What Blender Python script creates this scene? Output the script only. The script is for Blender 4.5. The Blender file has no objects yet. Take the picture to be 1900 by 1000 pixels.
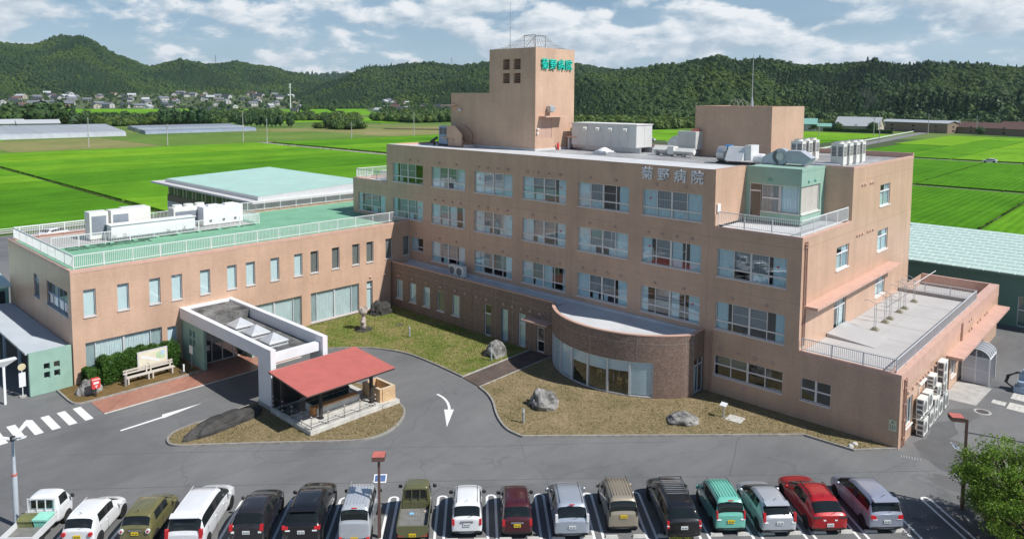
import bpy, math, random
import numpy as np
from mathutils import Vector, Matrix
random.seed(7)
SC = bpy.context.scene
COL = SC.collection
# ---------------------------------------------------------------- camera
cam = bpy.data.cameras.new('camera'); camo = bpy.data.objects.new('camera', cam); COL.objects.link(camo)
FW = Vector((-0.68030793, 0.72851621, -0.08028236)); RT = Vector((0.73051872, 0.68286427, 0.00622819)); UP = Vector((-0.05935929, 0.05441068, 0.9967527))
camo.matrix_world = Matrix(((RT.x, UP.x, -FW.x, 57.8464), (RT.y, UP.y, -FW.y, -46.6857), (RT.z, UP.z, -FW.z, 20.9034), (0, 0, 0, 1)))
cam.sensor_fit = 'HORIZONTAL'; cam.sensor_width = 36.0; cam.lens = 1350.93 / 1900 * 36
cam.shift_y = -(500 - 290.63) / 1900; cam.clip_start = 0.5; cam.clip_end = 20000
SC.camera = camo
# ---------------------------------------------------------------- sky and sun
SUN = Vector((0.853, 0.26, 1.0)).normalized()
wd = bpy.data.worlds.new('World'); SC.world = wd; wd.use_nodes = True
nt = wd.node_tree; nt.nodes.clear()
def nd(nt, t, **kw):
    n = nt.nodes.new(t)
    for k, v in kw.items(): setattr(n, k, v)
    return n
wo = nd(nt, 'ShaderNodeOutputWorld'); bg = nd(nt, 'ShaderNodeBackground'); bg.inputs[1].default_value = 0.054
sky = nd(nt, 'ShaderNodeTexSky'); sky.sky_type = 'NISHITA'; sky.sun_disc = False
sky.sun_elevation = math.asin(SUN.z); sky.sun_rotation = math.atan2(SUN.x, SUN.y)
sky.air_density = 1.0; sky.dust_density = 0.4; sky.ozone_density = 2.0; sky.altitude = 50
tc = nd(nt, 'ShaderNodeTexCoord')
def cloud_noise(scale, zs, off, detail, rough, dist=0.0):
    mp = nd(nt, 'ShaderNodeMapping'); mp.inputs['Location'].default_value = off; mp.inputs['Scale'].default_value = (scale, scale, scale * zs)
    nt.links.new(tc.outputs['Generated'], mp.inputs['Vector'])
    n = nd(nt, 'ShaderNodeTexNoise'); n.inputs['Scale'].default_value = 1.0; n.inputs['Detail'].default_value = detail
    n.inputs['Roughness'].default_value = rough; n.inputs['Distortion'].default_value = dist
    nt.links.new(mp.outputs[0], n.inputs['Vector']); return n
def ramp(nt, fac, stops, interp='LINEAR'):
    r = nd(nt, 'ShaderNodeValToRGB'); r.color_ramp.interpolation = interp
    e = r.color_ramp.elements
    while len(e) < len(stops): e.new(0.5)
    for i, (p, c) in enumerate(stops):
        e[i].position = p; e[i].color = (c, c, c, 1) if isinstance(c, (int, float)) else (*c, 1)
    nt.links.new(fac, r.inputs[0]); return r
CO = (4.3, 1.7, 0.0)
n1 = cloud_noise(8.6, 2.3, CO, 10, 0.56, 0.15)
sxyz = nd(nt, 'ShaderNodeSeparateXYZ'); nt.links.new(tc.outputs['Generated'], sxyz.inputs[0])
zc_ = nd(nt, 'ShaderNodeMath', operation='MULTIPLY_ADD', use_clamp=False); zc_.inputs[1].default_value = -0.34          # clouds stack up towards the horizon and open overhead
nt.links.new(sxyz.outputs['Z'], zc_.inputs[0]); nt.links.new(n1.outputs['Fac'], zc_.inputs[2])
m1 = ramp(nt, zc_.outputs[0], [(0.42, 0.0), (0.525, 1.0)], 'EASE')
n2 = cloud_noise(8.6, 2.3, (CO[0] + 0.10, CO[1] + 0.05, CO[2] + 0.16), 7, 0.54, 0.15)      # the same clouds seen a little towards the sun: thicker there = shaded side
sub = nd(nt, 'ShaderNodeMath', operation='SUBTRACT'); nt.links.new(n1.outputs['Fac'], sub.inputs[0]); nt.links.new(n2.outputs['Fac'], sub.inputs[1])
ad = nd(nt, 'ShaderNodeMath', operation='ADD'); ad.inputs[1].default_value = 0.5; nt.links.new(sub.outputs[0], ad.inputs[0])
cc = ramp(nt, ad.outputs[0], [(0.40, (8.6, 10.2, 11.8)), (0.49, (11.8, 13.2, 14.4)), (0.58, (16.0, 16.5, 17.0))])
n3 = cloud_noise(3.0, 5.0, (1.0, 2.0, 0.0), 5, 0.6, 0.4)                                   # thin high veil
m3 = ramp(nt, n3.outputs['Fac'], [(0.38, 0.28), (0.70, 0.62)])
mixv = nd(nt, 'ShaderNodeMix', data_type='RGBA'); mixv.inputs['B'].default_value = (9.6, 12.6, 15.0, 1)
tint = nd(nt, 'ShaderNodeMix', data_type='RGBA', blend_type='MULTIPLY'); tint.inputs['Factor'].default_value = 1; tint.inputs['B'].default_value = (0.78, 1.05, 1.32, 1)
nt.links.new(sky.outputs[0], tint.inputs['A'])
vz = ramp(nt, sxyz.outputs['Z'], [(0.0, 1.0), (0.18, 0.85), (0.6, 0.15)]); vm_ = nd(nt, 'ShaderNodeMath', operation='MULTIPLY'); nt.links.new(m3.outputs[0], vm_.inputs[0]); nt.links.new(vz.outputs[0], vm_.inputs[1])      # the veil is thin overhead, deep towards the horizon
nt.links.new(vm_.outputs[0], mixv.inputs['Factor']); nt.links.new(tint.outputs['Result'], mixv.inputs['A'])
mixh = nd(nt, 'ShaderNodeMix', data_type='RGBA'); mixh.inputs['B'].default_value = (10.6, 13.0, 14.8, 1)          # pale air near the horizon
hzr = ramp(nt, sxyz.outputs['Z'], [(0.0, 0.55), (0.14, 0.0)]); nt.links.new(hzr.outputs[0], mixh.inputs['Factor']); nt.links.new(mixv.outputs['Result'], mixh.inputs['A'])
mixc = nd(nt, 'ShaderNodeMix', data_type='RGBA')
nt.links.new(m1.outputs[0], mixc.inputs['Factor']); nt.links.new(mixh.outputs['Result'], mixc.inputs['A']); nt.links.new(cc.outputs[0], mixc.inputs['B'])
nt.links.new(mixc.outputs['Result'], bg.inputs[0]); nt.links.new(bg.outputs[0], wo.inputs[0])
sl = bpy.data.lights.new('sun', 'SUN'); sl.energy = 5.0; sl.angle = math.radians(0.5); sl.color = (1.0, 0.965, 0.91)
so = bpy.data.objects.new('sun', sl); COL.objects.link(so); so.rotation_euler = SUN.to_track_quat('Z', 'Y').to_euler(); so.location = (60, 20, 80)
vs = SC.view_settings; SC.display_settings.display_device = 'sRGB'
vs.view_transform = 'Standard'; vs.look = 'None'; vs.exposure = 0.07; vs.gamma = 1.0; vs.use_curve_mapping = False
SC.cycles.max_bounces = 6; SC.cycles.transparent_max_bounces = 12; SC.cycles.use_denoising = True
SC.cycles.caustics_reflective = False; SC.cycles.caustics_refractive = False

# ---------------------------------------------------------------- materials
MATS = {}
def mat_base(name):
    m = bpy.data.materials.new(name); m.use_nodes = True
    t = m.node_tree; b = t.nodes['Principled BSDF']; MATS[name] = m
    return m, t, b
def coords(t, scale=(1, 1, 1), kind='Object', rot=(0, 0, 0)):
    c = nd(t, 'ShaderNodeTexCoord'); mp = nd(t, 'ShaderNodeMapping'); mp.inputs['Scale'].default_value = scale; mp.inputs['Rotation'].default_value = rot
    t.links.new(c.outputs[kind], mp.inputs[0]); return mp.outputs[0]
def noise(t, vec, scale, detail=4, rough=0.55, dist=0):
    n = nd(t, 'ShaderNodeTexNoise'); n.inputs['Scale'].default_value = scale; n.inputs['Detail'].default_value = detail
    n.inputs['Roughness'].default_value = rough; n.inputs['Distortion'].default_value = dist
    t.links.new(vec, n.inputs['Vector']); return n.outputs['Fac']
def mixc_(t, fac, a, b, blend='MIX'):
    m = nd(t, 'ShaderNodeMix', data_type='RGBA', blend_type=blend)
    for v, k in ((fac, 'Factor'), (a, 'A'), (b, 'B')):
        if isinstance(v, (int, float)): m.inputs[k].default_value = v
        elif isinstance(v, tuple): m.inputs[k].default_value = (*v, 1)
        else: t.links.new(v, m.inputs[k])
    return m.outputs['Result']
def bump(t, b, h, strength, dist=0.02):
    n = nd(t, 'ShaderNodeBump'); n.inputs['Strength'].default_value = strength; n.inputs['Distance'].default_value = dist
    t.links.new(h, n.inputs['Height']); t.links.new(n.outputs[0], b.inputs['Normal'])
def sc3(c, k): return tuple(min(1, x * k) for x in c)
def M(name, rgb, rough=0.6, var=0.12, scale=2.0, metal=0.0, bmp=0.0, bscale=30.0, coat=0.0, spec=0.5, kind='Object', stretch=(1, 1, 1)):
    m, t, b = mat_base(name)
    v = coords(t, stretch, kind)
    f = noise(t, v, scale, 5, 0.6)
    r = ramp(t, f, [(0.3, 0.0), (0.7, 1.0)])
    t.links.new(mixc_(t, r.outputs[0], sc3(rgb, 1 - var), sc3(rgb, 1 + var)), b.inputs['Base Color'])
    b.inputs['Roughness'].default_value = rough; b.inputs['Metallic'].default_value = metal
    b.inputs['Coat Weight'].default_value = coat; b.inputs['Specular IOR Level'].default_value = spec
    if bmp: bump(t, b, noise(t, v, bscale, 3), bmp)
    return m
def tile_mat(name, c1, c2, joint, tw, th, var=0.10, rough=0.45, stain=0.35, msize=0.012, bias=0.0, off=0.5, mot=0.25):
    """small ceramic wall tiles; the texture runs on both wall directions of the building"""
    m, t, b = mat_base(name)
    g = nd(t, 'ShaderNodeTexCoord'); s = nd(t, 'ShaderNodeSeparateXYZ'); t.links.new(g.outputs['Object'], s.inputs[0])
    a = nd(t, 'ShaderNodeMath', operation='ADD'); t.links.new(s.outputs['X'], a.inputs[0]); t.links.new(s.outputs['Y'], a.inputs[1])
    c = nd(t, 'ShaderNodeCombineXYZ'); t.links.new(a.outputs[0], c.inputs['X']); t.links.new(s.outputs['Z'], c.inputs['Y'])
    br = nd(t, 'ShaderNodeTexBrick'); br.offset = off
    br.inputs['Color1'].default_value = (*c1, 1); br.inputs['Color2'].default_value = (*c2, 1); br.inputs['Mortar'].default_value = (*joint, 1)
    br.inputs['Scale'].default_value = 1.0; br.inputs['Mortar Size'].default_value = msize; br.inputs['Brick Width'].default_value = tw; br.inputs['Row Height'].default_value = th; br.inputs['Bias'].default_value = bias
    t.links.new(c.outputs[0], br.inputs['Vector'])
    st = coords(t, (1.2, 1.2, 0.16)); f1 = noise(t, st, 0.9, 6, 0.65); r1 = ramp(t, f1, [(0.35, 0.0), (0.75, 1.0)])
    lg = coords(t, (1, 1, 1)); f2 = noise(t, lg, 0.35, 3); r2 = ramp(t, f2, [(0.3, 1 - var), (0.7, 1 + var)])
    f3 = noise(t, lg, 9.0, 4, 0.7); r3 = ramp(t, f3, [(0.3, 1 - mot), (0.7, 1 + mot)])
    o = mixc_(t, 1.0, br.outputs['Color'], r2.outputs[0], 'MULTIPLY')
    o = mixc_(t, 1.0, o, r3.outputs[0], 'MULTIPLY')
    f4 = noise(t, coords(t, (5.0, 5.0, 0.13)), 1.0, 5, 0.7); r4 = ramp(t, f4, [(0.30, 0.97), (0.50, 1.0), (0.72, 1.015)]); o = mixc_(t, 1.0, o, r4.outputs[0], 'MULTIPLY')      # thin rain streaks
    dk = mixc_(t, r1.outputs[0], (1.0, 1.0, 1.0), (1 - stain, 1 - stain, 1 - stain))
    o = mixc_(t, 1.0, o, dk, 'MULTIPLY')
    t.links.new(o, b.inputs['Base Color']); b.inputs['Roughness'].default_value = rough
    bump(t, b, br.outputs['Fac'], 0.25, -0.004)
    return m
TAN = tile_mat('tan_tile', (0.595, 0.395, 0.285), (0.55, 0.357, 0.255), (0.635, 0.45, 0.34), 0.24, 0.075, stain=0.16, mot=0.07, msize=0.008, rough=0.38)
DARKBRICK = tile_mat('dark_brick', (0.26, 0.175, 0.135), (0.165, 0.105, 0.085), (0.30, 0.24, 0.20), 0.23, 0.07, stain=0.15, mot=0.35, msize=0.007, rough=0.6)
YBRICK = tile_mat('yellow_brick', (0.62, 0.38, 0.18), (0.54, 0.31, 0.14), (0.70, 0.58, 0.42), 0.23, 0.10, stain=0.1, mot=0.15, msize=0.014)
SALMON = M('salmon_coping', (0.60, 0.385, 0.31), 0.5, 0.10, 1.5)
GREENW = M('green_plaster', (0.28, 0.44, 0.365), 0.7, 0.08, 1.2, bmp=0.1)
WHITEW = M('white_plaster', (0.76, 0.76, 0.78), 0.55, 0.05, 1.0)
ALU = M('aluminium', (0.62, 0.64, 0.66), 0.4, 0.05, 4, metal=0.15)
ALUW = M('white_aluminium', (0.78, 0.79, 0.80), 0.4, 0.05, 4)
PINKFR = M('pink_frame', (0.74, 0.70, 0.68), 0.45, 0.05, 4)
ROOFW = M('roof_membrane', (0.58, 0.59, 0.60), 0.7, 0.12, 0.5, bmp=0.1)
ROOFG = M('roof_grey', (0.45, 0.45, 0.45), 0.75, 0.10, 0.35, bmp=0.08)
CONC = M('concrete', (0.42, 0.41, 0.39), 0.85, 0.18, 1.6, bmp=0.2)
CONCL = M('concrete_light', (0.55, 0.54, 0.50), 0.85, 0.18, 2.0, bmp=0.2)
STEEL = M('galvanised_steel', (0.50, 0.52, 0.54), 0.4, 0.12, 5, metal=0.6)
DARK = M('dark_metal', (0.035, 0.033, 0.032), 0.5, 0.15, 4)
BROWNM = M('brown_metal', (0.13, 0.075, 0.065), 0.5, 0.15, 4)
REDP = M('red_paint', (0.62, 0.05, 0.05), 0.4, 0.06, 5)
RUSTRED = M('faded_red', (0.52, 0.15, 0.12), 0.5, 0.12, 3)
BLACKR = M('black_rubber', (0.022, 0.022, 0.023), 0.75, 0.2, 8)
WOODG = M('weathered_wood', (0.55, 0.50, 0.44), 0.8, 0.15, 6, stretch=(1, 8, 8))
WOODO = M('orange_wood', (0.55, 0.24, 0.08), 0.55, 0.15, 5)
WOODY = M('yellow_wood', (0.52, 0.33, 0.13), 0.5, 0.1, 5)
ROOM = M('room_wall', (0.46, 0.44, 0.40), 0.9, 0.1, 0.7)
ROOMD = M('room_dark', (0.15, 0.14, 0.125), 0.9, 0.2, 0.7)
CURT = M('curtain_blue', (0.76, 0.91, 0.96), 0.85, 0.07, 3)
CURTW = M('curtain_white', (0.86, 0.92, 0.91), 0.85, 0.05, 3)
BLIND = M('blind_aqua', (0.74, 0.86, 0.85), 0.8, 0.06, 2)
BLINDB = M('blind_blue', (0.76, 0.88, 0.95), 0.8, 0.05, 2)
BLINDG = M('blind_grey', (0.22, 0.22, 0.20), 0.85, 0.08, 2)
SCREEN = M('insect_screen', (0.27, 0.29, 0.31), 0.8, 0.1, 2)
PIPE = M('downpipe', (0.40, 0.25, 0.20), 0.5, 0.1, 3)
ACW = M('ac_white', (0.74, 0.74, 0.70), 0.45, 0.06, 2.5)
ACG = M('ac_grille', (0.12, 0.125, 0.13), 0.6, 0.1, 3)
MINTR = M('mint_roof', (0.42, 0.60, 0.55), 0.45, 0.06, 0.4)
MINTR2 = M('mint_roof_pale', (0.50, 0.64, 0.585), 0.45, 0.07, 0.5)
DGREENW = M('dark_green_wall', (0.11, 0.235, 0.20), 0.6, 0.06, 0.8)
PINKROOF = M('red_steel_roof', (0.50, 0.165, 0.145), 0.5, 0.07, 1.0)
PAINTW = M('road_paint', (0.78, 0.78, 0.77), 0.6, 0.06, 6)
KERB = M('kerb_concrete', (0.30, 0.285, 0.26), 0.9, 0.25, 2.5, bmp=0.3)
RED_L = M('tail_lamp_red', (0.55, 0.015, 0.02), 0.15, 0.1, 6, coat=1)
WHITE_L = M('lamp_clear', (0.75, 0.76, 0.78), 0.12, 0.1, 6, coat=1)
CHROME = M('chrome', (0.75, 0.76, 0.78), 0.15, 0.03, 6, metal=1)
RIM = M('alloy_rim', (0.42, 0.43, 0.45), 0.3, 0.1, 6, metal=0.8)
PLATEW = M('plate_white', (0.75, 0.76, 0.78), 0.5, 0.03, 6)
PLATEY = M('plate_yellow', (0.80, 0.55, 0.02), 0.5, 0.03, 6)
LETTERG = M('letter_grey', (0.82, 0.83, 0.87), 0.45, 0.05, 3, metal=0.0)
LETTERT = M('letter_teal', (0.02, 0.52, 0.42), 0.4, 0.05, 3)
STONEP = M('pink_stone', (0.46, 0.39, 0.36), 0.7, 0.12, 5, bmp=0.2)
SOLAR = M('solar_cell', (0.10, 0.16, 0.32), 0.2, 0.1, 4, coat=1)
BLUEM = M('blue_metal', (0.05, 0.20, 0.42), 0.4, 0.1, 4)
BLUEG = M('blue_grey_paint', (0.26, 0.36, 0.48), 0.45, 0.12, 3)
NET = M('net_grey', (0.22, 0.24, 0.27), 0.6, 0.1, 4)
def glass_mat(name, tint=(0.93, 0.96, 0.97), ior=1.55, rough=0.0):
    m, t, b = mat_base(name)
    t.nodes.remove(b); out = t.nodes['Material Output']
    tr = nd(t, 'ShaderNodeBsdfTransparent'); tr.inputs[0].default_value = (*tint, 1)
    gl = nd(t, 'ShaderNodeBsdfGlossy'); gl.inputs['Roughness'].default_value = rough; gl.inputs['Color'].default_value = (0.95, 0.97, 1, 1)
    lw = nd(t, 'ShaderNodeLayerWeight'); lw.inputs['Blend'].default_value = 0.5            # the 'Facing' output is the same from both sides of the pane
    fr = ramp(t, lw.outputs['Facing'], [(0.0, 0.055), (0.5, 0.085), (0.75, 0.2), (1.0, 0.9)])
    ms = nd(t, 'ShaderNodeMixShader'); t.links.new(fr.outputs[0], ms.inputs[0]); t.links.new(tr.outputs[0], ms.inputs[1]); t.links.new(gl.outputs[0], ms.inputs[2])
    t.links.new(ms.outputs[0], out.inputs['Surface']); return m
GLASS = glass_mat('window_glass')
def opaque_glass(name, rgb):
    m, t, b = mat_base(name); v = coords(t)
    t.links.new(mixc_(t, noise(t, v, 3.0), sc3(rgb, 0.7), sc3(rgb, 1.3)), b.inputs['Base Color'])
    b.inputs['Roughness'].default_value = 0.04; b.inputs['Specular IOR Level'].default_value = 0.45; return m
CARGLASS = opaque_glass('car_glass', (0.012, 0.016, 0.017))
FARGLASS = opaque_glass('far_glass', (0.03, 0.04, 0.045))
def paint(name, rgb, metal=0.0):
    m, t, b = mat_base(name); v = coords(t)
    f = noise(t, v, 2.0, 3); t.links.new(mixc_(t, f, sc3(rgb, 0.92), sc3(rgb, 1.08)), b.inputs['Base Color'])
    b.inputs['Metallic'].default_value = metal; b.inputs['Roughness'].default_value = 0.35 if metal else 0.28
    b.inputs['Coat Weight'].default_value = 1.0; b.inputs['Coat Roughness'].default_value = 0.06; return m
def ground_mat(name, stops, s1, s2, rough=0.9, bmp=0.4, bs=40, w=0.6, bdist=0.03):
    m, t, b = mat_base(name); v = coords(t)
    a = noise(t, v, s1, 6, 0.6, 0.3); c = noise(t, v, s2, 5, 0.7)
    mx = nd(t, 'ShaderNodeMix'); mx.inputs['Factor'].default_value = 1 - w; t.links.new(a, mx.inputs['A']); t.links.new(c, mx.inputs['B'])
    r = ramp(t, mx.outputs['Result'], stops); t.links.new(r.outputs[0], b.inputs['Base Color'])
    b.inputs['Roughness'].default_value = rough; b.inputs['Specular IOR Level'].default_value = 0.2
    if bmp: bump(t, b, noise(t, v, bs, 4, 0.7), bmp, bdist)
    return m
def asphalt_mat():
    m, t, b = mat_base('asphalt'); v = coords(t)
    big = ramp(t, noise(t, v, 0.09, 6, 0.62, 0.6), [(0.30, (0.112, 0.114, 0.117)), (0.5, (0.160, 0.162, 0.164)), (0.7, (0.192, 0.192, 0.190))])
    mid = ramp(t, noise(t, coords(t, (0.9, 0.25, 1), rot=(0, 0, -0.8)), 1.1, 6, 0.7), [(0.25, 0.86), (0.75, 1.12)])
    fine = ramp(t, noise(t, v, 14, 5, 0.85), [(0.2, 0.72), (0.8, 1.28)])
    o = mixc_(t, 1.0, big.outputs[0], mid.outputs[0], 'MULTIPLY'); o = mixc_(t, 1.0, o, fine.outputs[0], 'MULTIPLY')
    vo = nd(t, 'ShaderNodeTexVoronoi'); vo.feature = 'DISTANCE_TO_EDGE'; vo.inputs['Scale'].default_value = 0.10
    wv = nd(t, 'ShaderNodeVectorMath', operation='ADD'); nn = nd(t, 'ShaderNodeTexNoise'); nn.inputs['Scale'].default_value = 0.5; nn.inputs['Detail'].default_value = 5
    t.links.new(v, nn.inputs['Vector']); sc_ = nd(t, 'ShaderNodeVectorMath', operation='SCALE'); sc_.inputs['Scale'].default_value = 2.0
    t.links.new(nn.outputs['Color'], sc_.inputs[0]); t.links.new(v, wv.inputs[0]); t.links.new(sc_.outputs[0], wv.inputs[1]); t.links.new(wv.outputs[0], vo.inputs['Vector'])
    cr = ramp(t, vo.outputs['Distance'], [(0.0, 0.80), (0.006, 1.0)])
    o = mixc_(t, 1.0, o, cr.outputs[0], 'MULTIPLY')
    t.links.new(o, b.inputs['Base Color']); b.inputs['Roughness'].default_value = 0.85
    bump(t, b, noise(t, v, 60, 4, 0.8), 0.3, 0.01); return m
ASPH = asphalt_mat()
LAWN = ground_mat('court_lawn', [(0.33, (0.085, 0.125, 0.024)), (0.45, (0.165, 0.195, 0.048)), (0.55, (0.27, 0.24, 0.10)), (0.66, (0.34, 0.26, 0.145))], 0.35, 3.0, bs=25, w=0.5)
LAWND = ground_mat('dry_lawn', [(0.32, (0.135, 0.120, 0.050)), (0.45, (0.215, 0.178, 0.092)), (0.55, (0.275, 0.212, 0.122)), (0.68, (0.34, 0.265, 0.165))], 0.4, 4.0, bs=25, w=0.5)
SOIL = ground_mat('soil', [(0.35, (0.10, 0.075, 0.03)), (0.55, (0.19, 0.125, 0.05)), (0.7, (0.25, 0.17, 0.08))], 0.8, 5.0, bs=25)
PAVE = tile_mat('red_pavers', (0.47, 0.22, 0.155), (0.39, 0.18, 0.13), (0.34, 0.21, 0.17), 0.2, 0.1, stain=0.3, mot=0.3)
PAVED = ground_mat('dark_path', [(0.35, (0.085, 0.065, 0.058)), (0.55, (0.13, 0.10, 0.085)), (0.7, (0.18, 0.14, 0.12))], 0.8, 6.0, bs=40)
GROUND = ground_mat('meadow', [(0.35, (0.060, 0.135, 0.020)), (0.5, (0.115, 0.195, 0.036)), (0.62, (0.20, 0.205, 0.075)), (0.75, (0.27, 0.225, 0.12))], 0.012, 0.09, bmp=0.5, bs=1.5, bdist=0.3)
GREENROOF = ground_mat('green_roof', [(0.3, (0.13, 0.30, 0.19)), (0.5, (0.19, 0.41, 0.27)), (0.75, (0.24, 0.47, 0.33))], 0.5, 4.0, rough=0.7, bmp=0.1)
def stain_shade_roof(name, lo, hi, s):
    return ground_mat(name, [(0.38, lo), (0.52, tuple((a + b) / 2 for a, b in zip(lo, hi))), (0.66, hi)], s, s * 6, bmp=0.2, w=0.65)
STAIN = stain_shade_roof('stained_roof', (0.06, 0.06, 0.058), (0.26, 0.26, 0.255), 0.7)
DARKSTAIN = stain_shade_roof('dark_stain', (0.05, 0.06, 0.05), (0.13, 0.33, 0.21), 1.2)
def rice_mat(name, lo, hi, ang):
    m, t, b = mat_base(name); v = coords(t)
    big = noise(t, v, 0.03, 5, 0.6, 0.5); row = noise(t, coords(t, (0.9, 0.05, 1), rot=(0, 0, ang)), 0.8, 4, 0.6); fine = noise(t, v, 1.6, 5, 0.8)
    f = nd(t, 'ShaderNodeMix'); f.inputs['Factor'].default_value = 0.4; t.links.new(big, f.inputs['A']); t.links.new(row, f.inputs['B'])
    g = nd(t, 'ShaderNodeMix'); g.inputs['Factor'].default_value = 0.35; t.links.new(f.outputs['Result'], g.inputs['A']); t.links.new(fine, g.inputs['B'])
    r = ramp(t, g.outputs['Result'], [(0.38, lo), (0.62, hi)])
    wv = nd(t, 'ShaderNodeTexWave'); wv.bands_direction = 'X'; wv.inputs['Scale'].default_value = 0.22; wv.inputs['Distortion'].default_value = 1.6; wv.inputs['Detail'].default_value = 3; wv.inputs['Detail Scale'].default_value = 0.6; t.links.new(v, wv.inputs['Vector'])
    rw = ramp(t, wv.outputs['Fac'], [(0.0, 0.86), (1.0, 1.10)]); pt = ramp(t, noise(t, v, 0.11, 4, 0.7), [(0.3, 0.86), (0.7, 1.12)])       # planting rows, thin and thick patches
    t.links.new(mixc_(t, 1.0, mixc_(t, 1.0, r.outputs[0], rw.outputs[0], 'MULTIPLY'), pt.outputs[0], 'MULTIPLY'), b.inputs['Base Color'])
    b.inputs['Roughness'].default_value = 0.9; b.inputs['Specular IOR Level'].default_value = 0.02
    bump(t, b, fine, 0.6, 0.25); return m
RICE = [rice_mat('rice_a', (0.052, 0.168, 0.010), (0.105, 0.285, 0.018), 0.0), rice_mat('rice_b', (0.072, 0.212, 0.012), (0.150, 0.35, 0.022), 0.02),
        rice_mat('rice_c', (0.095, 0.252, 0.013), (0.195, 0.40, 0.028), -0.02), rice_mat('rice_d', (0.130, 0.30, 0.012), (0.215, 0.40, 0.03), 0.0)]
def leaf_mat(name, lo, hi, transl=0.25, per='Object'):
    m, t, b = mat_base(name)
    if per == 'instance':
        oi = nd(t, 'ShaderNodeObjectInfo'); sv = nd(t, 'ShaderNodeVectorMath', operation='SCALE'); sv.inputs['Scale'].default_value = 0.005; t.links.new(oi.outputs['Location'], sv.inputs[0])
        stand = ramp(t, noise(t, sv.outputs[0], 1.0, 4, 0.6), [(0.36, 0.0), (0.64, 1.0)]).outputs[0]
        mxx = nd(t, 'ShaderNodeMix'); mxx.inputs['Factor'].default_value = 0.55; t.links.new(oi.outputs['Random'], mxx.inputs['A']); t.links.new(stand, mxx.inputs['B']); fac = mxx.outputs['Result']
    else:
        fac = ramp(t, noise(t, coords(t), 1.2, 4, 0.7), [(0.3, 0.0), (0.7, 1.0)]).outputs[0]
    c = mixc_(t, fac, lo, hi)
    c = mixc_(t, 1.0, c, ramp(t, noise(t, coords(t), 2.5 if per != 'instance' else 0.6, 2), [(0.3, 0.75), (0.7, 1.25)]).outputs[0], 'MULTIPLY')
    t.links.new(c, b.inputs['Base Color']); b.inputs['Roughness'].default_value = 0.55; b.inputs['Specular IOR Level'].default_value = 0.25
    tl = nd(t, 'ShaderNodeBsdfTranslucent'); t.links.new(c, tl.inputs[0])
    ms = nd(t, 'ShaderNodeMixShader'); ms.inputs[0].default_value = transl
    t.links.new(b.outputs[0], ms.inputs[1]); t.links.new(tl.outputs[0], ms.inputs[2]); t.links.new(ms.outputs[0], t.nodes['Material Output'].inputs['Surface'])
    return m
LEAF = leaf_mat('leaf_bright', (0.115, 0.215, 0.022), (0.225, 0.350, 0.052), 0.35)
LEAFH = leaf_mat('leaf_hedge', (0.035, 0.095, 0.014), (0.085, 0.175, 0.03), 0.2)
LEAFY = leaf_mat('leaf_yellow', (0.15, 0.20, 0.02), (0.26, 0.29, 0.05), 0.3)
FAR_BROAD = leaf_mat('far_broadleaf', (0.027, 0.066, 0.020), (0.098, 0.162, 0.042), 0.15, 'instance')
FAR_BROADL = leaf_mat('far_broadleaf_light', (0.052, 0.105, 0.018), (0.125, 0.190, 0.038), 0.2, 'instance')
FAR_CONI = leaf_mat('far_conifer', (0.025, 0.064, 0.025), (0.072, 0.130, 0.042), 0.1, 'instance')
BAMBOO = leaf_mat('bamboo_leaf', (0.07, 0.125, 0.022), (0.13, 0.19, 0.04), 0.25, 'instance')
TRUNK = M('bark', (0.12, 0.085, 0.055), 0.9, 0.3, 3, bmp=0.5)
ROCKD = M('rock_dark', (0.045, 0.043, 0.041), 0.85, 0.55, 1.6, bmp=0.8, bscale=7)
ROCKL = M('rock_light', (0.21, 0.205, 0.195), 0.85, 0.8, 1.8, bmp=0.8, bscale=6)
FORESTFLOOR = M('forest_floor', (0.034, 0.062, 0.020), 1.0, 0.3, 0.02)

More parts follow.
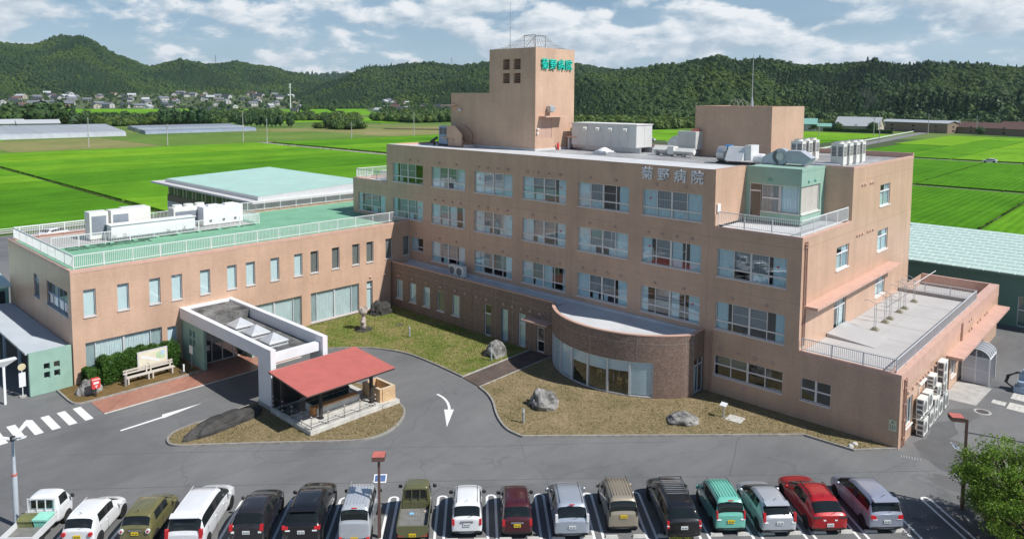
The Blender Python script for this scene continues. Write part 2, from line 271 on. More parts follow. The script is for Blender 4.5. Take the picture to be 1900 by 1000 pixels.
# ---------------------------------------------------------------- mesh helpers
class MB:
    def __init__(s): s.v = []; s.f = []; s.m = []
    def quad(s, pts, m=0):
        b = len(s.v); s.v += [tuple(p) for p in pts]; s.f.append(tuple(range(b, b + len(pts)))); s.m.append(m); return s
    def box(s, x0, y0, z0, x1, y1, z1, m=0):
        b = len(s.v)
        s.v += [(x, y, z) for z in (z0, z1) for y in (y0, y1) for x in (x0, x1)]
        for f in ((0, 2, 3, 1), (4, 5, 7, 6), (0, 1, 5, 4), (2, 6, 7, 3), (0, 4, 6, 2), (1, 3, 7, 5)):
            s.f.append(tuple(b + i for i in f)); s.m.append(m)
        return s
    def hexa(s, p, m=0):
        """8 corner points: bottom 4 (ccw), top 4"""
        b = len(s.v); s.v += [tuple(q) for q in p]
        for f in ((3, 2, 1, 0), (4, 5, 6, 7), (0, 1, 5, 4), (1, 2, 6, 5), (2, 3, 7, 6), (3, 0, 4, 7)):
            s.f.append(tuple(b + i for i in f)); s.m.append(m)
        return s
    def prism(s, poly, z0, z1, m=0, mt=None, bottom=True):
        n = len(poly); b = len(s.v)
        s.v += [(x, y, z0) for x, y in poly] + [(x, y, z1) for x, y in poly]
        if bottom: s.f.append(tuple(b + i for i in reversed(range(n)))); s.m.append(m)
        s.f.append(tuple(b + n + i for i in range(n))); s.m.append(m if mt is None else mt)
        for i in range(n):
            j = (i + 1) % n; s.f.append((b + i, b + j, b + n + j, b + n + i)); s.m.append(m)
        return s
    def cyl(s, c, r, z0, z1, n=12, m=0, r2=None, cap=True):
        r2 = r if r2 is None else r2; b = len(s.v)
        for z, rr in ((z0, r), (z1, r2)):
            s.v += [(c[0] + rr * math.cos(2 * math.pi * i / n), c[1] + rr * math.sin(2 * math.pi * i / n), z) for i in range(n)]
        for i in range(n):
            j = (i + 1) % n; s.f.append((b + i, b + j, b + n + j, b + n + i)); s.m.append(m)
        if cap:
            s.f.append(tuple(b + i for i in reversed(range(n)))); s.m.append(m); s.f.append(tuple(b + n + i for i in range(n))); s.m.append(m)
        return s
    def tube(s, pts, r, n=6, m=0, closed=False):
        pts = [Vector(p) for p in pts]; rings = []; N = len(pts)
        for i, p in enumerate(pts):
            if closed: d = pts[(i + 1) % N] - pts[i - 1]
            else: d = pts[min(i + 1, N - 1)] - pts[max(i - 1, 0)]
            d.normalize(); a = Vector((0, 0, 1)) if abs(d.z) < 0.9 else Vector((1, 0, 0))
            u = d.cross(a).normalized(); w = d.cross(u); rr = r[i] if isinstance(r, (list, tuple)) else r
            b = len(s.v); s.v += [tuple(p + rr * (math.cos(2 * math.pi * k / n) * u + math.sin(2 * math.pi * k / n) * w)) for k in range(n)]; rings.append(b)
        pr = list(zip(rings[:-1], rings[1:])) + ([(rings[-1], rings[0])] if closed else [])
        for a, b in pr:
            for k in range(n):
                j = (k + 1) % n; s.f.append((a + k, b + k, b + j, a + j)); s.m.append(m)
        if not closed:
            s.f.append(tuple(rings[0] + k for k in range(n))); s.m.append(m); s.f.append(tuple(rings[-1] + k for k in reversed(range(n)))); s.m.append(m)
        return s
    def lathe(s, prof, c=(0, 0), n=16, m=0):
        b = len(s.v)
        for r, z in prof: s.v += [(c[0] + r * math.cos(2 * math.pi * i / n), c[1] + r * math.sin(2 * math.pi * i / n), z) for i in range(n)]
        for k in range(len(prof) - 1):
            for i in range(n):
                j = (i + 1) % n; s.f.append((b + k * n + i, b + k * n + j, b + (k + 1) * n + j, b + (k + 1) * n + i)); s.m.append(m)
        s.f.append(tuple(b + i for i in reversed(range(n)))); s.m.append(m)
        s.f.append(tuple(b + (len(prof) - 1) * n + i for i in range(n))); s.m.append(m)
        return s
    def xform(s, mtx, start=0):
        s.v[start:] = [tuple(mtx @ Vector(p)) for p in s.v[start:]]; return s
    def mesh(s, name, mats, smooth=False):
        me = bpy.data.meshes.new(name); me.from_pydata(s.v, [], s.f)
        for mm in (mats if isinstance(mats, (list, tuple)) else [mats]): me.materials.append(mm)
        if any(s.m): me.polygons.foreach_set('material_index', s.m)
        if smooth: me.polygons.foreach_set('use_smooth', [True] * len(s.f))
        me.update(); return me
    def build(s, name, mats, parent=None, smooth=False, **kw):
        return link(name, s.mesh(name, mats, smooth), parent, **kw)
def link(name, data, parent=None, loc=None, scale=None, rot=None, label=None, cat=None, group=None, kind=None):
    o = bpy.data.objects.new(name, data); COL.objects.link(o)
    if parent is not None: o.parent = parent
    if loc is not None: o.location = loc
    if scale is not None: o.scale = scale
    if rot is not None: o.rotation_euler = rot
    for k, v in (('label', label), ('category', cat), ('group', group), ('kind', kind)):
        if v: o[k] = v
    return o
def thing(name, label, cat, group=None, loc=(0, 0, 0), rz=0.0):
    return link(name, None, None, loc=loc, rot=(0, 0, rz), label=label, cat=cat, group=group)
def copy_tree(root, parent=None):
    c = root.copy(); COL.objects.link(c)
    if parent is not None: c.parent = parent
    for ch in root.children: copy_tree(ch, c)
    return c
def poly_obj(name, pts, z, m, parent=None, **kw):
    return MB().quad([(x, y, z) for x, y in pts]).build(name, m, parent, **kw)
def smooth_poly(pts, it=2):
    for _ in range(it):
        out = []
        for i in range(len(pts)):
            a, b = pts[i], pts[(i + 1) % len(pts)]
            out += [(a[0] * .75 + b[0] * .25, a[1] * .75 + b[1] * .25), (a[0] * .25 + b[0] * .75, a[1] * .25 + b[1] * .75)]
        pts = out
    return pts
def chaikin(pts, it=2):
    for _ in range(it):
        out = [pts[0]]
        for a, b in zip(pts[:-1], pts[1:]):
            out += [(a[0] * .75 + b[0] * .25, a[1] * .75 + b[1] * .25), (a[0] * .25 + b[0] * .75, a[1] * .25 + b[1] * .75)]
        pts = out + [pts[-1]]
    return pts
def offset_line(pts, d):
    out = []
    for i, p in enumerate(pts):
        a = pts[max(i - 1, 0)]; b = pts[min(i + 1, len(pts) - 1)]
        dx, dy = b[0] - a[0], b[1] - a[1]; l = math.hypot(dx, dy) or 1
        out.append((p[0] - dy / l * d, p[1] + dx / l * d))
    return out
def strip(name, pts, w, z0, z1, m, parent=None, **kw):
    """a kerb-like bar of width w laid along a line"""
    a = offset_line(pts, w / 2); b = offset_line(pts, -w / 2); mb = MB()
    for i in range(len(pts) - 1):
        mb.hexa([(*b[i], z0), (*b[i + 1], z0), (*a[i + 1], z0), (*a[i], z0), (*b[i], z1), (*b[i + 1], z1), (*a[i + 1], z1), (*a[i], z1)])
    return mb.build(name, m, parent, **kw)
UNIT = MB().box(-.5, -.5, -.5, .5, .5, .5)
PANE_ME = UNIT.mesh('pane', GLASS)
def unit_mesh(m): return UNIT.mesh('unit', m)
# faces of the building: a runs along the wall, d points outwards
class FaceY:                      # wall facing -y
    def __init__(s, y): s.y = y
    def P(s, a, z, d): return (a, s.y - d, z)
    def size(s, a, z, d): return (a, d, z)
class FaceYp:                     # wall facing +y
    def __init__(s, y): s.y = y
    def P(s, a, z, d): return (a, s.y + d, z)
    def size(s, a, z, d): return (a, d, z)
class FaceX:                      # wall facing +x
    def __init__(s, x): s.x = x
    def P(s, a, z, d): return (s.x + d, a, z)
    def size(s, a, z, d): return (d, a, z)
class FaceXn:
    def __init__(s, x): s.x = x
    def P(s, a, z, d): return (s.x - d, a, z)
    def size(s, a, z, d): return (d, a, z)
def fbox(mb, F, a0, a1, z0, z1, d0, d1, m=0):
    p, q = F.P(a0, z0, d0), F.P(a1, z1, d1)
    lo = [min(i, j) for i, j in zip(p, q)]; hi = [max(i, j) for i, j in zip(p, q)]
    return mb.box(*lo, *hi, m)
def wall_skin(mb, F, a0, a1, z0, z1, holes, reveal=0.16, m=0, mr=None):
    """outer skin of a wall with real openings and their reveals"""
    hs = [(max(h[0], a0), min(h[1], a1), max(h[2], z0), min(h[3], z1)) for h in holes]
    hs = [h for h in hs if h[1] - h[0] > 1e-4 and h[3] - h[2] > 1e-4]
    A = sorted({a0, a1, *[h[0] for h in hs], *[h[1] for h in hs]}); Z = sorted({z0, z1, *[h[2] for h in hs], *[h[3] for h in hs]})
    for i in range(len(A) - 1):
        for j in range(len(Z) - 1):
            ca, cz = (A[i] + A[i + 1]) / 2, (Z[j] + Z[j + 1]) / 2
            if any(h[0] < ca < h[1] and h[2] < cz < h[3] for h in hs): continue
            mb.quad([F.P(A[i], Z[j], 0), F.P(A[i + 1], Z[j], 0), F.P(A[i + 1], Z[j + 1], 0), F.P(A[i], Z[j + 1], 0)], m)
    mr = m if mr is None else mr
    for h in hs:
        c = [(h[0], h[2]), (h[1], h[2]), (h[1], h[3]), (h[0], h[3])]
        for k in range(4):
            p, q = c[k], c[(k + 1) % 4]
            mb.quad([F.P(*p, 0), F.P(*q, 0), F.P(*q, -reveal), F.P(*p, -reveal)], mr)
def room(mb, F, a0, a1, z0, z1, d, m=0):
    i = -0.162
    p = [(a0, z0), (a1, z0), (a1, z1), (a0, z1)]
    for k in range(4):
        a, b = p[k], p[(k + 1) % 4]
        mb.quad([F.P(*a, i), F.P(*b, i), F.P(*b, -d), F.P(*a, -d)], m)
    mb.quad([F.P(*q, -d) for q in p], m)
def pleat_mesh(along, m, n=11, amp=0.10):
    mb = MB(); w = []
    for k in range(n * 4 + 1):
        t = k / (n * 4); w.append((t - .5, amp * math.sin(t * n * 2 * math.pi) + 0.03 * math.sin(t * 37)))
    for (t0, o0), (t1, o1) in zip(w[:-1], w[1:]):
        f = (lambda t, o, z: (t, o, z)) if along == 'x' else (lambda t, o, z: (o, t, z))
        mb.quad([f(t0, o0, -.5), f(t1, o1, -.5), f(t1, o1, .5), f(t0, o0, .5)])
    return mb.mesh('curtain', m, True)
CURTAINS = {(al, k): pleat_mesh(al, m, n) for al in 'xy' for k, m, n in (('blue', CURT, 6), ('white', CURTW, 16))}
PLAIN = {k: unit_mesh(m) for k, m in (('aqua', BLIND), ('blueblind', BLINDB), ('grey', BLINDG), ('screen', SCREEN))}
def place_unit(name, me, F, a0, a1, z0, z1, d0, d1, parent):
    c = F.P((a0 + a1) / 2, (z0 + z1) / 2, (d0 + d1) / 2); s = F.size(a1 - a0, z1 - z0, abs(d1 - d0))
    return link(name, me, parent, loc=c, scale=s)
def window(parent, F, a0, a1, z0, z1, cols, rows, fm=ALU, w=0.05, mid=None, screens=(), curtains=(), blinds=(), sill=True, dep=0.11, name='window', sillm=None):
    """frame with bars (part), its panes, curtains and blinds (sub-parts); cols/rows are inner divisions 0..1"""
    mb = MB(); A = lambda t: a0 + (a1 - a0) * t; Z = lambda t: z0 + (z1 - z0) * t
    d0, d1 = -dep - 0.03, -dep + 0.03
    fbox(mb, F, a0, a0 + w, z0, z1, d0, d1); fbox(mb, F, a1 - w, a1, z0, z1, d0, d1)
    fbox(mb, F, a0 + w, a1 - w, z0, z0 + w, d0, d1); fbox(mb, F, a0 + w, a1 - w, z1 - w, z1, d0, d1)
    cs = [0.0, *cols, 1.0]; rs = [0.0, *rows, 1.0]
    for i, c in enumerate(cols):
        ww = (0.07 if (mid is not None and i == mid) else 0.03)
        fbox(mb, F, A(c) - ww, A(c) + ww, z0 + w, z1 - w, d0 + .002, d1 + (.012 if ww > .04 else -.004))
    for r in rows: fbox(mb, F, a0 + w, a1 - w, Z(r) - 0.05, Z(r) + 0.05, d0 + .004, d1 + .004)
    for i in screens:                                  # thin rail of a sliding insect screen
        fbox(mb, F, A(cs[i]) + .03, A(cs[i + 1]) - .03, Z((rs[-2] + 1) / 2) - .014, Z((rs[-2] + 1) / 2) + .014, d0 + .01, d1 - .012)
    if sill: fbox(mb, F, a0 - .04, a1 + .04, z0 - .07, z0 - .003, -0.14, 0.075)
    fr = mb.build(name, sillm or fm, parent)
    for i in range(len(cs) - 1):
        for j in range(len(rs) - 1):
            place_unit('pane', PANE_ME, F, A(cs[i]) + .015, A(cs[i + 1]) - .015, Z(rs[j]) + .015, Z(rs[j + 1]) - .015, -dep - .004, -dep + .004, fr)
    al = 'x' if isinstance(F, (FaceY, FaceYp)) else 'y'
    for c0, c1, k in curtains:
        c = F.P((A(c0) + A(c1)) / 2, (z0 + z1) / 2, -dep - 0.10); s = F.size(A(c1) - A(c0), z1 - z0 - .02, 0.45)
        link('curtain', CURTAINS[(al, k)], fr, loc=c, scale=s)
    for c0, c1, r0, r1, k in blinds:
        dd = 0.05 if k == 'screen' else 0.10
        place_unit('screen' if k == 'screen' else 'blind', PLAIN[k], F, A(c0) + .01, A(c1) - .01, Z(r0) + .01, Z(r1) - .01, -dep - dd - .008, -dep - dd, fr)
    return fr
def railing(parent, pts, z0, h=1.0, m=ALUW, post=2.0, bal=0.13, name='railing', th=0.03, bm=None):
    """top rail and bottom rail (part) with posts and balusters (sub-parts)"""
    rails = MB(); posts = []; bals = MB()
    for (x0, y0), (x1, y1) in zip(pts[:-1], pts[1:]):
        l = math.hypot(x1 - x0, y1 - y0); ux, uy = (x1 - x0) / l, (y1 - y0) / l; nx, ny = -uy, ux
        for za, zb, w in ((z0 + h - .05, z0 + h, th), (z0 + .10, z0 + .14, th * .7)):
            p = [(x0 + nx * w, y0 + ny * w), (x1 + nx * w, y1 + ny * w), (x1 - nx * w, y1 - ny * w), (x0 - nx * w, y0 - ny * w)]
            rails.hexa([(*q, za) for q in p[::-1]] + [(*q, zb) for q in p[::-1]])
        n = max(1, round(l / post))
        for k in range(n + 1): posts.append((x0 + ux * l * k / n, y0 + uy * l * k / n))
        nb = int(l / bal)
        for k in range(1, nb):
            t = l * k / nb; x, y = x0 + ux * t, y0 + uy * t
            bals.box(x - .011, y - .011, z0 + .14, x + .011, y + .011, z0 + h - .05)
    r = rails.build(name, m, parent)
    pm = unit_mesh(m)
    for x, y in dict.fromkeys((round(a, 3), round(b, 3)) for a, b in posts): link('post', pm, r, loc=(x, y, z0 + h / 2 - .03), scale=(.05, .05, h - .06))
    bals.build('balusters', bm or m, r, kind='stuff')
    return r
def text_mesh(ch, size, ext, m, name='letter'):
    cu = bpy.data.curves.new('t', 'FONT'); cu.body = ch; cu.size = size; cu.extrude = ext; cu.align_x = 'CENTER'; cu.align_y = 'CENTER'; cu.offset = 0.012 * size; cu.resolution_u = 3
    o = bpy.data.objects.new('t', cu); COL.objects.link(o)
    dg = bpy.context.evaluated_depsgraph_get(); me = bpy.data.meshes.new_from_object(o.evaluated_get(dg))
    bpy.data.objects.remove(o); bpy.data.curves.remove(cu); me.name = name; me.materials.clear(); me.materials.append(m); return me

# ---------------------------------------------------------------- ground, roads, lawns
def big_sheet(name, x0, y0, x1, y1, z, m, n=1, **kw):
    return poly_obj(name, [(x0, y0), (x1, y0), (x1, y1), (x0, y1)], z, m, **kw)
big_sheet('ground', -9000, -3000, 6000, 9000, 0.0, GROUND, kind='structure')
lot = poly_obj('car_park', [(-70, -110), (110, -110), (110, 40), (58, 46), (-15, 46), (-18, 12), (-70, 3)], 0.004, ASPH, kind='structure')
def marking(name, pts, z=0.009): return poly_obj(name, pts, z, PAINTW, lot)
for k in range(8):
    y = -31.95 - 0.935 * k
    marking('crosswalk_stripe', [(4.22, y - .24), (6.82, y - .24), (6.82, y + .24), (4.22, y + .24)])
marking('road_arrow', [(10.05, -31.15), (9.97, -28.62), (10.04, -28.55), (9.52, -25.82), (9.44, -28.42), (9.74, -28.55), (9.86, -31.15)])
arc = chaikin([(19.95, -13.7), (20.6, -13.75), (21.4, -14.05), (22.1, -14.5), (22.45, -14.8)], 2)
ao, ai = offset_line(arc, .09), offset_line(arc, -.09)
for k in range(len(arc) - 1): pass
marking('road_arrow', ao + [(22.68, -14.6), (24.3, -16.68), (22.2, -15.05)] + ai[::-1])
E1 = Vector((0.69770302, 0.71638711, 0)); E2 = Vector((0.71638711, -0.69770302, 0)); O1 = Vector((23.07, -29.49, 0))
def row(t, s, z=0.0): p = O1 + E1 * t + E2 * s; return (p.x, p.y, z)
for k in range(-5, 15):
    t = 2.54 * k; s0 = 0.0 if k < 10 else 0.0
    if k == 14: s0 = 1.05
    hw = 0.22; pts = []
    for i in range(9):
        a = math.pi * i / 8; pts.append((t - hw * math.cos(a), s0 + 0.22 - hw * math.sin(a)))
    line = [(t - hw, 5.2), *pts, (t + hw, 5.2)]
    oo, ii = offset_line(line, .065), offset_line(line, -.065)
    mb = MB()
    for i in range(len(line) - 1):
        mb.quad([row(*oo[i], .009), row(*oo[i + 1], .009), row(*ii[i + 1], .009), row(*ii[i], .009)])
    mb.build('parking_line', PAINTW, lot)
# mended and worn places of the asphalt, seams
PATCH = [ground_mat('asphalt_mend_%d' % k, [(.35, tuple(c * .85 for c in col)), (.65, tuple(c * 1.12 for c in col))], .8, 9.0, bmp=.2, bs=60, bdist=.01) for k, col in enumerate(((.128, .129, .131), (.142, .142, .141), (.185, .184, .18)))]
def blot(cx, cy, rx, ry, k, seed, n=26, z=.0062):
    r = random.Random(seed); ph = [r.uniform(0, 6.28) for _ in range(4)]
    return poly_obj('asphalt_mend', [(cx + rx * math.cos(a) * (1 + .16 * math.sin(3 * a + ph[0]) + .09 * math.sin(7 * a + ph[1])), cy + ry * math.sin(a) * (1 + .16 * math.sin(2 * a + ph[2]) + .09 * math.sin(5 * a + ph[3]))) for a in np.linspace(0, 2 * math.pi, n, endpoint=False)], z, PATCH[k], lot)
for i, a in enumerate(((48.2, 1.6, 1.4, 2.4, 0), (47.4, 4.6, .7, 1.9, 0), (47.8, 8.2, .8, 1.6, 1), (49.5, -2.2, 1.3, .8, 1))): blot(*a, i, z=.0058 + .0003 * i)
for t0, s0, t1, s1, w_ in ((-12, -1.4, 38, -1.6, .05), (-12, -5.2, 24, -5.6, .04), (26, -1.5, 31, -12, .05)):
    p, q = Vector(row(t0, s0)), Vector(row(t1, s1)); strip('asphalt_seam', [tuple(p.lerp(q, k / 14).xy + Vector((random.uniform(-.05, .05), random.uniform(-.05, .05)))) for k in range(15)], w_, .0045, .0068, PATCH[0], lot)
for n_ in range(1, 19):
    if n_ % 3 != 2: blot(*row((n_ - 4.5) * 2.54 + random.uniform(-.3, .3), random.uniform(.7, 3.4))[:2], random.uniform(.15, .4), random.uniform(.15, .35), 0, n_, 14, .0071)
# wheel stops
ws = MB().hexa([(-.32, -.09, 0), (.32, -.09, 0), (.32, .09, 0), (-.32, .09, 0), (-.27, -.05, .12), (.27, -.05, .12), (.27, .05, .12), (-.27, .05, .12)]).mesh('wheel_stop', CONCL)
for n in range(1, 18):
    for sx in (-.66, .66):
        p = row((n - 5 + .5) * 2.54 + sx, 3.95 if n > 7 else 4.0, .006)
        link('wheel_stop', ws, loc=p, rot=(0, 0, math.radians(45.757)), label='low pale concrete wheel stop under a parked car in the front row', cat='wheel stop', group='wheel stops of the front parking row')
# lawns with kerbs
court = chaikin([(0.05, -18.6), (3.4, -18.4), (5.4, -15.6), (6.9, -13.2), (8.8, -11.3), (10.8, -10.4), (12.4, -10.0), (14.0, -10.0), (16.4, -10.1), (19.0, -10.35)], 2)
court_poly = court + [(18.7, -2.45), (0.05, -2.45)]
poly_obj('court_lawn', court_poly, 0.09, LAWN, kind='structure')
strip('kerb', court, .13, 0.006, 0.125, KERB, kind='structure')
strip('kerb', [(19.0, -10.35), (18.75, -2.46)], .10, 0.006, 0.115, CONC, kind='structure')
path = [(19.08, -10.4), (21.25, -10.8), (20.95, -2.46), (18.82, -2.46)]
poly_obj('garden_path', path, 0.06, PAVED, kind='structure')
front = chaikin([(21.3, -10.83), (22.6, -11.25), (23.9, -12.03), (24.85, -12.84), (25.95, -13.65), (27.4, -14.4), (28.7, -14.4)], 2) + [(41.25, -2.05), (44.2, -1.96), (46.0, -0.02)]
poly_obj('front_lawn', front + [(33.4, -0.02), (33.3, -1.6), (21.05, -2.6)], 0.09, LAWND, kind='structure')
strip('kerb', front, .13, 0.006, 0.125, KERB, kind='structure')
strip('kerb', [(21.3, -10.83), (21.05, -2.6)], .10, 0.006, 0.115, CONC, kind='structure')
isl = smooth_poly([(13.7, -29.85), (12.75, -29.2), (12.45, -27.9), (12.55, -27.0), (12.3, -24.2), (12.4, -18.6), (13.2, -16.9), (15.5, -16.3), (17.9, -16.5), (19.4, -16.6), (20.5, -17.0), (21.4, -17.9), (22.2, -19.3), (22.3, -20.9), (21.6, -22.1), (18.8, -25.0), (16.1, -27.95), (14.6, -29.7)], 2)
poly_obj('island_lawn', isl, 0.09, LAWND, kind='structure')
strip('kerb', isl + [isl[0]], .13, 0.006, 0.125, KERB, kind='structure')
bed = [(0.1, -30.8), (0.2, -32.0), *chaikin([(2.6, -32.0), (3.85, -31.9), (3.9, -30.6)], 2), (3.9, -23.4), (0.1, -23.4)]
poly_obj('planting_bed', bed, 0.09, SOIL, kind='structure')
strip('kerb', bed[1:-1], .12, 0.006, 0.125, KERB, kind='structure')
poly_obj('brick_pavement', [(3.98, -31.0), (6.5, -31.0), (6.42, -16.4), (0.05, -16.4), (0.05, -23.3), (3.98, -23.3)], 0.02, PAVE, kind='structure')
strip('kerb', [(6.6, -31.0), (6.5, -16.4)], .14, 0.005, 0.03, CONCL, kind='structure')
poly_obj('service_apron', [(46.1, 10.6), (48.1, 10.7), (48.3, 14.9), (46.1, 15.2)], 0.012, CONC, kind='structure')

tb = [(50.7, -2.6), (52.9, -2.2), (58, -9.5), (55.2, -11.6), (52.6, -7.4)]
poly_obj('planting_bed', tb, 0.09, SOIL, kind='structure'); strip('kerb', tb + [tb[0]], .12, 0.006, 0.125, KERB, kind='structure')

# ---------------------------------------------------------------- hospital
HB = thing('hospital_building', 'large tan tiled hospital of four storeys with stair tower, brown front block and wing', 'building', loc=(0, 0, 0))
rnd = random.Random(3)
Fm = FaceY(0.0); H4 = 15.98; H3 = 12.01; H1 = 4.58
wx = [-8.9, -2.72, 3.41, 9.51, 15.54, 21.65, 27.79, 34.0]; ww = [4.87, 4.83, 4.82, 4.82, 4.86, 4.92, 4.98, 4.98]
rooms = MB(); main_holes = []
def curt_set(r):
    k = r.random(); j = lambda a: a + r.uniform(-.03, .03)
    if k < .2: return [(0.0, j(.24), 'blue'), (j(.30), j(.48), 'blue'), (j(.78), 1.0, 'blue')]
    if k < .4: return [(0.0, j(.11), 'blue'), (j(.14), j(.24), 'blue'), (j(.84), 1.0, 'blue')]
    if k < .55: return [(0.0, j(.36), 'blue'), (j(.62), 1.0, 'blue')]
    if k < .7: return [(0.0, j(.14), 'blue'), (j(.50), j(.66), 'blue'), (j(.78), 1.0, 'blue')]
    if k < .85: return [(0.0, j(.20), 'blue'), (j(.40), j(.60), 'white'), (j(.86), 1.0, 'blue')]
    return [(0.0, j(.25), 'blue'), (j(.27), j(.49), 'blue'), (j(.52), j(.70), 'blue'), (j(.9), 1.0, 'blue')]
FULL = [(0.0, .25, 'blue'), (.25, .50, 'blue'), (.50, .75, 'blue'), (.75, 1.0, 'blue')]
specs = {(4, 1): [(.0, .14, 'blue'), (.2, .3, 'blue')], (4, 3): FULL, (4, 5): [(0, .25, 'blue'), (.25, .47, 'blue'), (.8, 1, 'blue')], (4, 6): FULL,
         (3, 7): [(0, .24, 'blue'), (.50, .74, 'blue'), (.8, 1, 'blue')], (2, 7): [(0, .18, 'blue'), (.86, 1, 'blue')], (2, 5): [(0, .24, 'blue'), (.30, .42, 'blue'), (.52, .60, 'blue'), (.80, 1, 'blue')]}
WIN = {}
for fl, zb, zt, ks in ((4, 12.17, 14.14, range(1, 7)), (3, 8.53, 10.50, range(0, 8)), (2, 4.76, 6.74, range(2, 8))):
    for k in ks:
        a0, a1 = wx[k], wx[k] + ww[k]; main_holes.append((a0, a1, zb, zt))
        cu = specs.get((fl, k)) or curt_set(rnd)
        bl = [(.25, .5, .31, 1, 'screen'), (.5, .75, .31, 1, 'screen')] if rnd.random() < .8 else [(.25, .5, .31, 1, 'screen')]
        WIN[(fl, k)] = window(HB, Fm, a0, a1, zb, zt, (.25, .5, .75), (.31,), mid=1, screens=(1, 2), curtains=cu, blinds=bl, fm=PINKFR)
        room(rooms, Fm, a0 - .3, a1 + .3, zb - .6, zt + .45, 4.0)
main_holes.append((0.24, 2.1, 5.42, 6.73)); window(HB, Fm, 0.24, 2.1, 5.42, 6.73, (.5,), (.3,), blinds=[(0, .5, 0, 1, 'blueblind')]); room(rooms, Fm, 0, 2.4, 5, 7.1, 3)
main_holes.append((34.0, 38.96, 1.43, 2.89)); window(HB, Fm, 34.0, 38.96, 1.43, 2.89, (.25, .5, .75), (.54,), mid=1, fm=PINKFR, blinds=[(0, .25, .54, 1, 'grey'), (.25, .5, .54, 1, 'grey')])
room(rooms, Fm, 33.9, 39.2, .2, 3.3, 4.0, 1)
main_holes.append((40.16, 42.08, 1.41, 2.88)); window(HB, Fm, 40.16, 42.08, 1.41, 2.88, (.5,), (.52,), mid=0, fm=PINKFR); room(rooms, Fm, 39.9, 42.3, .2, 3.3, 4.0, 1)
for k in (6, 7):    # a few things standing behind the ground floor panes
    pass
tri = MB(); tri.prism([(-.10, .085), (.10, .085), (0, -.09)], 0, .004); tri.v = [(q[0], -q[2], q[1]) for q in tri.v]; TRI = tri.mesh('rescue_mark', REDP)
for fl, k, fx in ((4, 1, .87), (4, 3, .13), (4, 4, .87), (4, 6, .13), (3, 1, .87), (3, 3, .13), (3, 4, .87), (3, 6, .13), (3, 7, .87), (2, 6, .87)):
    z_ = {4: 13.45, 3: 9.8, 2: 6.05}[fl]; link('rescue_mark', TRI, WIN[(fl, k)], loc=(wx[k] + ww[k] * fx, .098, z_))      # red triangle stuck on a pane
MB().box(36.15, -.012, .98, 36.45, -.004, 1.10).build('wall_tag', M('tag_pink', (.55, .30, .42), .6), HB)
wall = MB()
wall_skin(wall, Fm, -3.76, 33.75, H3, H4, main_holes)
wall_skin(wall, Fm, -9.85, 39.93, H1, H3, main_holes)
wall_skin(wall, Fm, 33.75, 46.08, 0, H1, main_holes)
wall_skin(wall, Fm, -9.85, 33.75, 0, H1, [])
# terrace return, green bay, right hand blocks
Fx1 = FaceX(33.75); wall_skin(wall, Fx1, 0, 4.7, H3, H4, [])
Fg = FaceY(4.7); gw = MB()
gh = [(34.05, 34.95, 12.2, 14.75), (34.95, 37.78, 12.75, 14.72)]
wall_skin(gw, Fg, 33.752, 37.9, H3, 15.93, gh, reveal=.14)
Fg2 = FaceX(37.9); gh2 = [(4.72, 8.3, 12.75, 14.72)]
wall_skin(gw, Fg2, 4.7, 9.2, H3, 15.93, gh2, reveal=.14)
gw.box(33.76, 4.72, 15.93, 37.89, 9.1, 15.95)
gw.build('bay_wall', GREENW, HB, label='green plastered bay on the upper terrace')
window(HB, Fg, 34.05, 34.95, 12.2, 14.75, (), (.78,), fm=PINKFR, w=.06, sill=False, name='terrace_door'); window(HB, Fg, 34.98, 36.3, 12.75, 14.72, (), (.5,), fm=PINKFR, curtains=[(0, 1, 'white')], blinds=[(0, 1, 0, 1, 'screen')])
window(HB, Fg, 36.34, 37.78, 12.75, 14.72, (), (), fm=PINKFR, curtains=[(0, 1, 'blue')])
window(HB, Fg2, 4.76, 8.28, 12.75, 14.72, (.33, .66), (), fm=PINKFR, curtains=[(0, .33, 'blue'), (.33, .66, 'white'), (.66, 1, 'blue')])
room(rooms, Fg, 33.9, 37.8, 12.1, 15.2, 3.4)
Fs = FaceY(9.2); wall_skin(wall, Fs, 37.9, 39.93, H3, H4, [])
Fr = FaceX(39.93)
rh = [(15.65, 18.25, 12.4, 14.14), (15.5, 18.17, 8.72, 10.45), (6.32, 8.85, 8.77, 10.44), (6.3, 8.75, 4.42, 6.5), (15.5, 17.95, 5.0, 6.55)]
def pxw(x): return x
wall_skin(wall, Fr, 0, 9.2, 0, H3, rh); wall_skin(wall, Fr, 9.2, 24.72, 0, H4, rh)
for (a0, a1, z0, z1), c in zip(rh, ('w', 'w', 'o', 'd', 'w')):
    if c == 'd': window(HB, Fr, a0, a1, z0, z1, (.5,), (.75,), fm=ALU, w=.07, sill=False, name='roof_door', blinds=[(.5, 1, 0, 1, 'aqua')])
    else: window(HB, Fr, a0, a1, z0, z1, (.5,), (.68,), fm=ALUW, w=.06, blinds=[(0, .55, 0, .68, 'aqua')], curtains=[(.6, 1, 'blue')])
    room(rooms, Fr, a0 - .3, a1 + .3, z0 - .3, z1 + .3, 3)
# rear walls
Fb = FaceYp(24.72); wall_skin(wall, Fb, 20.0, 39.93, 0, H4, []); Fb2 = FaceYp(19.6); wall_skin(wall, Fb2, -3.76, 20.0, 0, H4, []); wall_skin(wall, FaceXn(20.0), 19.6, 24.72, 0, H4, [])
wall_skin(wall, FaceXn(-3.76), 0, 19.6, H3, H4, []); wall_skin(wall, FaceXn(-9.85), 0, 16.0, 0, H3, []); wall_skin(wall, FaceYp(16.0), -9.85, -3.76, 0, H3, [])
wall.build('wall', TAN, HB)
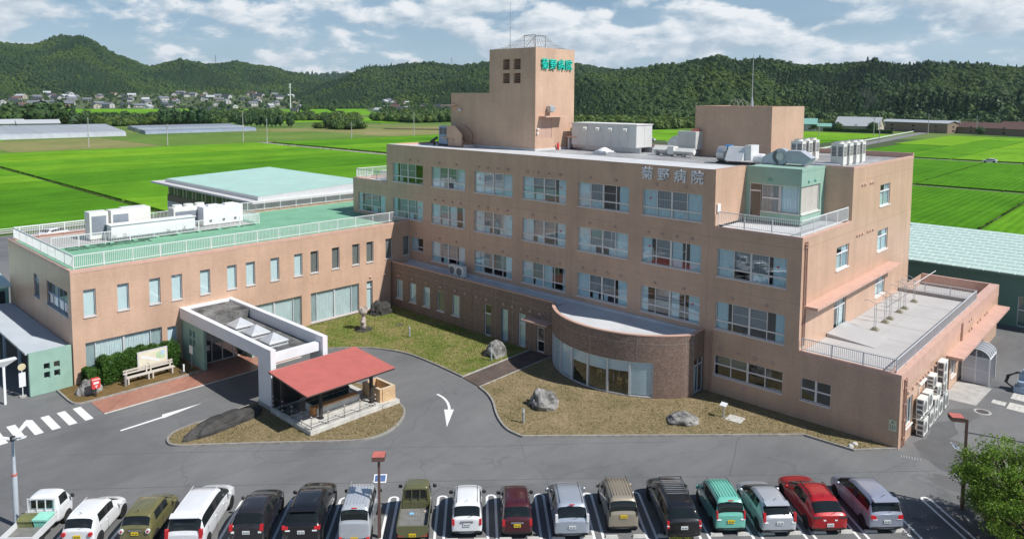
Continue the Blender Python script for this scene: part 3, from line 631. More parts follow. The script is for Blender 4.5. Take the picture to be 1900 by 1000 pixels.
# movement joints and the change of level lines on the big front
jt = MB()
for z in (7.62, 11.25):
    fbox(jt, Fm, -9.8, 39.9, z - .012, z + .012, .001, .004)
for x in (8.87, 21.0, 33.3): fbox(jt, Fm, x - .010, x + .010, 4.6, 15.9 if x < 33 else 11.9, .001, .005)
for z in (7.62, 11.25, 14.9): fbox(jt, Fr, 0.05, 24.6, z - .012, z + .012, .001, .004) if z < 12 else fbox(jt, Fr, 9.3, 24.6, z - .012, z + .012, .001, .004)
jt.build('wall_joint', M('joint', (0.44, 0.28, 0.20), 0.7, .05), HB)
# roofs, copings
rf = MB()
rf.quad([(-3.74, .02, 15.78), (39.9, .02, 15.78), (39.9, 24.7, 15.78), (20.02, 24.7, 15.78), (20.02, 19.58, 15.78), (-3.74, 19.58, 15.78)]) if False else None
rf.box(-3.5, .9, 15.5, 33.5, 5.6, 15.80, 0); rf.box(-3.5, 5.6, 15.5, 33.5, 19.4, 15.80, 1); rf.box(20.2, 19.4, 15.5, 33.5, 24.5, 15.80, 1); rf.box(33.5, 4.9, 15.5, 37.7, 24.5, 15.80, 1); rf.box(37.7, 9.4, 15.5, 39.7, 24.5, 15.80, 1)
rf.box(-9.6, .2, 11.5, -3.76, 15.8, 11.72)
rf.build('roof', [ROOFW, stain_shade_roof('roof_stain_shade', (0.20, 0.20, 0.205), (0.47, 0.48, 0.49), 0.25)], HB)  # stained rear also darkened as shade, front strip pale as sunlit: light in the colours
MB().box(33.76, .12, 11.7, 39.75, 9.19, 11.86).build('terrace_floor', ROOFW, HB)
cp = MB()
cp.box(-3.76, .0015, 15.78, 33.5, .9, 15.99, 1)                                  # broad pale upstand along the front edge
cp.box(-3.76, -.02, 15.95, 33.77, .0, 16.0, 0)
cp.box(33.5, 0.004, 15.985, 33.77, 4.7, 16.0, 0); cp.box(-3.78, .9, 15.80, -3.5, 19.6, 16.0, 0); cp.box(-3.78, 19.35, 15.80, 20.25, 19.62, 16.12, 0); cp.box(20.0, 19.62, 15.8, 20.25, 24.5, 16.12, 0)
cp.box(20.0, 24.5, 15.8, 39.95, 24.74, 16.25, 0); cp.box(39.7, 9.18, 15.8, 39.95, 24.5, 16.0, 0); cp.box(37.9, 9.18, 15.8, 39.7, 9.4, 16.0, 0); cp.box(33.77, 4.68, 15.80, 37.92, 4.9, 15.99, 2); cp.box(37.7, 4.9, 15.8, 37.92, 9.18, 15.99, 2)
cp.box(-9.87, -.02, 11.7, -3.76, .2, 12.03, 0); cp.box(-9.87, .2, 11.7, -9.6, 16.0, 12.03, 0); cp.box(33.77, -.02, 11.86, 39.95, .12, 12.03, 0); cp.box(39.75, .12, 11.86, 39.95, 9.18, 12.03, 0)
cp.build('coping', [SALMON, ROOFW, GREENW], HB)
railing(HB, [(33.95, .15), (39.75, .15), (39.75, 8.9)], 12.03, 1.05)
railing(HB, [(-9.6, 15.0), (-9.6, .3), (-4.0, .3)], 12.03, 1.0)
railing(HB, [(-8.0, 6.0), (-8.0, 2.4), (-4.0, 2.4)], 11.75, 1.0)
bx = MB(); bx.box(33.755, .20, 12.95, 33.86, .62, 13.55); bx.build('terrace_sign_box', ALUW, HB)
# vent hoods
vm = MB(); n = 8
for i in range(n):
    for j in range(4):
        a0, a1 = math.pi * i / n, math.pi * (i + 1) / n; b0, b1 = math.pi / 2 * j / 4, math.pi / 2 * (j + 1) / 4
        f = lambda a, b: (0.14 * math.cos(a), -0.16 * math.cos(b) * (0.35 + .65 * math.sin(a)), 0.18 * math.sin(b) * 1.0 - .08 if False else 0.15 * math.sin(a) * math.cos(b * .3) - .03)
for k in range(6):
    a0, a1 = math.pi * k / 6, math.pi * (k + 1) / 6
    p = lambda a, d: (0.15 * math.cos(a), -d, 0.15 * math.sin(a))
    vm.quad([p(a0, 0), p(a1, 0), p(a1, .12), p(a0, .12)]); vm.quad([p(a0, .12), p(a1, .12), (.05 * math.cos(a1), -.19, .05 * math.sin(a1)), (.05 * math.cos(a0), -.19, .05 * math.sin(a0))])
vm.box(-.15, -.10, -.10, .15, 0, 0.0)
VENT = vm.mesh('vent_hood', M('vent_paint', (0.56, 0.385, 0.31), 0.45, .08, 3), True); VENTG = VENT.copy(); VENTG.materials[0] = M('vent_green', (0.22, 0.47, 0.40), .5)
def vents(F, lst, z, me=VENT):
    for a in lst:
        rz = 0 if isinstance(F, FaceY) else math.pi / 2
        link('vent_hood', me, HB, loc=F.P(a, z, 0.0), rot=(0, 0, rz), scale=(.8, .75, .8))
four = lambda k: [wx[k] + d for d in (.55, 1.75, 3.0, 4.22)]; two = lambda k: [wx[k] + 1.2, wx[k] + 3.65]
for k in (2, 5, 6): vents(Fm, two(k), 14.55)
vents(Fm, [0.1, 1.4], 14.55)
for k in (3, 4): vents(Fm, four(k), 14.55)
for k in (2, 3, 6): vents(Fm, four(k), 10.88)
for k in (4, 5): vents(Fm, two(k), 10.88)
for k in (2, 3, 6, 7): vents(Fm, two(k), 7.12)
for k in (4, 5): vents(Fm, four(k), 7.12)
vents(Fm, [1.0], 7.12); vents(Fm, [34.56, 35.8, 37.02, 38.24], 3.32); vents(Fg, [35.6], 15.05, VENTG); vents(Fg2, [6.0, 7.2], 15.05, VENTG)
vents(Fr, [11.2, 11.8, 13.1, 13.7], 14.5); vents(Fr, [10.5, 11.05, 11.67, 12.94, 13.5, 14.16], 10.74)
# lettering on the front
for i, ch in enumerate('菊野病院'):
    link('letter', text_mesh(ch, 1.02, .05, LETTERG), HB, loc=(28.2 + i * 1.385, -.07, 15.26), rot=(math.pi / 2, 0, 0), scale=(1.0, 1.0, 1.0))
# drain pipes on the corner strips
pp = MB()
pp.tube([(39.99, .45, 4.75), (39.99, .45, 11.7)], .045, 8); pp.tube([(39.99, .75, 4.75), (39.99, .75, 11.7)], .045, 8)
for z in (11.3, 11.5): pp.box(39.93, .35, z, 40.06, .85, z + .05)
pp.build('drain_pipe', PIPE, HB)
pp = MB().tube([(46.15, .95, .02), (46.15, .95, 4.2)], .05, 8); pp.tube([(46.15, .6, .02), (46.15, .6, 4.2)], .05, 8); [pp.box(46.08, .55, z, 46.2, 1.0, z + .05) for z in (.5, 1.6, 2.6, 3.6, 4.1)]; pp.build('drain_pipe', PIPE, HB)
pp = MB().tube([(46.13, 15.3, 2.9), (46.13, 15.3, 4.3)], .05, 8); pp.tube([(46.13, 15.6, 2.9), (46.13, 15.6, 4.3)], .05, 8); pp.build('drain_pipe', PIPE, HB)
pp = MB().tube([(33.78, -.10, .1), (33.78, -.10, 4.5)], .06, 8); pp.build('drain_pipe', PIPE, HB); pp = MB().tube([(.12, -2.55, .1), (.12, -2.55, 4.5)], .05, 8); pp.build('drain_pipe', PIPE, HB)
# shelf canopy on the right side wall
MB().box(39.9, .6, 7.26, 40.85, 19.0, 7.44).build('wall_canopy', SALMON, HB)
# ---- low right block with roof terrace
lowr = MB(); Fe = FaceX(46.08)
eh = [(1.3, 2.75, 0.85, 2.65), (10.9, 12.3, 0.1, 2.35), (12.75, 14.2, .8, 2.15), (20.2, 21.2, .1, 2.3), (23.0, 24.0, .1, 2.3)]
wall_skin(lowr, Fe, 0, 29.6, 0, H1, eh); wall_skin(lowr, FaceYp(29.6), 39.93, 46.08, 0, H1, []); wall_skin(lowr, FaceXn(39.93), 24.72, 29.6, 0, H1, [])
lowr.build('wall', TAN, HB)
window(HB, Fe, 1.3, 2.75, .85, 2.65, (.5,), (), fm=ALUW, w=.07, blinds=[(.5, 1, 0, 1, 'aqua')]); window(HB, Fe, 12.75, 14.2, .8, 2.15, (.5,), (), fm=ALUW, w=.07, blinds=[(0, 1, 0, .7, 'aqua')])
for a in ((10.9, 12.3, .1, 2.35), (20.2, 21.2, .1, 2.3), (23.0, 24.0, .1, 2.3)): window(HB, Fe, *a, (.5,), (), fm=BROWNM, w=.07, sill=False, name='side_door')
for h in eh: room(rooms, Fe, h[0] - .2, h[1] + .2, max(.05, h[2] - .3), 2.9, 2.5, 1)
MB().box(39.94, .25, 4.1, 45.4, 22.0, 4.36).build('roof_terrace', ROOFG, HB); MB().box(39.94, 22.2, 3.3, 45.4, 29.3, 3.6).build('roof', ROOFG, HB)
cp = MB(); cp.box(39.93, -.02, 4.36, 46.10, .25, 4.60); cp.box(45.40, .25, 3.6, 46.10, 29.35, 4.60); cp.box(39.95, 29.35, 3.6, 46.10, 29.62, 4.60); cp.build('coping', SALMON, HB)
MB().box(39.94, 22.0, 3.4, 45.4, 22.2, 4.62).build('upstand', CONC, HB)
for k in range(1, 6): MB().box(39.95, 22.0 * k / 6 - .02, 4.361, 45.3, 22.0 * k / 6 + .02, 4.368).build('floor_joint', CONC, HB)
MB().box(42.6, .3, 4.361, 42.64, 21.9, 4.366).build('floor_joint', CONC, HB)
rmp = MB().hexa([(39.96, 4.9, 4.362), (43.2, 4.7, 4.362), (43.2, 7.6, 4.362), (39.96, 8.9, 4.362), (39.96, 4.9, 4.62), (43.2, 4.7, 4.375), (43.2, 7.6, 4.375), (39.96, 8.9, 4.62)]); rmp.build('door_ramp', ROOFG, HB)
railing(HB, [(40.1, .15), (45.75, .15), (45.75, 22.1), (40.1, 22.1)], 4.6, .85, m=ALU, bal=.12)
MB().box(46.06, 11.0, 2.78, 47.12, 28.7, 2.96).build('wall_canopy', SALMON, HB)
vents(Fe, [1.57, 2.56, 3.58, 4.34, 4.98, 5.52, 6.25, 7.01, 7.79, 8.49, 18.2, 19.0, 21.2, 22.2, 24.0, 24.8], 3.1)
vents(Fe, [17.9, 18.7], 3.9)
bd = MB().box(45.52, -.03, 1.08, 45.95, -.004, 1.74); bo = bd.build('notice_board', M('notice_cream', (0.66, 0.67, 0.48), .6, .04, 4), HB)
nm = MB()
for i in range(3):
    for j in range(7 - i):
        nm.box(45.58 + i * .12, -.036, 1.45 - j * .045 - (.05 if i else 0), 45.64 + i * .12, -.031, 1.475 - j * .045 - (.05 if i else 0))
nm.cyl((0, 0), .06, 0, .005, 12); nm.xform(Matrix.Translation((45.73, -.031, 1.62)) @ Matrix.Rotation(math.pi / 2, 4, 'X'), len(nm.v) - 24)
nm.build('printed_text', M('print_blue', (0.09, 0.10, 0.20), .6), bo)
# ---- low brown front block and the round room
Fl = FaceY(-2.42)
lh = [(x, x + 1.0, 1.0, 2.9) for x in (.88, 2.92, 4.97, 7.0, 9.07)] + [(x, x + .82, .1, 2.9) for x in (13.3, 15.33, 17.36)] + [(19.42, 20.24, .1, 2.2)]
lb = MB(); wall_skin(lb, Fl, 0, 21.1, 0, 4.5, lh)
for i, h in enumerate(lh):
    if i < 5: window(HB, Fl, *h, (), (), fm=ALUW, w=.05, blinds=[(0, 1, 0, 1, 'aqua')] if i != 3 else [(0, 1, 0, 1, 'grey')])
    elif i == 8: window(HB, Fl, *h, (), (.45,), fm=PINKFR, w=.09, sill=False, name='garden_door')
    else: window(HB, Fl, *h, (), (.70,) if i != 6 else (), fm=ALUW if i != 6 else BLUEG, w=.06, blinds=[(0, 1, 0, 1, 'aqua')] if i != 5 else [(0, 1, 0, .7, 'grey')])
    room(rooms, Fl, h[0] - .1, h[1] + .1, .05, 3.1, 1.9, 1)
RC = Vector((27.0, 1.75, 0)); RR = 7.25
a_s = math.atan2(-2.42 - RC.y, 21.09 - RC.x); a_e = math.atan2(-1.6 - RC.y, 33.2 - RC.x)
if a_s > 0: a_s -= 2 * math.pi
def rp(t, r=RR): a = a_s + (a_e - a_s) * t; return (RC.x + r * math.cos(a), RC.y + r * math.sin(a))
NSEG = 48
gl0, gl1 = 0.02, 0.80                        # glazed part of the arc
def band(mb, t0, t1, z0, z1, r0, r1, m=0, seg=None):
    k = seg or max(2, int(NSEG * (t1 - t0)))
    for i in range(k):
        ta, tb = t0 + (t1 - t0) * i / k, t0 + (t1 - t0) * (i + 1) / k
        A, B, C2, D = rp(ta, r1), rp(tb, r1), rp(tb, r0), rp(ta, r0)
        mb.hexa([(*A, z0), (*B, z0), (*C2, z0), (*D, z0), (*A, z1), (*B, z1), (*C2, z1), (*D, z1)], m)
band(lb, 0, 1, 2.62, 4.5, RR - .3, RR); band(lb, gl1, 1, 0, 2.62, RR - .3, RR); band(lb, 0, gl1, 0, .12, RR - .25, RR - .02)
wall_skin(lb, FaceX(33.22), -1.6, 0.0, 0, 4.5, [(-1.5, -.1, .1, 2.6)])
lb.build('wall', DARKBRICK, HB, label='dark brown brick wall of the low front block with rounded corner room')
window(HB, FaceX(33.22), -1.5, -.1, .1, 2.6, (.55,), (.8,), fm=ALU, w=.06, sill=False, blinds=[(0, .5, 0, .8, 'blueblind')], name='side_door')
cp = MB(); cp.box(0.02, -2.44, 4.5, 21.1, -2.2, 4.57); band(cp, 0, 1, 4.5, 4.575, RR - .24, RR + .02); cp.box(33.0, -1.7, 4.5, 33.24, -.01, 4.56); cp.build('coping', SALMON, HB)
rf = MB(); rf.box(.02, -2.2, 4.0, 21.0, -.005, 4.15)
pts = [rp(i / 40, RR - .2) for i in range(41)]; rf.prism(pts + [(33.1, -.006), (21.0, -.006)], 4.0, 4.16)
rf.box(.02, -.22, 4.16, 33.2, -.004, 4.36)
rf.build('low_roof', ROOFW, HB)
# joints of the brick cladding panels
jt = MB()
for x in [1.9, 4.0, 6.1, 8.1, 10.2, 12.1, 14.7, 16.7, 18.7, 20.6]: fbox(jt, Fl, x - .012, x + .012, 0, 4.5, .001, .006)
fbox(jt, Fl, 0, 21.1, 3.72, 3.745, .001, .007); band(jt, 0, 1, 3.93, 3.955, RR + .001, RR + .008)
for t in (.25, .48, .72, .955): band(jt, t, t + .002, 0 if t > .8 else 2.62, 4.5, RR + .001, RR + .010, seg=1)
jt.build('panel_joint', M('joint_grey', (0.34, 0.30, 0.28), .7, .05), HB)
# curved glazing: seven bays, each a pane with roller blind
ng = 7; edges = [gl0 + (gl1 - gl0) * i / ng for i in range(ng + 1)]
fr = MB()
for t in edges: band(fr, t - .005, t + .005, .12, 2.62, RR - .24, RR - .04, seg=1)
band(fr, gl0, gl1, .12, .19, RR - .2, RR - .06); band(fr, gl0, gl1, 2.56, 2.62, RR - .2, RR - .06)
fr_o = fr.build('curved_window', ALU, HB)
for i in range(ng):
    a, b = edges[i] + .005, edges[i + 1] - .005
    pm = MB(); band(pm, a, b, .19, 2.56, RR - .125, RR - .115, seg=4); pm.build('pane', GLASS, fr_o)
    low = .22 if i in (0, 1, 2, 6) else 1.62 + .05 * (i - 3)
    zc = 2.55
    bl = MB()
    while zc - .10 > low: band(bl, a, b, zc - .095, zc, RR - .175, RR - .165 + .004 * ((int(zc * 10) % 2)), seg=4); zc -= .105
    if len(bl.v): bl.build('blind', BLINDB, fr_o)
rd = MB(); rd.prism([rp(i / 20, RR - .31) for i in range(21)] + [(33.1, 1.2), (21.0, 1.2)], .05, .06, 0); rd.build('dining_floor', M('floor_brown', (0.14, 0.085, 0.05), .4, .1), HB)
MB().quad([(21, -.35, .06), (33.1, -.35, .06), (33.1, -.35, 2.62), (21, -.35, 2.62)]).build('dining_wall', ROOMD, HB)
vents(Fl, [1.26, 3.38, 5.47, 7.51, 9.51, 10.87, 12.38, 13.59, 15.67, 16.71, 17.71, 18.72, 19.76], 3.3)
MB().box(18.7, -3.55, 2.78, 21.35, -2.41, 2.90).build('door_canopy', SALMON, HB)
# ---- wing
wg = MB(); Fw = FaceX(0.0); W0 = -30.85
wy = [-30.06, -27.78, -25.5, -23.82, -21.57, -19.31, -17.66, -15.41, -13.13, -11.48, -9.23, -6.98, -5.35, -3.06, -.85]
whs = [(y, y + .82, 4.86, 6.86) for y in wy] + [(-30.05, -24.66, .3, 2.94), (-24.25, -23.5, .3, 2.8), (-17.6, -12.45, .25, 3.0), (-11.52, -6.25, .25, 3.0), (-5.36, -4.66, .2, 3.0)]
wall_skin(wg, Fw, W0, 0, 0, 8.33, whs, reveal=.20)
for i, y in enumerate(wy): window(HB, Fw, y, y + .82, 4.86, 6.86, (), (), fm=ALU, w=.05, dep=.14, blinds=[(0, 1, 0, 1, 'aqua' if i < 9 else 'grey')])
for a, b in ((-30.05, -24.66), (-17.6, -12.45), (-11.52, -6.25)): window(HB, Fw, a, b, .3 if a < -30 else .25, 2.97, (.13, .49, .85), (), mid=1, fm=ALU, w=.05, dep=.17, curtains=[(0, .13, 'white'), (.13, .49, 'white'), (.49, .85, 'white'), (.85, 1, 'white')])
window(HB, Fw, -24.25, -23.5, .3, 2.8, (), (), fm=ALU, dep=.17, blinds=[(0, 1, 0, 1, 'blueblind')]); window(HB, Fw, -5.36, -4.66, .2, 3.0, (), (.75,), fm=ALU, dep=.17, blinds=[(0, 1, 0, 1, 'aqua')], sill=False)
Fwe = FaceY(W0); wes = [(-9.4, -7.95, 4.9, 6.7), (-5.9, -.8, 4.9, 6.72)]
wall_skin(wg, Fwe, -17.0, 0, 0, 8.33, wes); window(HB, Fwe, *wes[0], (.5,), (.7,), fm=BLUEG, blinds=[(0, .5, 0, 1, 'grey')]); window(HB, Fwe, *wes[1], (.25, .5, .75), (.5,), mid=1, fm=BLUEG, blinds=[(.25, .5, 0, 1, 'aqua'), (.5, .75, 0, .45, 'aqua')])
wall_skin(wg, FaceXn(-17.0), W0, 9.0, 0, 8.33, []); wall_skin(wg, FaceYp(9.0), -17.0, -9.85, 0, 8.33, [])
wg.build('wall', TAN, HB, label='sunlit tan tiled wall of the two storey wing')
MB().box(-16.98, W0 + .02, 4.2, -.22, -.01, 4.3).build('floor_slab', CONC, HB)
for i, h in enumerate(whs): room(rooms, Fw, h[0] - .15, h[1] + .15, h[2] - .2, h[3] + .25, 1.2, 0)
for h in wes: room(rooms, Fwe, h[0] - .15, h[1] + .15, h[2] - .2, h[3] + .25, 1.5, 0)
rooms.build('interior', [ROOM, ROOMD], HB)
gr = MB(); gr.box(-16.8, W0 + .2, 8.0, -.2, -.02, 8.16); gr.box(-16.8, -.02, 8.0, -9.87, 8.8, 8.16); gr.build('wing_roof', GREENROOF, HB)
sb = MB()
for y0, y1, x0, x1 in ((-29.6, -11.3, -10.55, -9.6), (-28.5, -22.0, -9.6, -8.7)):
    n = 26
    for i in range(n):
        ya, yb = y0 + (y1 - y0) * i / n, y0 + (y1 - y0) * (i + 1) / n
        sb.quad([(x0, ya, 8.165), (x1 + rnd.uniform(-.35, .35), ya, 8.165), (x1 + rnd.uniform(-.35, .35), yb, 8.165), (x0, yb, 8.165)])
sb.build('roof_stain', DARKSTAIN, HB)
MB().box(-16.8, -29.9, 8.161, -10.56, -11.6, 8.172).build('plant_deck', M('deck_grey', (0.36, 0.35, .34), .9, .2, .8, bmp=.2), HB)
cp = MB(); cp.box(-.22, W0 - .02, 8.16, .02, -.001, 8.42); cp.box(-17.02, W0 - .02, 8.16, -.22, W0 + .2, 8.42); cp.box(-17.02, W0 + .2, 8.16, -16.8, 9.0, 8.42); cp.build('coping', SALMON, HB)
railing(HB, [(-.35, -.3), (-.35, W0 + .35), (-16.6, W0 + .35), (-16.6, 8.6)], 8.42, 1.0)
railing(HB, [(-9.9, -29.4), (-9.9, -11.2), (-16.5, -11.2)], 8.18, 1.05)
for y in np.arange(-28.7, -11.4, 1.9): link('rail_foot', unit_mesh(GREENROOF), HB, loc=(-9.75, float(y), 8.21), scale=(.5, .35, .1))
vents(Fw, [-4.95, -3.2], 3.35)
# ---- stair tower and lift block on the roof
tw = MB(); Ft = FaceY(5.91); th = [(7.42, 8.36, 23.66, 24.68), (8.87, 9.81, 23.66, 24.68), (7.42, 8.36, 22.33, 23.3), (8.87, 9.81, 22.33, 23.3)]
wall_skin(tw, Ft, 5.54, 11.74, 15.8, 25.72, th, reveal=.3); wall_skin(tw, Ft, -.23, 5.54, 15.8, 21.38, [])
Ftx = FaceX(11.74); wall_skin(tw, Ftx, 5.91, 11.87, 15.8, 25.72, [(6.75, 8.45, 17.0, 18.95)], reveal=.12)
wall_skin(tw, FaceYp(11.87), 5.54, 11.74, 15.8, 25.72, []); wall_skin(tw, FaceXn(5.54), 5.91, 11.87, 21.3, 25.72, []); wall_skin(tw, FaceYp(11.87), -.23, 5.54, 15.8, 21.38, []); wall_skin(tw, FaceXn(-.23), 5.91, 11.87, 15.8, 21.38, [(6.3, 7.6, 17.9, 20.0)])
tw.box(-.22, 5.92, 21.2, 5.54, 11.86, 21.36); tw.box(5.55, 5.92, 25.5, 11.73, 11.86, 25.66)
tw.build('stair_tower', TAN, HB); tw = MB(); Fli = FaceY(12.85); wall_skin(tw, Fli, 24.92, 32.05, 15.8, 20.3, []); wall_skin(tw, FaceX(32.05), 12.85, 19.74, 15.8, 20.3, []); wall_skin(tw, FaceYp(19.74), 24.92, 32.05, 15.8, 20.3, []); wall_skin(tw, FaceXn(24.92), 12.85, 19.74, 15.8, 20.3, []); tw.box(24.94, 12.87, 20.1, 32.03, 19.72, 20.24)
tw.build('lift_block', TAN, HB)
pl = MB(); pl.box(-.4, 5.9 - .08, 15.8, 11.82, 5.908, 16.0); pl.box(11.742, 5.9, 15.8, 11.83, 11.9, 16.0); pl.build('tower_plinth', ROOFW, HB)
for h in th:   # open ventilation lattices with louvred slats behind
    f = MB()
    for k in range(4): fbox(f, Ft, h[0] + .2 * k + .1, h[0] + .2 * k + .14, h[2], h[3], -.24, -.20)
    for k in range(3): fbox(f, Ft, h[0], h[1], h[2] + .25 * k + .2, h[2] + .25 * k + .24, -.245, -.205)
    f.build('lattice', PIPE, HB)
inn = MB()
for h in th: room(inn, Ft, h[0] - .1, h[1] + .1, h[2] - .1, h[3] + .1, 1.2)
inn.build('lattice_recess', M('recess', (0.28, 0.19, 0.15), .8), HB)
fl = MB(); fbox(fl, Ftx, 6.75, 7.59, 17.0, 18.95, -.11, -.05); fbox(fl, Ftx, 7.61, 8.45, 17.0, 18.95, -.11, -.05); fl.build('tower_door', M('door_pink', (.50, .33, .27), .5, .05), HB)
MB().box(11.74, 6.45, 19.05, 12.65, 9.75, 19.17).build('door_hood', SALMON, HB); MB().box(-1.1, 5.2, 20.0, .75, 6.6, 20.13).build('door_hood', TAN, HB)
vh = MB().box(11.74, 7.55, 19.5, 12.1, 8.15, 20.1); vh.hexa([(12.1, 7.5, 19.6), (12.35, 7.5, 19.6), (12.35, 8.2, 19.6), (12.1, 8.2, 19.6), (12.1, 7.5, 20.2), (12.3, 7.5, 20.05), (12.3, 8.2, 20.05), (12.1, 8.2, 20.2)]); vh.build('vent_cowl', STEEL, HB)
for p in ((11.86, 6.2, 17.9), (11.86, 6.15, 17.5), (11.86, 11.5, 17.9)):
    MB().lathe([(.02, -.12), (.11, -.06), (.12, 0), (.09, .08), (.02, .11)], n=10).build('wall_lamp', WHITEW, HB, True, loc=p)
MB().lathe([(.02, -.16), (.15, -.08), (.17, 0), (.12, .1), (.02, .16)], n=10).build('wall_lamp', WHITEW, HB, True, loc=(1.35, 5.72, 19.6))
for i, ch in enumerate('菊野病院'):
    link('letter', text_mesh(ch, 1.08, .09, LETTERT), HB, loc=(11.86, 7.15 + i * 1.22, 24.1), rot=(math.pi / 2, 0, math.pi / 2))
# roof stair beside the tower
st = MB().hexa([(.75, 4.25, 15.8), (.75, 4.4, 15.8), (.74, 4.4, 15.8), (.74, 4.25, 15.8), (.75, 4.25, 15.8), (.75, 4.4, 15.8), (.74, 4.4, 15.8), (.74, 4.25, 15.8)])
st = MB()
prof = [(.85, 17.98), (.85, 16.7), (1.9, 16.7), (2.5, 15.85), (3.12, 15.85), (3.12, 17.15), (2.1, 17.98)]
for y in (4.3, 5.65):
    for pa in ([(.85, 17.98), (.85, 16.7), (1.9, 16.7), (2.1, 17.98)], [(2.1, 17.98), (1.9, 16.7), (2.5, 15.85), (3.12, 15.85), (3.12, 17.15)]):
        st.prism([(x, z) for x, z in pa], 0, .14); k = len(pa); st.v[-2 * k:] = [(q[0], y + q[2], q[1]) for q in st.v[-2 * k:]]
for k in range(5): st.box(.9 + .42 * k, 4.44, 15.85, 1.32 + .42 * k, 5.64, 16.85 - .2 * k)
st.box(.1, 4.3, 16.6, .9, 5.79, 16.75)
st.build('roof_stair', TAN, HB)

# ---------------------------------------------------------------- entrance canopy
EC = thing('entrance_canopy', 'white porte-cochere with three pyramid skylights over the hospital entrance drive', 'canopy', loc=(0, -21.1, 0))
EC.location = (0, 0, 0)
b = MB(); b.box(.005, -23.28, 3.3, 14.3, -22.9, 4.18); b.box(12.6, -23.279, .35, 14.299, -22.901, 3.3); b.build('beam', WHITEW, EC)
b = MB(); b.box(.005, -19.33, 3.3, 14.3, -18.95, 4.18); b.box(12.6, -19.329, .35, 14.299, -18.951, 3.3); b.build('beam', WHITEW, EC)
b = MB(); b.box(13.5, -22.898, 3.15, 13.95, -19.332, 3.72); b.box(.005, -22.898, 3.9, .35, -19.332, 4.16); b.build('cross_beam', WHITEW, EC)
b = MB(); b.box(12.55, -23.33, .09, 14.35, -22.85, .36); b.build('leg_base', CONC, EC); b = MB(); b.box(12.55, -19.38, .09, 14.35, -18.9, .36); b.build('leg_base', CONC, EC)
MB().box(.35, -22.895, 3.32, 3.76, -19.335, 3.98).build('upper_roof', STAIN, EC); MB().box(3.765, -22.895, 3.15, 13.5, -19.335, 3.36).build('roof', STAIN, EC)
s = MB(); s.box(-.78, -.78, 0, .78, .78, .14); s.box(-.70, -.70, .14, .70, .70, .26, 1); s.box(-.82, -.82, .26, .82, .82, .36); s.hexa([(-.80, -.80, .36), (.80, -.80, .36), (.80, .80, .36), (-.80, .80, .36), (-.72, -.72, .44), (.72, -.72, .44), (.72, .72, .44), (-.72, .72, .44)])
apex = (0, 0, 1.0); c4 = [(-.72, -.72, .441), (.72, -.72, .441), (.72, .72, .441), (-.72, .72, .441)]
for k in range(4): s.quad([c4[k], c4[(k + 1) % 4], apex])
SKY = s.mesh('skylight', [M('skylight_metal', (.56, .58, .60), .35, .1, 2, metal=.2), DARK])
for x in (5.95, 8.4, 10.95): link('skylight', SKY, EC, loc=(x, -21.2, 3.36), scale=(.92, .92, .85))
# vestibule walls under it
def thick_wall(mb, F, a0, a1, z0, z1, holes, t):
    wall_skin(mb, F, a0, a1, z0, z1, holes, reveal=t)
    hs = holes; A = sorted({a0, a1, *[h[0] for h in hs], *[h[1] for h in hs]}); Z = sorted({z0, z1, *[h[2] for h in hs], *[h[3] for h in hs]})
    for i in range(len(A) - 1):
        for j in range(len(Z) - 1):
            ca, cz = (A[i] + A[i + 1]) / 2, (Z[j] + Z[j + 1]) / 2
            if any(h[0] < ca < h[1] and h[2] < cz < h[3] for h in hs): continue
            mb.quad([F.P(A[i], Z[j], -t), F.P(A[i], Z[j + 1], -t), F.P(A[i + 1], Z[j + 1], -t), F.P(A[i + 1], Z[j], -t)])
    for (pa, pz), (qa, qz) in zip([(a0, z0), (a1, z0), (a1, z1), (a0, z1)], [(a1, z0), (a1, z1), (a0, z1), (a0, z0)]):
        mb.quad([F.P(pa, pz, 0), F.P(qa, qz, 0), F.P(qa, qz, -t), F.P(pa, pz, -t)])
b = MB(); thick_wall(b, FaceY(-23.12), .02, 3.85, .02, 3.3, [(1.35, 1.75, 2.2, 2.7), (1.95, 2.35, 2.2, 2.7), (1.35, 1.75, 1.5, 2.0), (1.95, 2.35, 1.5, 2.0)], .22); b.build('porch_wall', GREENW, EC, label='green porch wall with four square openings')
b = MB(); b.box(.02, -19.25, .02, 3.85, -19.03, 3.3); b.build('porch_wall', GREENW, EC)
df = MB()
for y in (-22.85, -21.9, -21.05, -20.15, -19.3): df.box(2.46, y - .03, .02, 2.54, y + .03, 2.7)
df.box(2.45, -22.88, 2.6, 2.55, -19.27, 2.72); df.box(2.45, -22.88, .02, 2.55, -19.27, .07); dfo = df.build('entrance_door', ALU, EC)
for a, c in ((-22.82, -21.93), (-21.87, -21.08), (-21.02, -20.18), (-20.12, -19.33)): link('pane', PANE_ME, dfo, loc=(2.5, (a + c) / 2, 1.34), scale=(.01, c - a, 2.5))
MB().box(.05, -22.88, .02, 2.3, -19.27, .022).build('porch_floor', M('floor_dark', (.10, .07, .06), .5, .15), EC)
MB().box(2.42, -22.87, 2.73, 2.58, -19.28, 3.14).build('door_head', GREENW, EC)
for y, z, w, h in ((-22.55, 1.9, .35, .5), (-22.35, 1.25, .5, .4)): MB().box(2.56, y - w / 2, z - h / 2, 2.575, y + w / 2, z + h / 2).build('door_notice', PLATEW, EC)
MB().box(.02, -22.9, .03, .10, -19.3, 3.25).build('lobby_wall', ROOMD, EC)
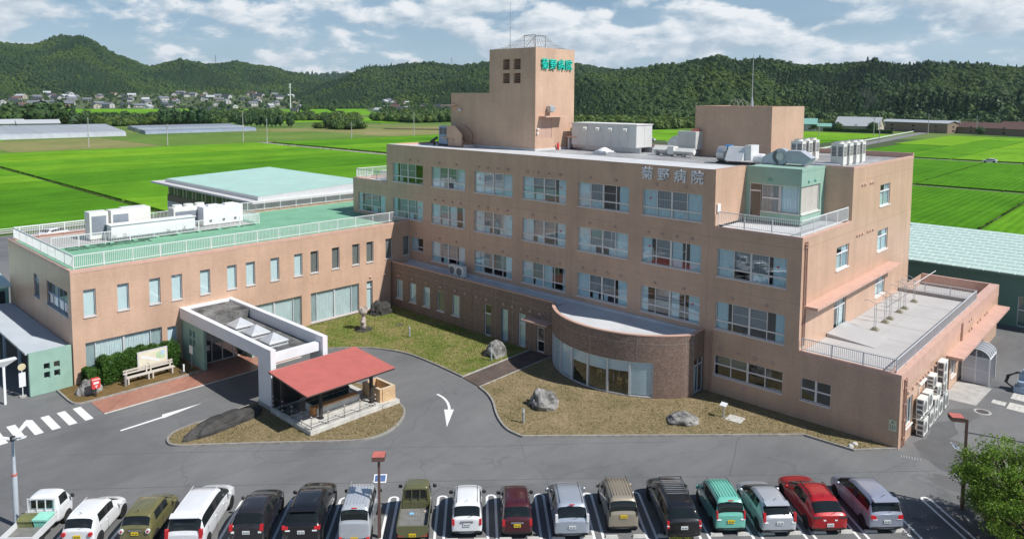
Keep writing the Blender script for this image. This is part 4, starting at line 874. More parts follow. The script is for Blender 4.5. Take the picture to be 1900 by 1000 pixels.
# ---------------------------------------------------------------- covered walkway at the left end
WK = thing('covered_walkway', 'lean-to covered walkway with pale ribbed roof and green end wall', 'walkway', loc=(0, 0, 0))
b = MB(); thick_wall(b, FaceX(.06), -33.6, -30.98, .02, 3.05, [(-32.73, -32.35, 1.71, 2.15), (-32.73, -32.35, 1.06, 1.53), (-32.11, -31.73, 1.71, 2.15), (-32.11, -31.73, 1.06, 1.53)], .28); b.build('end_wall', GREENW, WK)
b = MB(); b.hexa([(-16.5, -33.75, 2.95), (-.23, -33.75, 2.95), (-.23, -30.9, 2.72), (-16.5, -30.9, 2.72), (-16.5, -33.75, 3.07), (-.23, -33.75, 3.07), (-.23, -30.9, 2.84), (-16.5, -30.9, 2.84)])
for k in range(54): x = -16.3 + .3 * k; b.hexa([(x, -33.74, 3.07), (x + .05, -33.74, 3.07), (x + .05, -30.91, 2.84), (x, -30.91, 2.84), (x, -33.74, 3.105), (x + .05, -33.74, 3.105), (x + .05, -30.91, 2.875), (x, -30.91, 2.875)])
b.build('roof', M('pale_steel', (.46, .50, .54), .45, .06, .6), WK)
for x in (-3.2, -7.5, -12.0): MB().box(x - .08, -33.5, .0, x + .08, -33.34, 2.93).build('post', BLUEG, WK)
AN = thing('mint_annex', 'small annex with green walls and white-green corrugated roof at the far left edge', 'building')
b = MB(); b.box(-30, -46, .02, -16.9, -31.0, 4.2); b.build('wall', M('annex_wall', (.20, .40, .37), .6, .06), AN)
b = MB(); b.box(-16.89, -36, 2.6, -16.84, -31.3, 3.9); b.build('window_band', FARGLASS, AN)
b = MB()
for k in range(50): y = -46.2 + .31 * k; b.hexa([(-30.2, y, 5.2), (-16.6, y, 4.2), (-16.6, y + .16, 4.2), (-30.2, y + .16, 5.2), (-30.2, y, 5.3), (-16.6, y, 4.3), (-16.6, y + .16, 4.36), (-30.2, y + .16, 5.36)]); b.hexa([(-30.2, y + .16, 5.2), (-16.6, y + .16, 4.2), (-16.6, y + .31, 4.2), (-30.2, y + .31, 5.2), (-30.2, y + .16, 5.36), (-16.6, y + .16, 4.36), (-16.6, y + .31, 4.3), (-30.2, y + .31, 5.3)])
b.build('roof', MINTR2, AN)
# ---------------------------------------------------------------- rest pavilion on the island
PV = thing('rest_pavilion', 'open rest pavilion with red ribbed roof on dark posts beside the white canopy', 'pavilion')
x0, x1, y0, y1 = 14.45, 19.35, -23.45, -17.4
b = MB(); b.box(x0, y0, .09, x1, y1, .36); b.box(x0 + .05, y0 + .05, .36, x1 - .05, y1 - .05, .40); b.build('floor_slab', CONCL, PV)
fl = MB()
for k in range(30): fl.box(x0 + .5, y0 + .25 + k * .10, .401, x0 + 2.0, y0 + .31 + k * .10, .412)
fl.build('drain_grille', DARK, PV)
zb, zf = 3.02, 2.68; rx0, rx1, ry0, ry1 = 15.0, 19.65, -23.85, -17.2
r = MB(); r.hexa([(rx0, ry0, zb), (rx1, ry0, zf), (rx1, ry1, zf), (rx0, ry1, zb), (rx0, ry0, zb + .10), (rx1, ry0, zf + .10), (rx1, ry1, zf + .10), (rx0, ry1, zb + .10)], 0); ro = r.build('roof', [DARK], PV)
nrib = 21
for k in range(nrib):     # one stepped sheet per course
    xa = rx0 - .02 + (rx1 - rx0 + .04) * k / nrib; xb = rx0 - .02 + (rx1 - rx0 + .04) * (k + 1) / nrib
    za = zb + .102 + (zf - zb) * k / nrib; zc = zb + .102 + (zf - zb) * (k + 1) / nrib
    MB().hexa([(xa, ry0 - .02, za), (xb, ry0 - .02, zc), (xb, ry1 + .02, zc), (xa, ry1 + .02, za), (xa, ry0 - .02, za + .012), (xb, ry0 - .02, zc + .075), (xb, ry1 + .02, zc + .075), (xa, ry1 + .02, za + .012)]).build('roof_sheet', PINKROOF, ro)
for px_, py_, h in ((18.2, -22.0, 2.75), (18.5, -18.3, 2.74), (15.2, -23.0, 2.95), (15.2, -18.0, 2.95)):
    p = MB().box(px_ - .09, py_ - .09, .40, px_ + .09, py_ + .09, h); p.cyl((px_, py_), .2, .40, .46, 10); p.build('post', DARK, PV)
bm = MB(); bm.box(18.28, ry0 + .2, 2.60, 18.42, ry1 - .2, 2.74); bm.box(15.13, ry0 + .2, 2.84, 15.27, ry1 - .2, 2.98); bm.build('roof_beam', DARK, PV)
MB().box(14.5, -23.3, .41, 14.62, -21.4, 2.55).build('back_wall', DARK, PV); MB().box(14.5, -20.8, .41, 14.6, -17.7, 2.2).build('back_wall', DARK, PV)
MB().box(16.2, -21.9, .405, 17.6, -18.6, .82).build('planter', CONCL, PV); MB().box(16.3, -21.8, .821, 17.15, -18.7, .84).build('planter_soil', M('water_teal', (.03, .06, .06), .15, .1), PV)
MB().box(17.18, -21.85, .822, 17.62, -18.8, .92).build('bench_top', WOODO, PV); MB().box(17.2, -22.2, .41, 17.6, -21.95, .95).build('bench_end', WOODO, PV)
MB().box(15.1, -21.2, .405, 16.0, -18.6, .8).build('table', M('dark_wood', (.07, .045, .03), .5, .2), PV)
rl = MB(); ballm = MB().lathe([(.005, -.06), (.05, -.035), (.06, 0), (.05, .035), (.005, .06)], n=8).mesh('ball', STONEP, True)
line = [(14.6, -23.3), (19.2, -23.3), (19.2, -18.5)]
pts = []
for (a, c), (d, e) in zip(line[:-1], line[1:]):
    for zz in (1.12, .55): rl.tube([(a, c, zz), (d, e, zz)], .02, 6)
    n = 4
    for k in range(n + 1): pts.append((a + (d - a) * k / n, c + (e - c) * k / n))
for p in dict.fromkeys(pts): rl.tube([(*p, .40), (*p, 1.2)], .018, 6)
rlo = rl.build('chain_railing', DARK, PV)
for p in dict.fromkeys(pts):
    for zz in (.62, .9, 1.2): link('ball', ballm, rlo, loc=(*p, zz))
bx = MB(); bx.box(17.0, -17.95, .36, 19.0, -17.75, 1.3); bx.box(18.85, -17.75, .36, 19.05, -16.9, 1.3); bx.box(17.0, -16.9, .36, 19.05, -16.7, 1.3); bx.box(17.0, -17.75, .36, 17.15, -16.9, 1.3); bx.build('brick_bin_wall', YBRICK, PV)
MB().box(16.9, -18.0, .09, 19.4, -16.6, .36).build('bin_slab', CONCL, PV)
# ---------------------------------------------------------------- hall behind the wing and shed on the right
GY = thing('mint_roofed_hall', 'low hall with pale mint metal roof, wide white eaves and a band of windows', 'building')
gx0, gx1, gy0, gy1 = -60.5, -27.9, -2.6, 16.0
b = MB(); b.box(gx0 + 2.2, gy0 + 1.6, .01, gx1 - 1.2, gy1, 4.6, 0); b.box(gx0 + 2.2, gy0 + 1.6, 4.6, gx1 - 1.2, gy1, 5.6, 1); b.box(gx0 + 2.4, gy0 + 1.8, 5.6, gx1 - 1.4, gy1, 7.3, 2); b.build('wall', [M('hall_pale', (.50, .52, .55), .7), M('hall_olive', (.16, .14, .10), .7), M('hall_dark', (.06, .065, .06), .6)], GY)
for k in range(26):
    x = gx0 + 2.6 + k * 1.07
    w = MB(); w.box(x, gy0 + 1.66, 5.65, x + .9, gy0 + 1.74, 7.2); fo = w.build('window', FARGLASS, GY)
    MB().box(x + .92, gy0 + 1.62, 5.62, x + 1.02, gy0 + 1.80, 7.3).build('mullion', M('mull', (.40, .42, .38), .6) if k == 0 else MATS['mull'], fo)
    if k % 3 != 1: MB().box(x + .05, gy0 + 1.60, 5.7, x + .45, gy0 + 1.655, 7.1).build('curtain', M('hall_curtain', (.34, .40, .22), .8) if k == 0 else MATS['hall_curtain'], fo)
for k in range(16):
    y = gy0 + 2.6 + k * .95; MB().box(gx1 - 1.35, y, 5.65, gx1 - 1.28, y + .8, 7.2).build('window', FARGLASS, GY)
b = MB(); b.box(gx0, gy0, 7.35, gx1, gy1 + 1, 7.62); b.build('eaves', M('eave_white', (.62, .60, .60), .5, .05), GY)
b = MB(); b.hexa([(gx0 + 2.6, gy0 + 1.2, 7.62), (gx1 - .9, gy0 + 1.2, 7.62), (gx1 - .9, gy1, 7.62), (gx0 + 2.6, gy1, 7.62), (gx0 + 2.6, gy0 + 1.2, 8.05), (gx1 - .9, gy0 + 1.2, 8.05), (gx1 - .9, gy1, 8.75), (gx0 + 2.6, gy1, 8.75)]); b.build('roof_base', M('roof_trim', (.55, .57, .58), .5, .05), GY)
nr = 58; L = gx1 - .9 - gx0 - 2.6
for k in range(nr):
    xa = gx0 + 2.6 + L * k / nr; dx = L / nr
    MB().hexa([(xa, gy0 + 1.35, 8.07), (xa + dx - .03, gy0 + 1.35, 8.07), (xa + dx - .03, gy1 - .1, 8.76), (xa, gy1 - .1, 8.76), (xa, gy0 + 1.35, 8.11), (xa + dx - .03, gy0 + 1.35, 8.14), (xa + dx - .03, gy1 - .1, 8.83), (xa, gy1 - .1, 8.80)]).build('roof_panel', MINTR, GY)
SH = thing('green_shed', 'long dark green shed with pale mint stepped metal roof behind the roof terrace', 'building')
b = MB(); wall_skin(b, FaceY(33.7), 30, 75, 0, 4.75, [(47.0, 49.0, .1, 2.9), (51, 53, .1, 2.9)]); b.box(30, 33.9, .01, 75, 51.5, 4.75); b.build('wall', DGREENW, SH)
for a in (47.0, 51.0): window(SH, FaceY(33.7), a, a + 2, .1, 2.9, (.5,), (.55,), fm=ALUW, sill=False, dep=.1)
b = MB(); b.hexa([(29.8, 33.2, 4.75), (75.2, 33.2, 4.75), (75.2, 52, 5.6), (29.8, 52, 5.6), (29.8, 33.2, 4.95), (75.2, 33.2, 4.95), (75.2, 52, 5.85), (29.8, 52, 5.85)]); b.build('roof_base', DGREENW, SH)
pm = MB().hexa([(0, 0, 0), (1.24, 0, 0), (1.24, 1.46, .03), (0, 1.46, .03), (0.05, 0, .09), (1.19, 0, .09), (1.19, 1.46, .05), (.05, 1.46, .05)]).mesh('roof_panel', MINTR2)
cnt = 0
for j in range(13):
    for i in range(15):
        x = 33.0 + i * 1.25 + (.62 if j % 2 else 0); y = 33.15 + j * 1.45
        link('roof_panel', pm, SH, loc=(x, y, 4.955 + (y - 33.2) * .0479), rot=(math.atan(.0479), 0, 0)); cnt += 1
PO = thing('glazed_porch', 'small white glazed porch with curved roof at the side wall', 'porch')
b = MB()
for x in (46.3, 47.15, 48.0):
    for y in (15.35, 17.6): b.box(x - .04, y - .04, .02, x + .04, y + .04, 2.0 if x > 47.9 else 2.5)
for y in (15.35, 17.6):
    b.box(46.3, y - .035, 1.0, 48.0, y + .035, 1.06); b.box(46.3, y - .035, 1.95, 48.0, y + .035, 2.02); b.box(46.3, y - .035, .03, 48.0, y + .035, .1)
for k in range(5):
    y = 15.35 + 2.25 * k / 4; b.tube([(48.02, y, 1.98)] + [(47.2 + .82 * math.cos(a), y, 1.98 + .62 * math.sin(a)) for a in np.linspace(0.2, math.pi / 2, 6)] + [(46.3, y, 2.62)], .035, 6)
b.box(47.97, 15.35, 1.95, 48.05, 17.6, 2.02); b.build('frame', WHITEW, PO)
g = MB(); pan = M('polycarbonate', (.52, .55, .60), .25, .05)
g.box(46.32, 15.33, .1, 47.98, 15.345, 1.95); g.box(46.32, 17.605, .1, 47.98, 17.62, 1.95); g.build('side_panel', pan, PO)
g = MB(); arc_ = [(48.0, 1.99)] + [(47.2 + .80 * math.cos(a), 1.98 + .60 * math.sin(a)) for a in np.linspace(0.2, math.pi / 2, 6)] + [(46.3, 2.60)]
for (xa, za), (xb, zb_) in zip(arc_[:-1], arc_[1:]): g.quad([(xa, 15.36, za), (xa, 17.59, za), (xb, 17.59, zb_), (xb, 15.36, zb_)])
g.build('curved_roof', M('poly_dark', (.22, .24, .26), .2, .1), PO); link('pane', PANE_ME, PO, loc=(48.0, 16.47, 1.0), scale=(.01, 2.1, 1.8))

# ---------------------------------------------------------------- air conditioners and roof plant
def ring(mb, c, r, w, ax, n=16, m=1, d=.012):
    for k in range(n):
        a0, a1 = 2 * math.pi * k / n, 2 * math.pi * (k + 1) / n
        P = [(r * math.cos(a), r * math.sin(a)) for a in (a0, a1)] + [((r - w) * math.cos(a), (r - w) * math.sin(a)) for a in (a1, a0)]
        if ax == 'x': mb.quad([(c[0] + d, c[1] + p[0], c[2] + p[1]) for p in P], m)
        else: mb.quad([(c[0] + p[0], c[1] - d, c[2] + p[1]) for p in P], m)
def small_ac(w=.85, h=.75, d=.34, fans=1):
    """box unit facing +x with round fan guard(s), side grille and feet; base at origin"""
    body = MB().box(-d / 2, -w / 2, .06, d / 2, w / 2, h + .06); body.box(-d / 2 - .01, -w / 2 - .01, h + .06, d / 2 + .01, w / 2 + .01, h + .085)
    fan = MB()
    for k in range(fans):
        c = (d / 2, -w * .10, .06 + h * (k + .5) / fans); R = min(w * .36, h / fans * .42)
        fan.cyl((0, 0), R, 0, .012, 16); fan.xform(Matrix.Translation(c) @ Matrix.Rotation(math.pi / 2, 4, 'Y'), len(fan.v) - 32)
    rg = MB()
    for k in range(fans):
        c = (d / 2 + .014, -w * .10, .06 + h * (k + .5) / fans); R = min(w * .36, h / fans * .42)
        for q in range(4): ring(rg, c, R * (1 - .22 * q), .012, 'x', 14, 0, .004)
    gr = MB()
    for k in range(3): gr.box(-d / 2 + .05, -w / 2 - .006, .13 + h * k / 3, d / 2 - .06, -w / 2 - .002, .06 + h * (k + 1) / 3 - .05)
    ft = MB(); ft.box(-d / 2, -w / 2 + .08, 0, d / 2, -w / 2 + .18, .06); ft.box(-d / 2, w / 2 - .18, 0, d / 2, w / 2 - .08, .06)
    return [('casing', body.mesh('casing', ACW)), ('fan', fan.mesh('fan', ACG)), ('fan_guard', rg.mesh('fan_guard', ACW)), ('side_grille', gr.mesh('side_grille', ACG)), ('feet', ft.mesh('feet', CONC))]
def put(parts, name, label, cat, loc, rz=0.0, group=None):
    t = thing(name, label, cat, group, loc, rz)
    for n, me in parts: link(n, me, t)
    return t
A1 = small_ac(1.0, .98, .42); A2 = small_ac(1.02, 1.45, .42, 2); A3 = small_ac(.9, .74, .38)
rk = MB(); SG = 'air conditioners along the side wall'
units = [(46.55, 3.35, .02, A1, 'foremost box air conditioner on the ground at the end of the side wall row'), (46.5, 5.0, .02, A1, 'second air conditioner from the front on the ground by the side wall'), (46.5, 6.2, .02, A2, 'tall twin-fan air conditioner on the ground between box units by the side wall'),
         (46.5, 7.4, .02, A1, 'box air conditioner on the ground just behind the tall twin-fan unit'), (46.5, 8.9, .02, A1, 'rearmost box air conditioner on the ground by the side wall'),
         (46.45, 3.5, 1.25, A1, 'foremost air conditioner on the upper rack of the side wall'), (46.45, 4.75, 1.28, A1, 'second air conditioner from the front on the upper rack of the side wall'), (46.45, 7.0, 1.32, A3, 'small air conditioner hung on the side wall in mid row'),
         (46.45, 8.6, 1.1, A3, 'small air conditioner under the tall rack unit on the side wall'), (46.4, 6.0, 2.25, A3, 'small box unit hung high under the vent hoods of the side wall'), (46.45, 8.4, 1.85, A2, 'tall air conditioner high at the rear of the side wall rack')]
for x, y, z, p, lb in units: put(p, 'air_conditioner', lb, 'air conditioner', (x, y, z), 0, SG)
RK = thing('unit_rack', 'galvanised steel rack carrying the upper air conditioners on the side wall', 'rack', loc=(0, 0, 0))
for y in (2.9, 4.2, 5.4, 6.6, 7.8, 9.1):
    rk.box(46.09, y - .025, 1.05, 46.75, y + .025, 1.10); rk.box(46.70, y - .025, .02, 46.75, y + .025, 1.05)
rk.box(46.70, 2.9, 1.19, 46.75, 9.1, 1.24); rk.box(46.2, 2.9, 1.19, 46.25, 9.1, 1.24)
for y in (8.0, 8.8): rk.box(46.1, y - .02, 1.78, 46.7, y + .02, 1.83)
for y in (5.7, 6.3): rk.box(46.1, y - .02, 2.18, 46.6, y + .02, 2.23)
rk.build('frame', STEEL, RK); rp_ = MB()
for y in (3.4, 4.6, 6.4, 7.6): rp_.tube([(46.14, y + .5, 0.3), (46.14, y + .5, 2.7), (46.10, y + .5, 2.75)], .035, 6)
rp_.tube([(46.13, 4.0, 2.85), (46.13, 6.4, 2.85)], .10, 6); rp_.build('pipe_cover', ACW, RK)
for i, (x, lb) in enumerate(((7.75, 'left of two small air conditioners on the low front roof'), (8.75, 'right of two small air conditioners on the low front roof'))): put(A1, 'air_conditioner', lb, 'air conditioner', (x, -.95, 4.16), -math.pi / 2, 'pair of air conditioners on the low front roof')
def vrf(w=.95, d=.78, h=1.68):
    b = MB().box(-w / 2, -d / 2, .1, w / 2, d / 2, h); b.box(-w / 2 - .01, -d / 2 - .01, h, w / 2 + .01, d / 2 + .01, h + .04); b.box(-w / 2 + .05, -d / 2 + .05, 0, w / 2 - .05, d / 2 - .05, .1)
    t = MB().cyl((0, 0), .34, h + .04, h + .20, 18); tf = MB().cyl((0, 0), .29, h + .201, h + .206, 18)
    g = MB()
    for sx in (-.24, .24):
        for k in range(7): g.box(sx - .17, -d / 2 - .008, .75 + k * .11, sx + .17, -d / 2 - .002, .83 + k * .11)
    for k in range(7): g.box(w / 2 + .002, -d / 2 + .08, .75 + k * .11, w / 2 + .008, d / 2 - .08, .83 + k * .11)
    return [('casing', b.mesh('casing', ACW)), ('fan_shroud', t.mesh('fan_shroud', ACW)), ('fan', tf.mesh('fan', ACG)), ('louvre', g.mesh('louvre', ACG))]
V = vrf()
VG = 'tall units on the right roof'
for i, (x, y, lb) in enumerate([(34.3, 13.0, 'front tall white condenser beside the lift block'), (34.3, 14.4, 'middle tall white condenser beside the lift block'), (34.3, 15.9, 'rear tall white condenser beside the lift block'),
                 (37.9, 11.9, 'front tall white condenser at the right roof corner'), (37.9, 13.3, 'second tall white condenser from the right roof corner'), (37.9, 14.9, 'third tall white condenser from the right roof corner'), (37.9, 16.3, 'rearmost tall white condenser of the right roof row')]):
    put(V, 'condenser_unit', lb, 'condenser', (x, y, 15.8), 0, VG)
# duct fans by the green bay
def cyl_x(mb, c, r, l, n=18, m=0):
    s0 = len(mb.v); mb.cyl((0, 0), r, -l / 2, l / 2, n, m); mb.xform(Matrix.Translation(c) @ Matrix.Rotation(math.pi / 2, 4, 'Y'), s0)
def cyl_y(mb, c, r, l, n=18, m=0):
    s0 = len(mb.v); mb.cyl((0, 0), r, -l / 2, l / 2, n, m); mb.xform(Matrix.Translation(c) @ Matrix.Rotation(math.pi / 2, 4, 'X'), s0)
D1 = thing('duct_fan', 'white square exhaust duct with blue ended fan on the roof edge', 'fan', loc=(0, 0, 0))
b = MB(); b.hexa([(31.2, 6.3, 16.15), (32.6, 6.3, 16.15), (32.6, 7.4, 16.15), (31.2, 7.4, 16.15), (31.2, 6.9, 17.2), (32.6, 6.9, 17.2), (32.6, 7.4, 17.2), (31.2, 7.4, 17.2)]); b.box(32.6, 6.8, 16.2, 33.1, 8.2, 17.35); b.build('hood', M('duct_white', (.66, .67, .68), .4, .08), D1)
b = MB(); cyl_x(b, (30.55, 7.3, 16.55), .62, .6); b.build('fan_scroll', STEEL, D1); b = MB(); cyl_x(b, (30.9, 7.6, 17.0), .3, .5); b.build('fan_motor', BLUEM, D1); b = MB().box(30.2, 6.8, 15.8, 33.0, 7.9, 15.95); b.build('base', DARK, D1)
D2 = thing('duct_fan', 'grey round centrifugal fan with angled outlet above the green bay', 'fan', loc=(0, 0, 0))
b = MB(); cyl_y(b, (35.2, 7.6, 16.6), .62, .6); b.hexa([(33.6, 7.3, 16.0), (35.1, 7.3, 16.0), (35.1, 7.9, 16.0), (33.6, 7.9, 16.0), (33.6, 7.3, 16.4), (34.9, 7.3, 17.1), (34.9, 7.9, 17.1), (33.6, 7.9, 16.4)]); b.build('fan_scroll', M('fan_grey', (.44, .48, .54), .4, .1, metal=.2), D2)
b = MB(); cyl_y(b, (35.2, 7.27, 16.6), .3, .08); b.build('inlet', STEEL, D2)
b = MB(); b.box(35.8, 7.1, 16.15, 36.8, 8.1, 17.1); b.hexa([(36.8, 7.1, 16.15), (37.1, 7.1, 16.0), (37.1, 8.1, 16.0), (36.8, 8.1, 16.15), (36.8, 7.1, 17.1), (37.6, 7.1, 16.6), (37.6, 8.1, 16.6), (36.8, 8.1, 17.1)]); b.build('outlet', M('duct_grey', (.42, .44, .50), .4, .08), D2)
b = MB(); b.tube([(33.1, 7.6, 16.3), (33.8, 7.6, 16.3)], .42, 14); b.build('inlet_duct', WHITEW, D2); b = MB().box(33.7, 7.0, 15.8, 37.3, 8.2, 15.98); b.build('base', CONC, D2)
for k in range(4):
    t = thing('pipe_run', ['bundle of grey insulated pipes between the condensers', 'grey pipe run behind the green bay', 'white pipe run crossing the right roof', 'low pipe run beside the lift block'][k], 'pipe')
    b = MB(); y = 9.6 + k * .55
    for q in range(3): b.tube([(33.8, y + q * .12, 15.95), (38.8 - k * .4, y + q * .12 + .4, 15.95)], .05, 6)
    b.build('pipes', [STEEL, WHITEW][k % 2], t)
# plant in the middle of the roof
BU = thing('roof_plant_room', 'long white panelled plant enclosure with hooded vents in the middle of the roof', 'plant enclosure')
bx0, bx1, by0, by1, bz = 12.6, 20.2, 10.5, 13.2, 16.3
MB().box(bx0, by0, bz, bx1, by1, 18.42).build('body', M('panel_white', (.63, .635, .63), .5, .06, .8), BU)
n = 8
for k in range(n):
    xa = bx0 + (bx1 - bx0) * k / n + .015; xb = bx0 + (bx1 - bx0) * (k + 1) / n - .015
    for z0, z1 in ((bz + .02, 17.3), (17.33, 18.36)): MB().box(xa, by0 - .02, z0, xb, by0 - .001, z1).build('panel', MATS['panel_white'], BU)
for k in range(2): MB().box(bx1 + .001, by0 + 1.35 * k + .02, bz + .03, bx1 + .02, by0 + 1.35 * (k + 1) - .02, 18.36).build('panel', MATS['panel_white'], BU)
MB().box(bx0 - .08, by0 - .08, 18.42, bx1 + .08, by1 + .08, 18.5).build('lid', ACW, BU)
for x in (14.2, 15.7, 17.2, 18.9): MB().hexa([(x, by0 - .32, 17.75), (x + .4, by0 - .32, 17.75), (x + .4, by0 - .02, 18.0), (x, by0 - .02, 18.0), (x, by0 - .32, 18.0), (x + .4, by0 - .32, 18.0), (x + .4, by0 - .02, 18.25), (x, by0 - .02, 18.25)]).build('vent_hood', ACW, BU)
for y in (by0 + .2, by1 - .4): MB().box(bx0, y, 15.8, bx1 + .3, y + .25, 16.3).build('support', STEEL, BU)
DO = thing('dome_skylight', 'white domed roof skylight in front of the plant enclosure', 'skylight', loc=(18.7, 7.6, 15.8))
MB().box(-.75, -.75, 0, .75, .75, .22).build('kerb', STEEL, DO); MB().lathe([(.72, .22), (.70, .34), (.6, .42), (.42, .50), (.2, .62), (.02, .66)], n=20).build('dome', WHITEW, DO, True); MB().box(-.62, -.62, .22, .62, .62, .34).build('rim', ALUW, DO)
AH = thing('air_handler', 'grey air handling box with curved duct bend left of the lift block', 'air handler')
MB().box(23.9, 11.6, 16.4, 25.7, 13.4, 18.0).build('body', M('ah_grey', (.52, .53, .52), .5, .1), AH)
b = MB()
for k in range(8):
    a0, a1 = math.pi / 2 * k / 8, math.pi / 2 * (k + 1) / 8; c = (23.7, 16.6)
    f = lambda a, r: (c[0] + .2 - r * math.sin(a), c[1] + r * math.cos(a) - .2)
    P = [f(a0, 1.2), f(a1, 1.2), f(a1, .2), f(a0, .2)]
    b.hexa([(P[0][0], 11.7, P[0][1]), (P[1][0], 11.7, P[1][1]), (P[1][0], 13.1, P[1][1]), (P[0][0], 13.1, P[0][1]), (P[3][0], 11.7, P[3][1]), (P[2][0], 11.7, P[2][1]), (P[2][0], 13.1, P[2][1]), (P[3][0], 13.1, P[3][1])])
b.build('duct_bend', STEEL, AH)
b = MB(); b.tube([(22.3, 10.4, 16.35), (24.0, 10.4, 16.35)], .38, 4); b.build('duct', ACW, AH); b = MB(); b.tube([(24.2, 10.2, 16.3), (26.4, 10.2, 16.3)], .30, 4); b.build('duct', ACW, AH); MB().box(23.9, 9.9, 16.0, 24.5, 10.7, 16.7).build('damper', ACW, AH); b = MB(); b.tube([(24.9, 12.4, 18.05), (25.6, 12.4, 18.05)], .18, 8); b.build('inlet', RUSTRED, AH)
b = MB(); [b.box(x, 10.0, 15.8, x + .08, 13.3, 16.4) for x in (22.6, 24.0, 25.4)]; b.build('stand', STEEL, AH)
# mast, net frame, rods
AM = thing('antenna_mast', 'thin tall antenna mast rising behind the stair tower', 'antenna'); MB().tube([(3.7, 10.9, 21.36), (3.7, 10.9, 28), (3.7, 10.9, 31.2)], [.05, .035, .018], 6).build('pole', STEEL, AM); MB().box(3.4, 10.6, 21.36, 4.0, 11.2, 21.6).build('foot', CONC, AM)
LR = thing('lightning_rod', 'lightning rod with conical foot on top of the lift block', 'lightning rod'); MB().tube([(28.4, 16.85, 20.24), (28.4, 16.85, 21.0), (28.4, 16.85, 25.0)], [.14, .05, .02], 8).build('pole', STEEL, LR); MB().cyl((28.4, 16.85), .16, 20.24, 21.2, 10, r2=.05).build('foot', STEEL, LR)
LD = thing('roof_ladder_hoops', 'hooped top of an access ladder on the lift block roof', 'ladder'); b = MB()
for k in range(3): b.tube([(25.6 + .45 * k + .45 * math.cos(a), 19.0, 20.24 + .6 * math.sin(a)) for a in np.linspace(0, math.pi, 9)], .025, 6)
b.build('hoops', STEEL, LD)
NF = thing('net_frame', 'bird net draped over a steel frame on top of the stair tower', 'net')
P4 = [(8.2, 8.2), (9.7, 8.2), (9.7, 9.7), (8.2, 9.7)]; b = MB()
for x, y in P4: b.tube([(x, y, 25.66), (x, y, 27.15)], .04, 6)
b.tube([(*p, 27.15) for p in P4], .04, 6, closed=True); b.tube([(8.2, 8.2, 25.8), (9.7, 8.2, 27.1)], .03, 5); b.build('frame', STEEL, NF)
b = MB(); C4 = [(5.8, 6.1), (11.5, 6.1), (11.5, 11.6), (5.8, 11.6)]
for k in range(4):
    for q in range(9):
        t = q / 8; top = Vector((*P4[k], 27.15)).lerp(Vector((*P4[(k + 1) % 4], 27.15)), t); bot = Vector((*C4[k], 25.72)).lerp(Vector((*C4[(k + 1) % 4], 25.72)), t)
        pts = [top.lerp(bot, u) - Vector((0, 0, .28 * math.sin(math.pi * u))) for u in np.linspace(0, 1, 7)]; b.tube(pts, .013, 3)
    for u in (.25, .5, .75, 1.0):
        pts = []
        for q in range(5):
            t = q / 4; top = Vector((*P4[k], 27.15)).lerp(Vector((*P4[(k + 1) % 4], 27.15)), t); bot = Vector((*C4[k], 25.72)).lerp(Vector((*C4[(k + 1) % 4], 25.72)), t); pts.append(top.lerp(bot, u) - Vector((0, 0, .28 * math.sin(math.pi * u))))
        b.tube(pts, .012, 3)
b.build('net', NET, NF)
FE = thing('fire_extinguisher', 'red extinguisher cylinder standing at the tower wall', 'extinguisher', loc=(12.0, 9.1, 15.8)); FE.scale = (.7, .7, .62); MB().lathe([(.16, 0), (.17, .1), (.17, .9), (.10, 1.05), (.05, 1.15)], n=12).build('bottle', REDP, FE, True); MB().box(-.06, -.04, 1.14, .12, .04, 1.22).build('handle', DARK, FE)
TB = thing('pipe_shelter', 'small salmon roof over pipe outlets beside the tower', 'shelter', loc=(0, 0, 0)); b = MB().box(11.9, 10.4, 17.0, 13.2, 12.2, 17.12); b.build('roof', SALMON, TB); b = MB().box(12.0, 10.6, 15.8, 12.2, 12.0, 17.0); b.box(12.2, 11.8, 15.8, 13.1, 12.0, 17.0); b.build('wall', WHITEW, TB); MB().tube([(12.4, 10.8, 15.9), (13.4, 9.9, 15.95)], .1, 8).build('pipe', DARK, TB)
GU = thing('roof_unit', 'grey upright unit behind the roof stair', 'roof unit', loc=(0.0, 5.0, 15.8)); GU.location = (0, 0, 0)
b = MB().box(-.65, 4.55, 16.0, .7, 5.6, 17.9); b.build('casing', BLUEG, GU); b = MB(); [b.box(-.55 + .62 * k, 4.53, 17.0, -.05 + .62 * k, 4.548, 17.7) for k in range(2)]; b.build('louvre', ACG, GU); MB().box(-.7, 4.5, 15.8, .8, 5.7, 16.0).build('base', DARK, GU)
b = MB(); b.cyl((0, 0), .13, -.55, .55, 10); b.xform(Matrix.Translation((-1.3, 4.4, 16.4)) @ Matrix.Rotation(1.1, 4, 'Y')); FLD = thing('roof_floodlight', 'black tubular floodlight beside the grey roof unit', 'floodlight'); b.build('barrel', DARK, FLD); MB().box(-1.35, 4.33, 15.8, -1.2, 4.47, 16.3).build('stand', DARK, FLD)
MB().box(3.4, 4.3, 15.8, 4.1, 5.2, 16.05).build('pipe_block', CONCL, None, label='small concrete pipe block at the foot of the roof stair', cat='block')
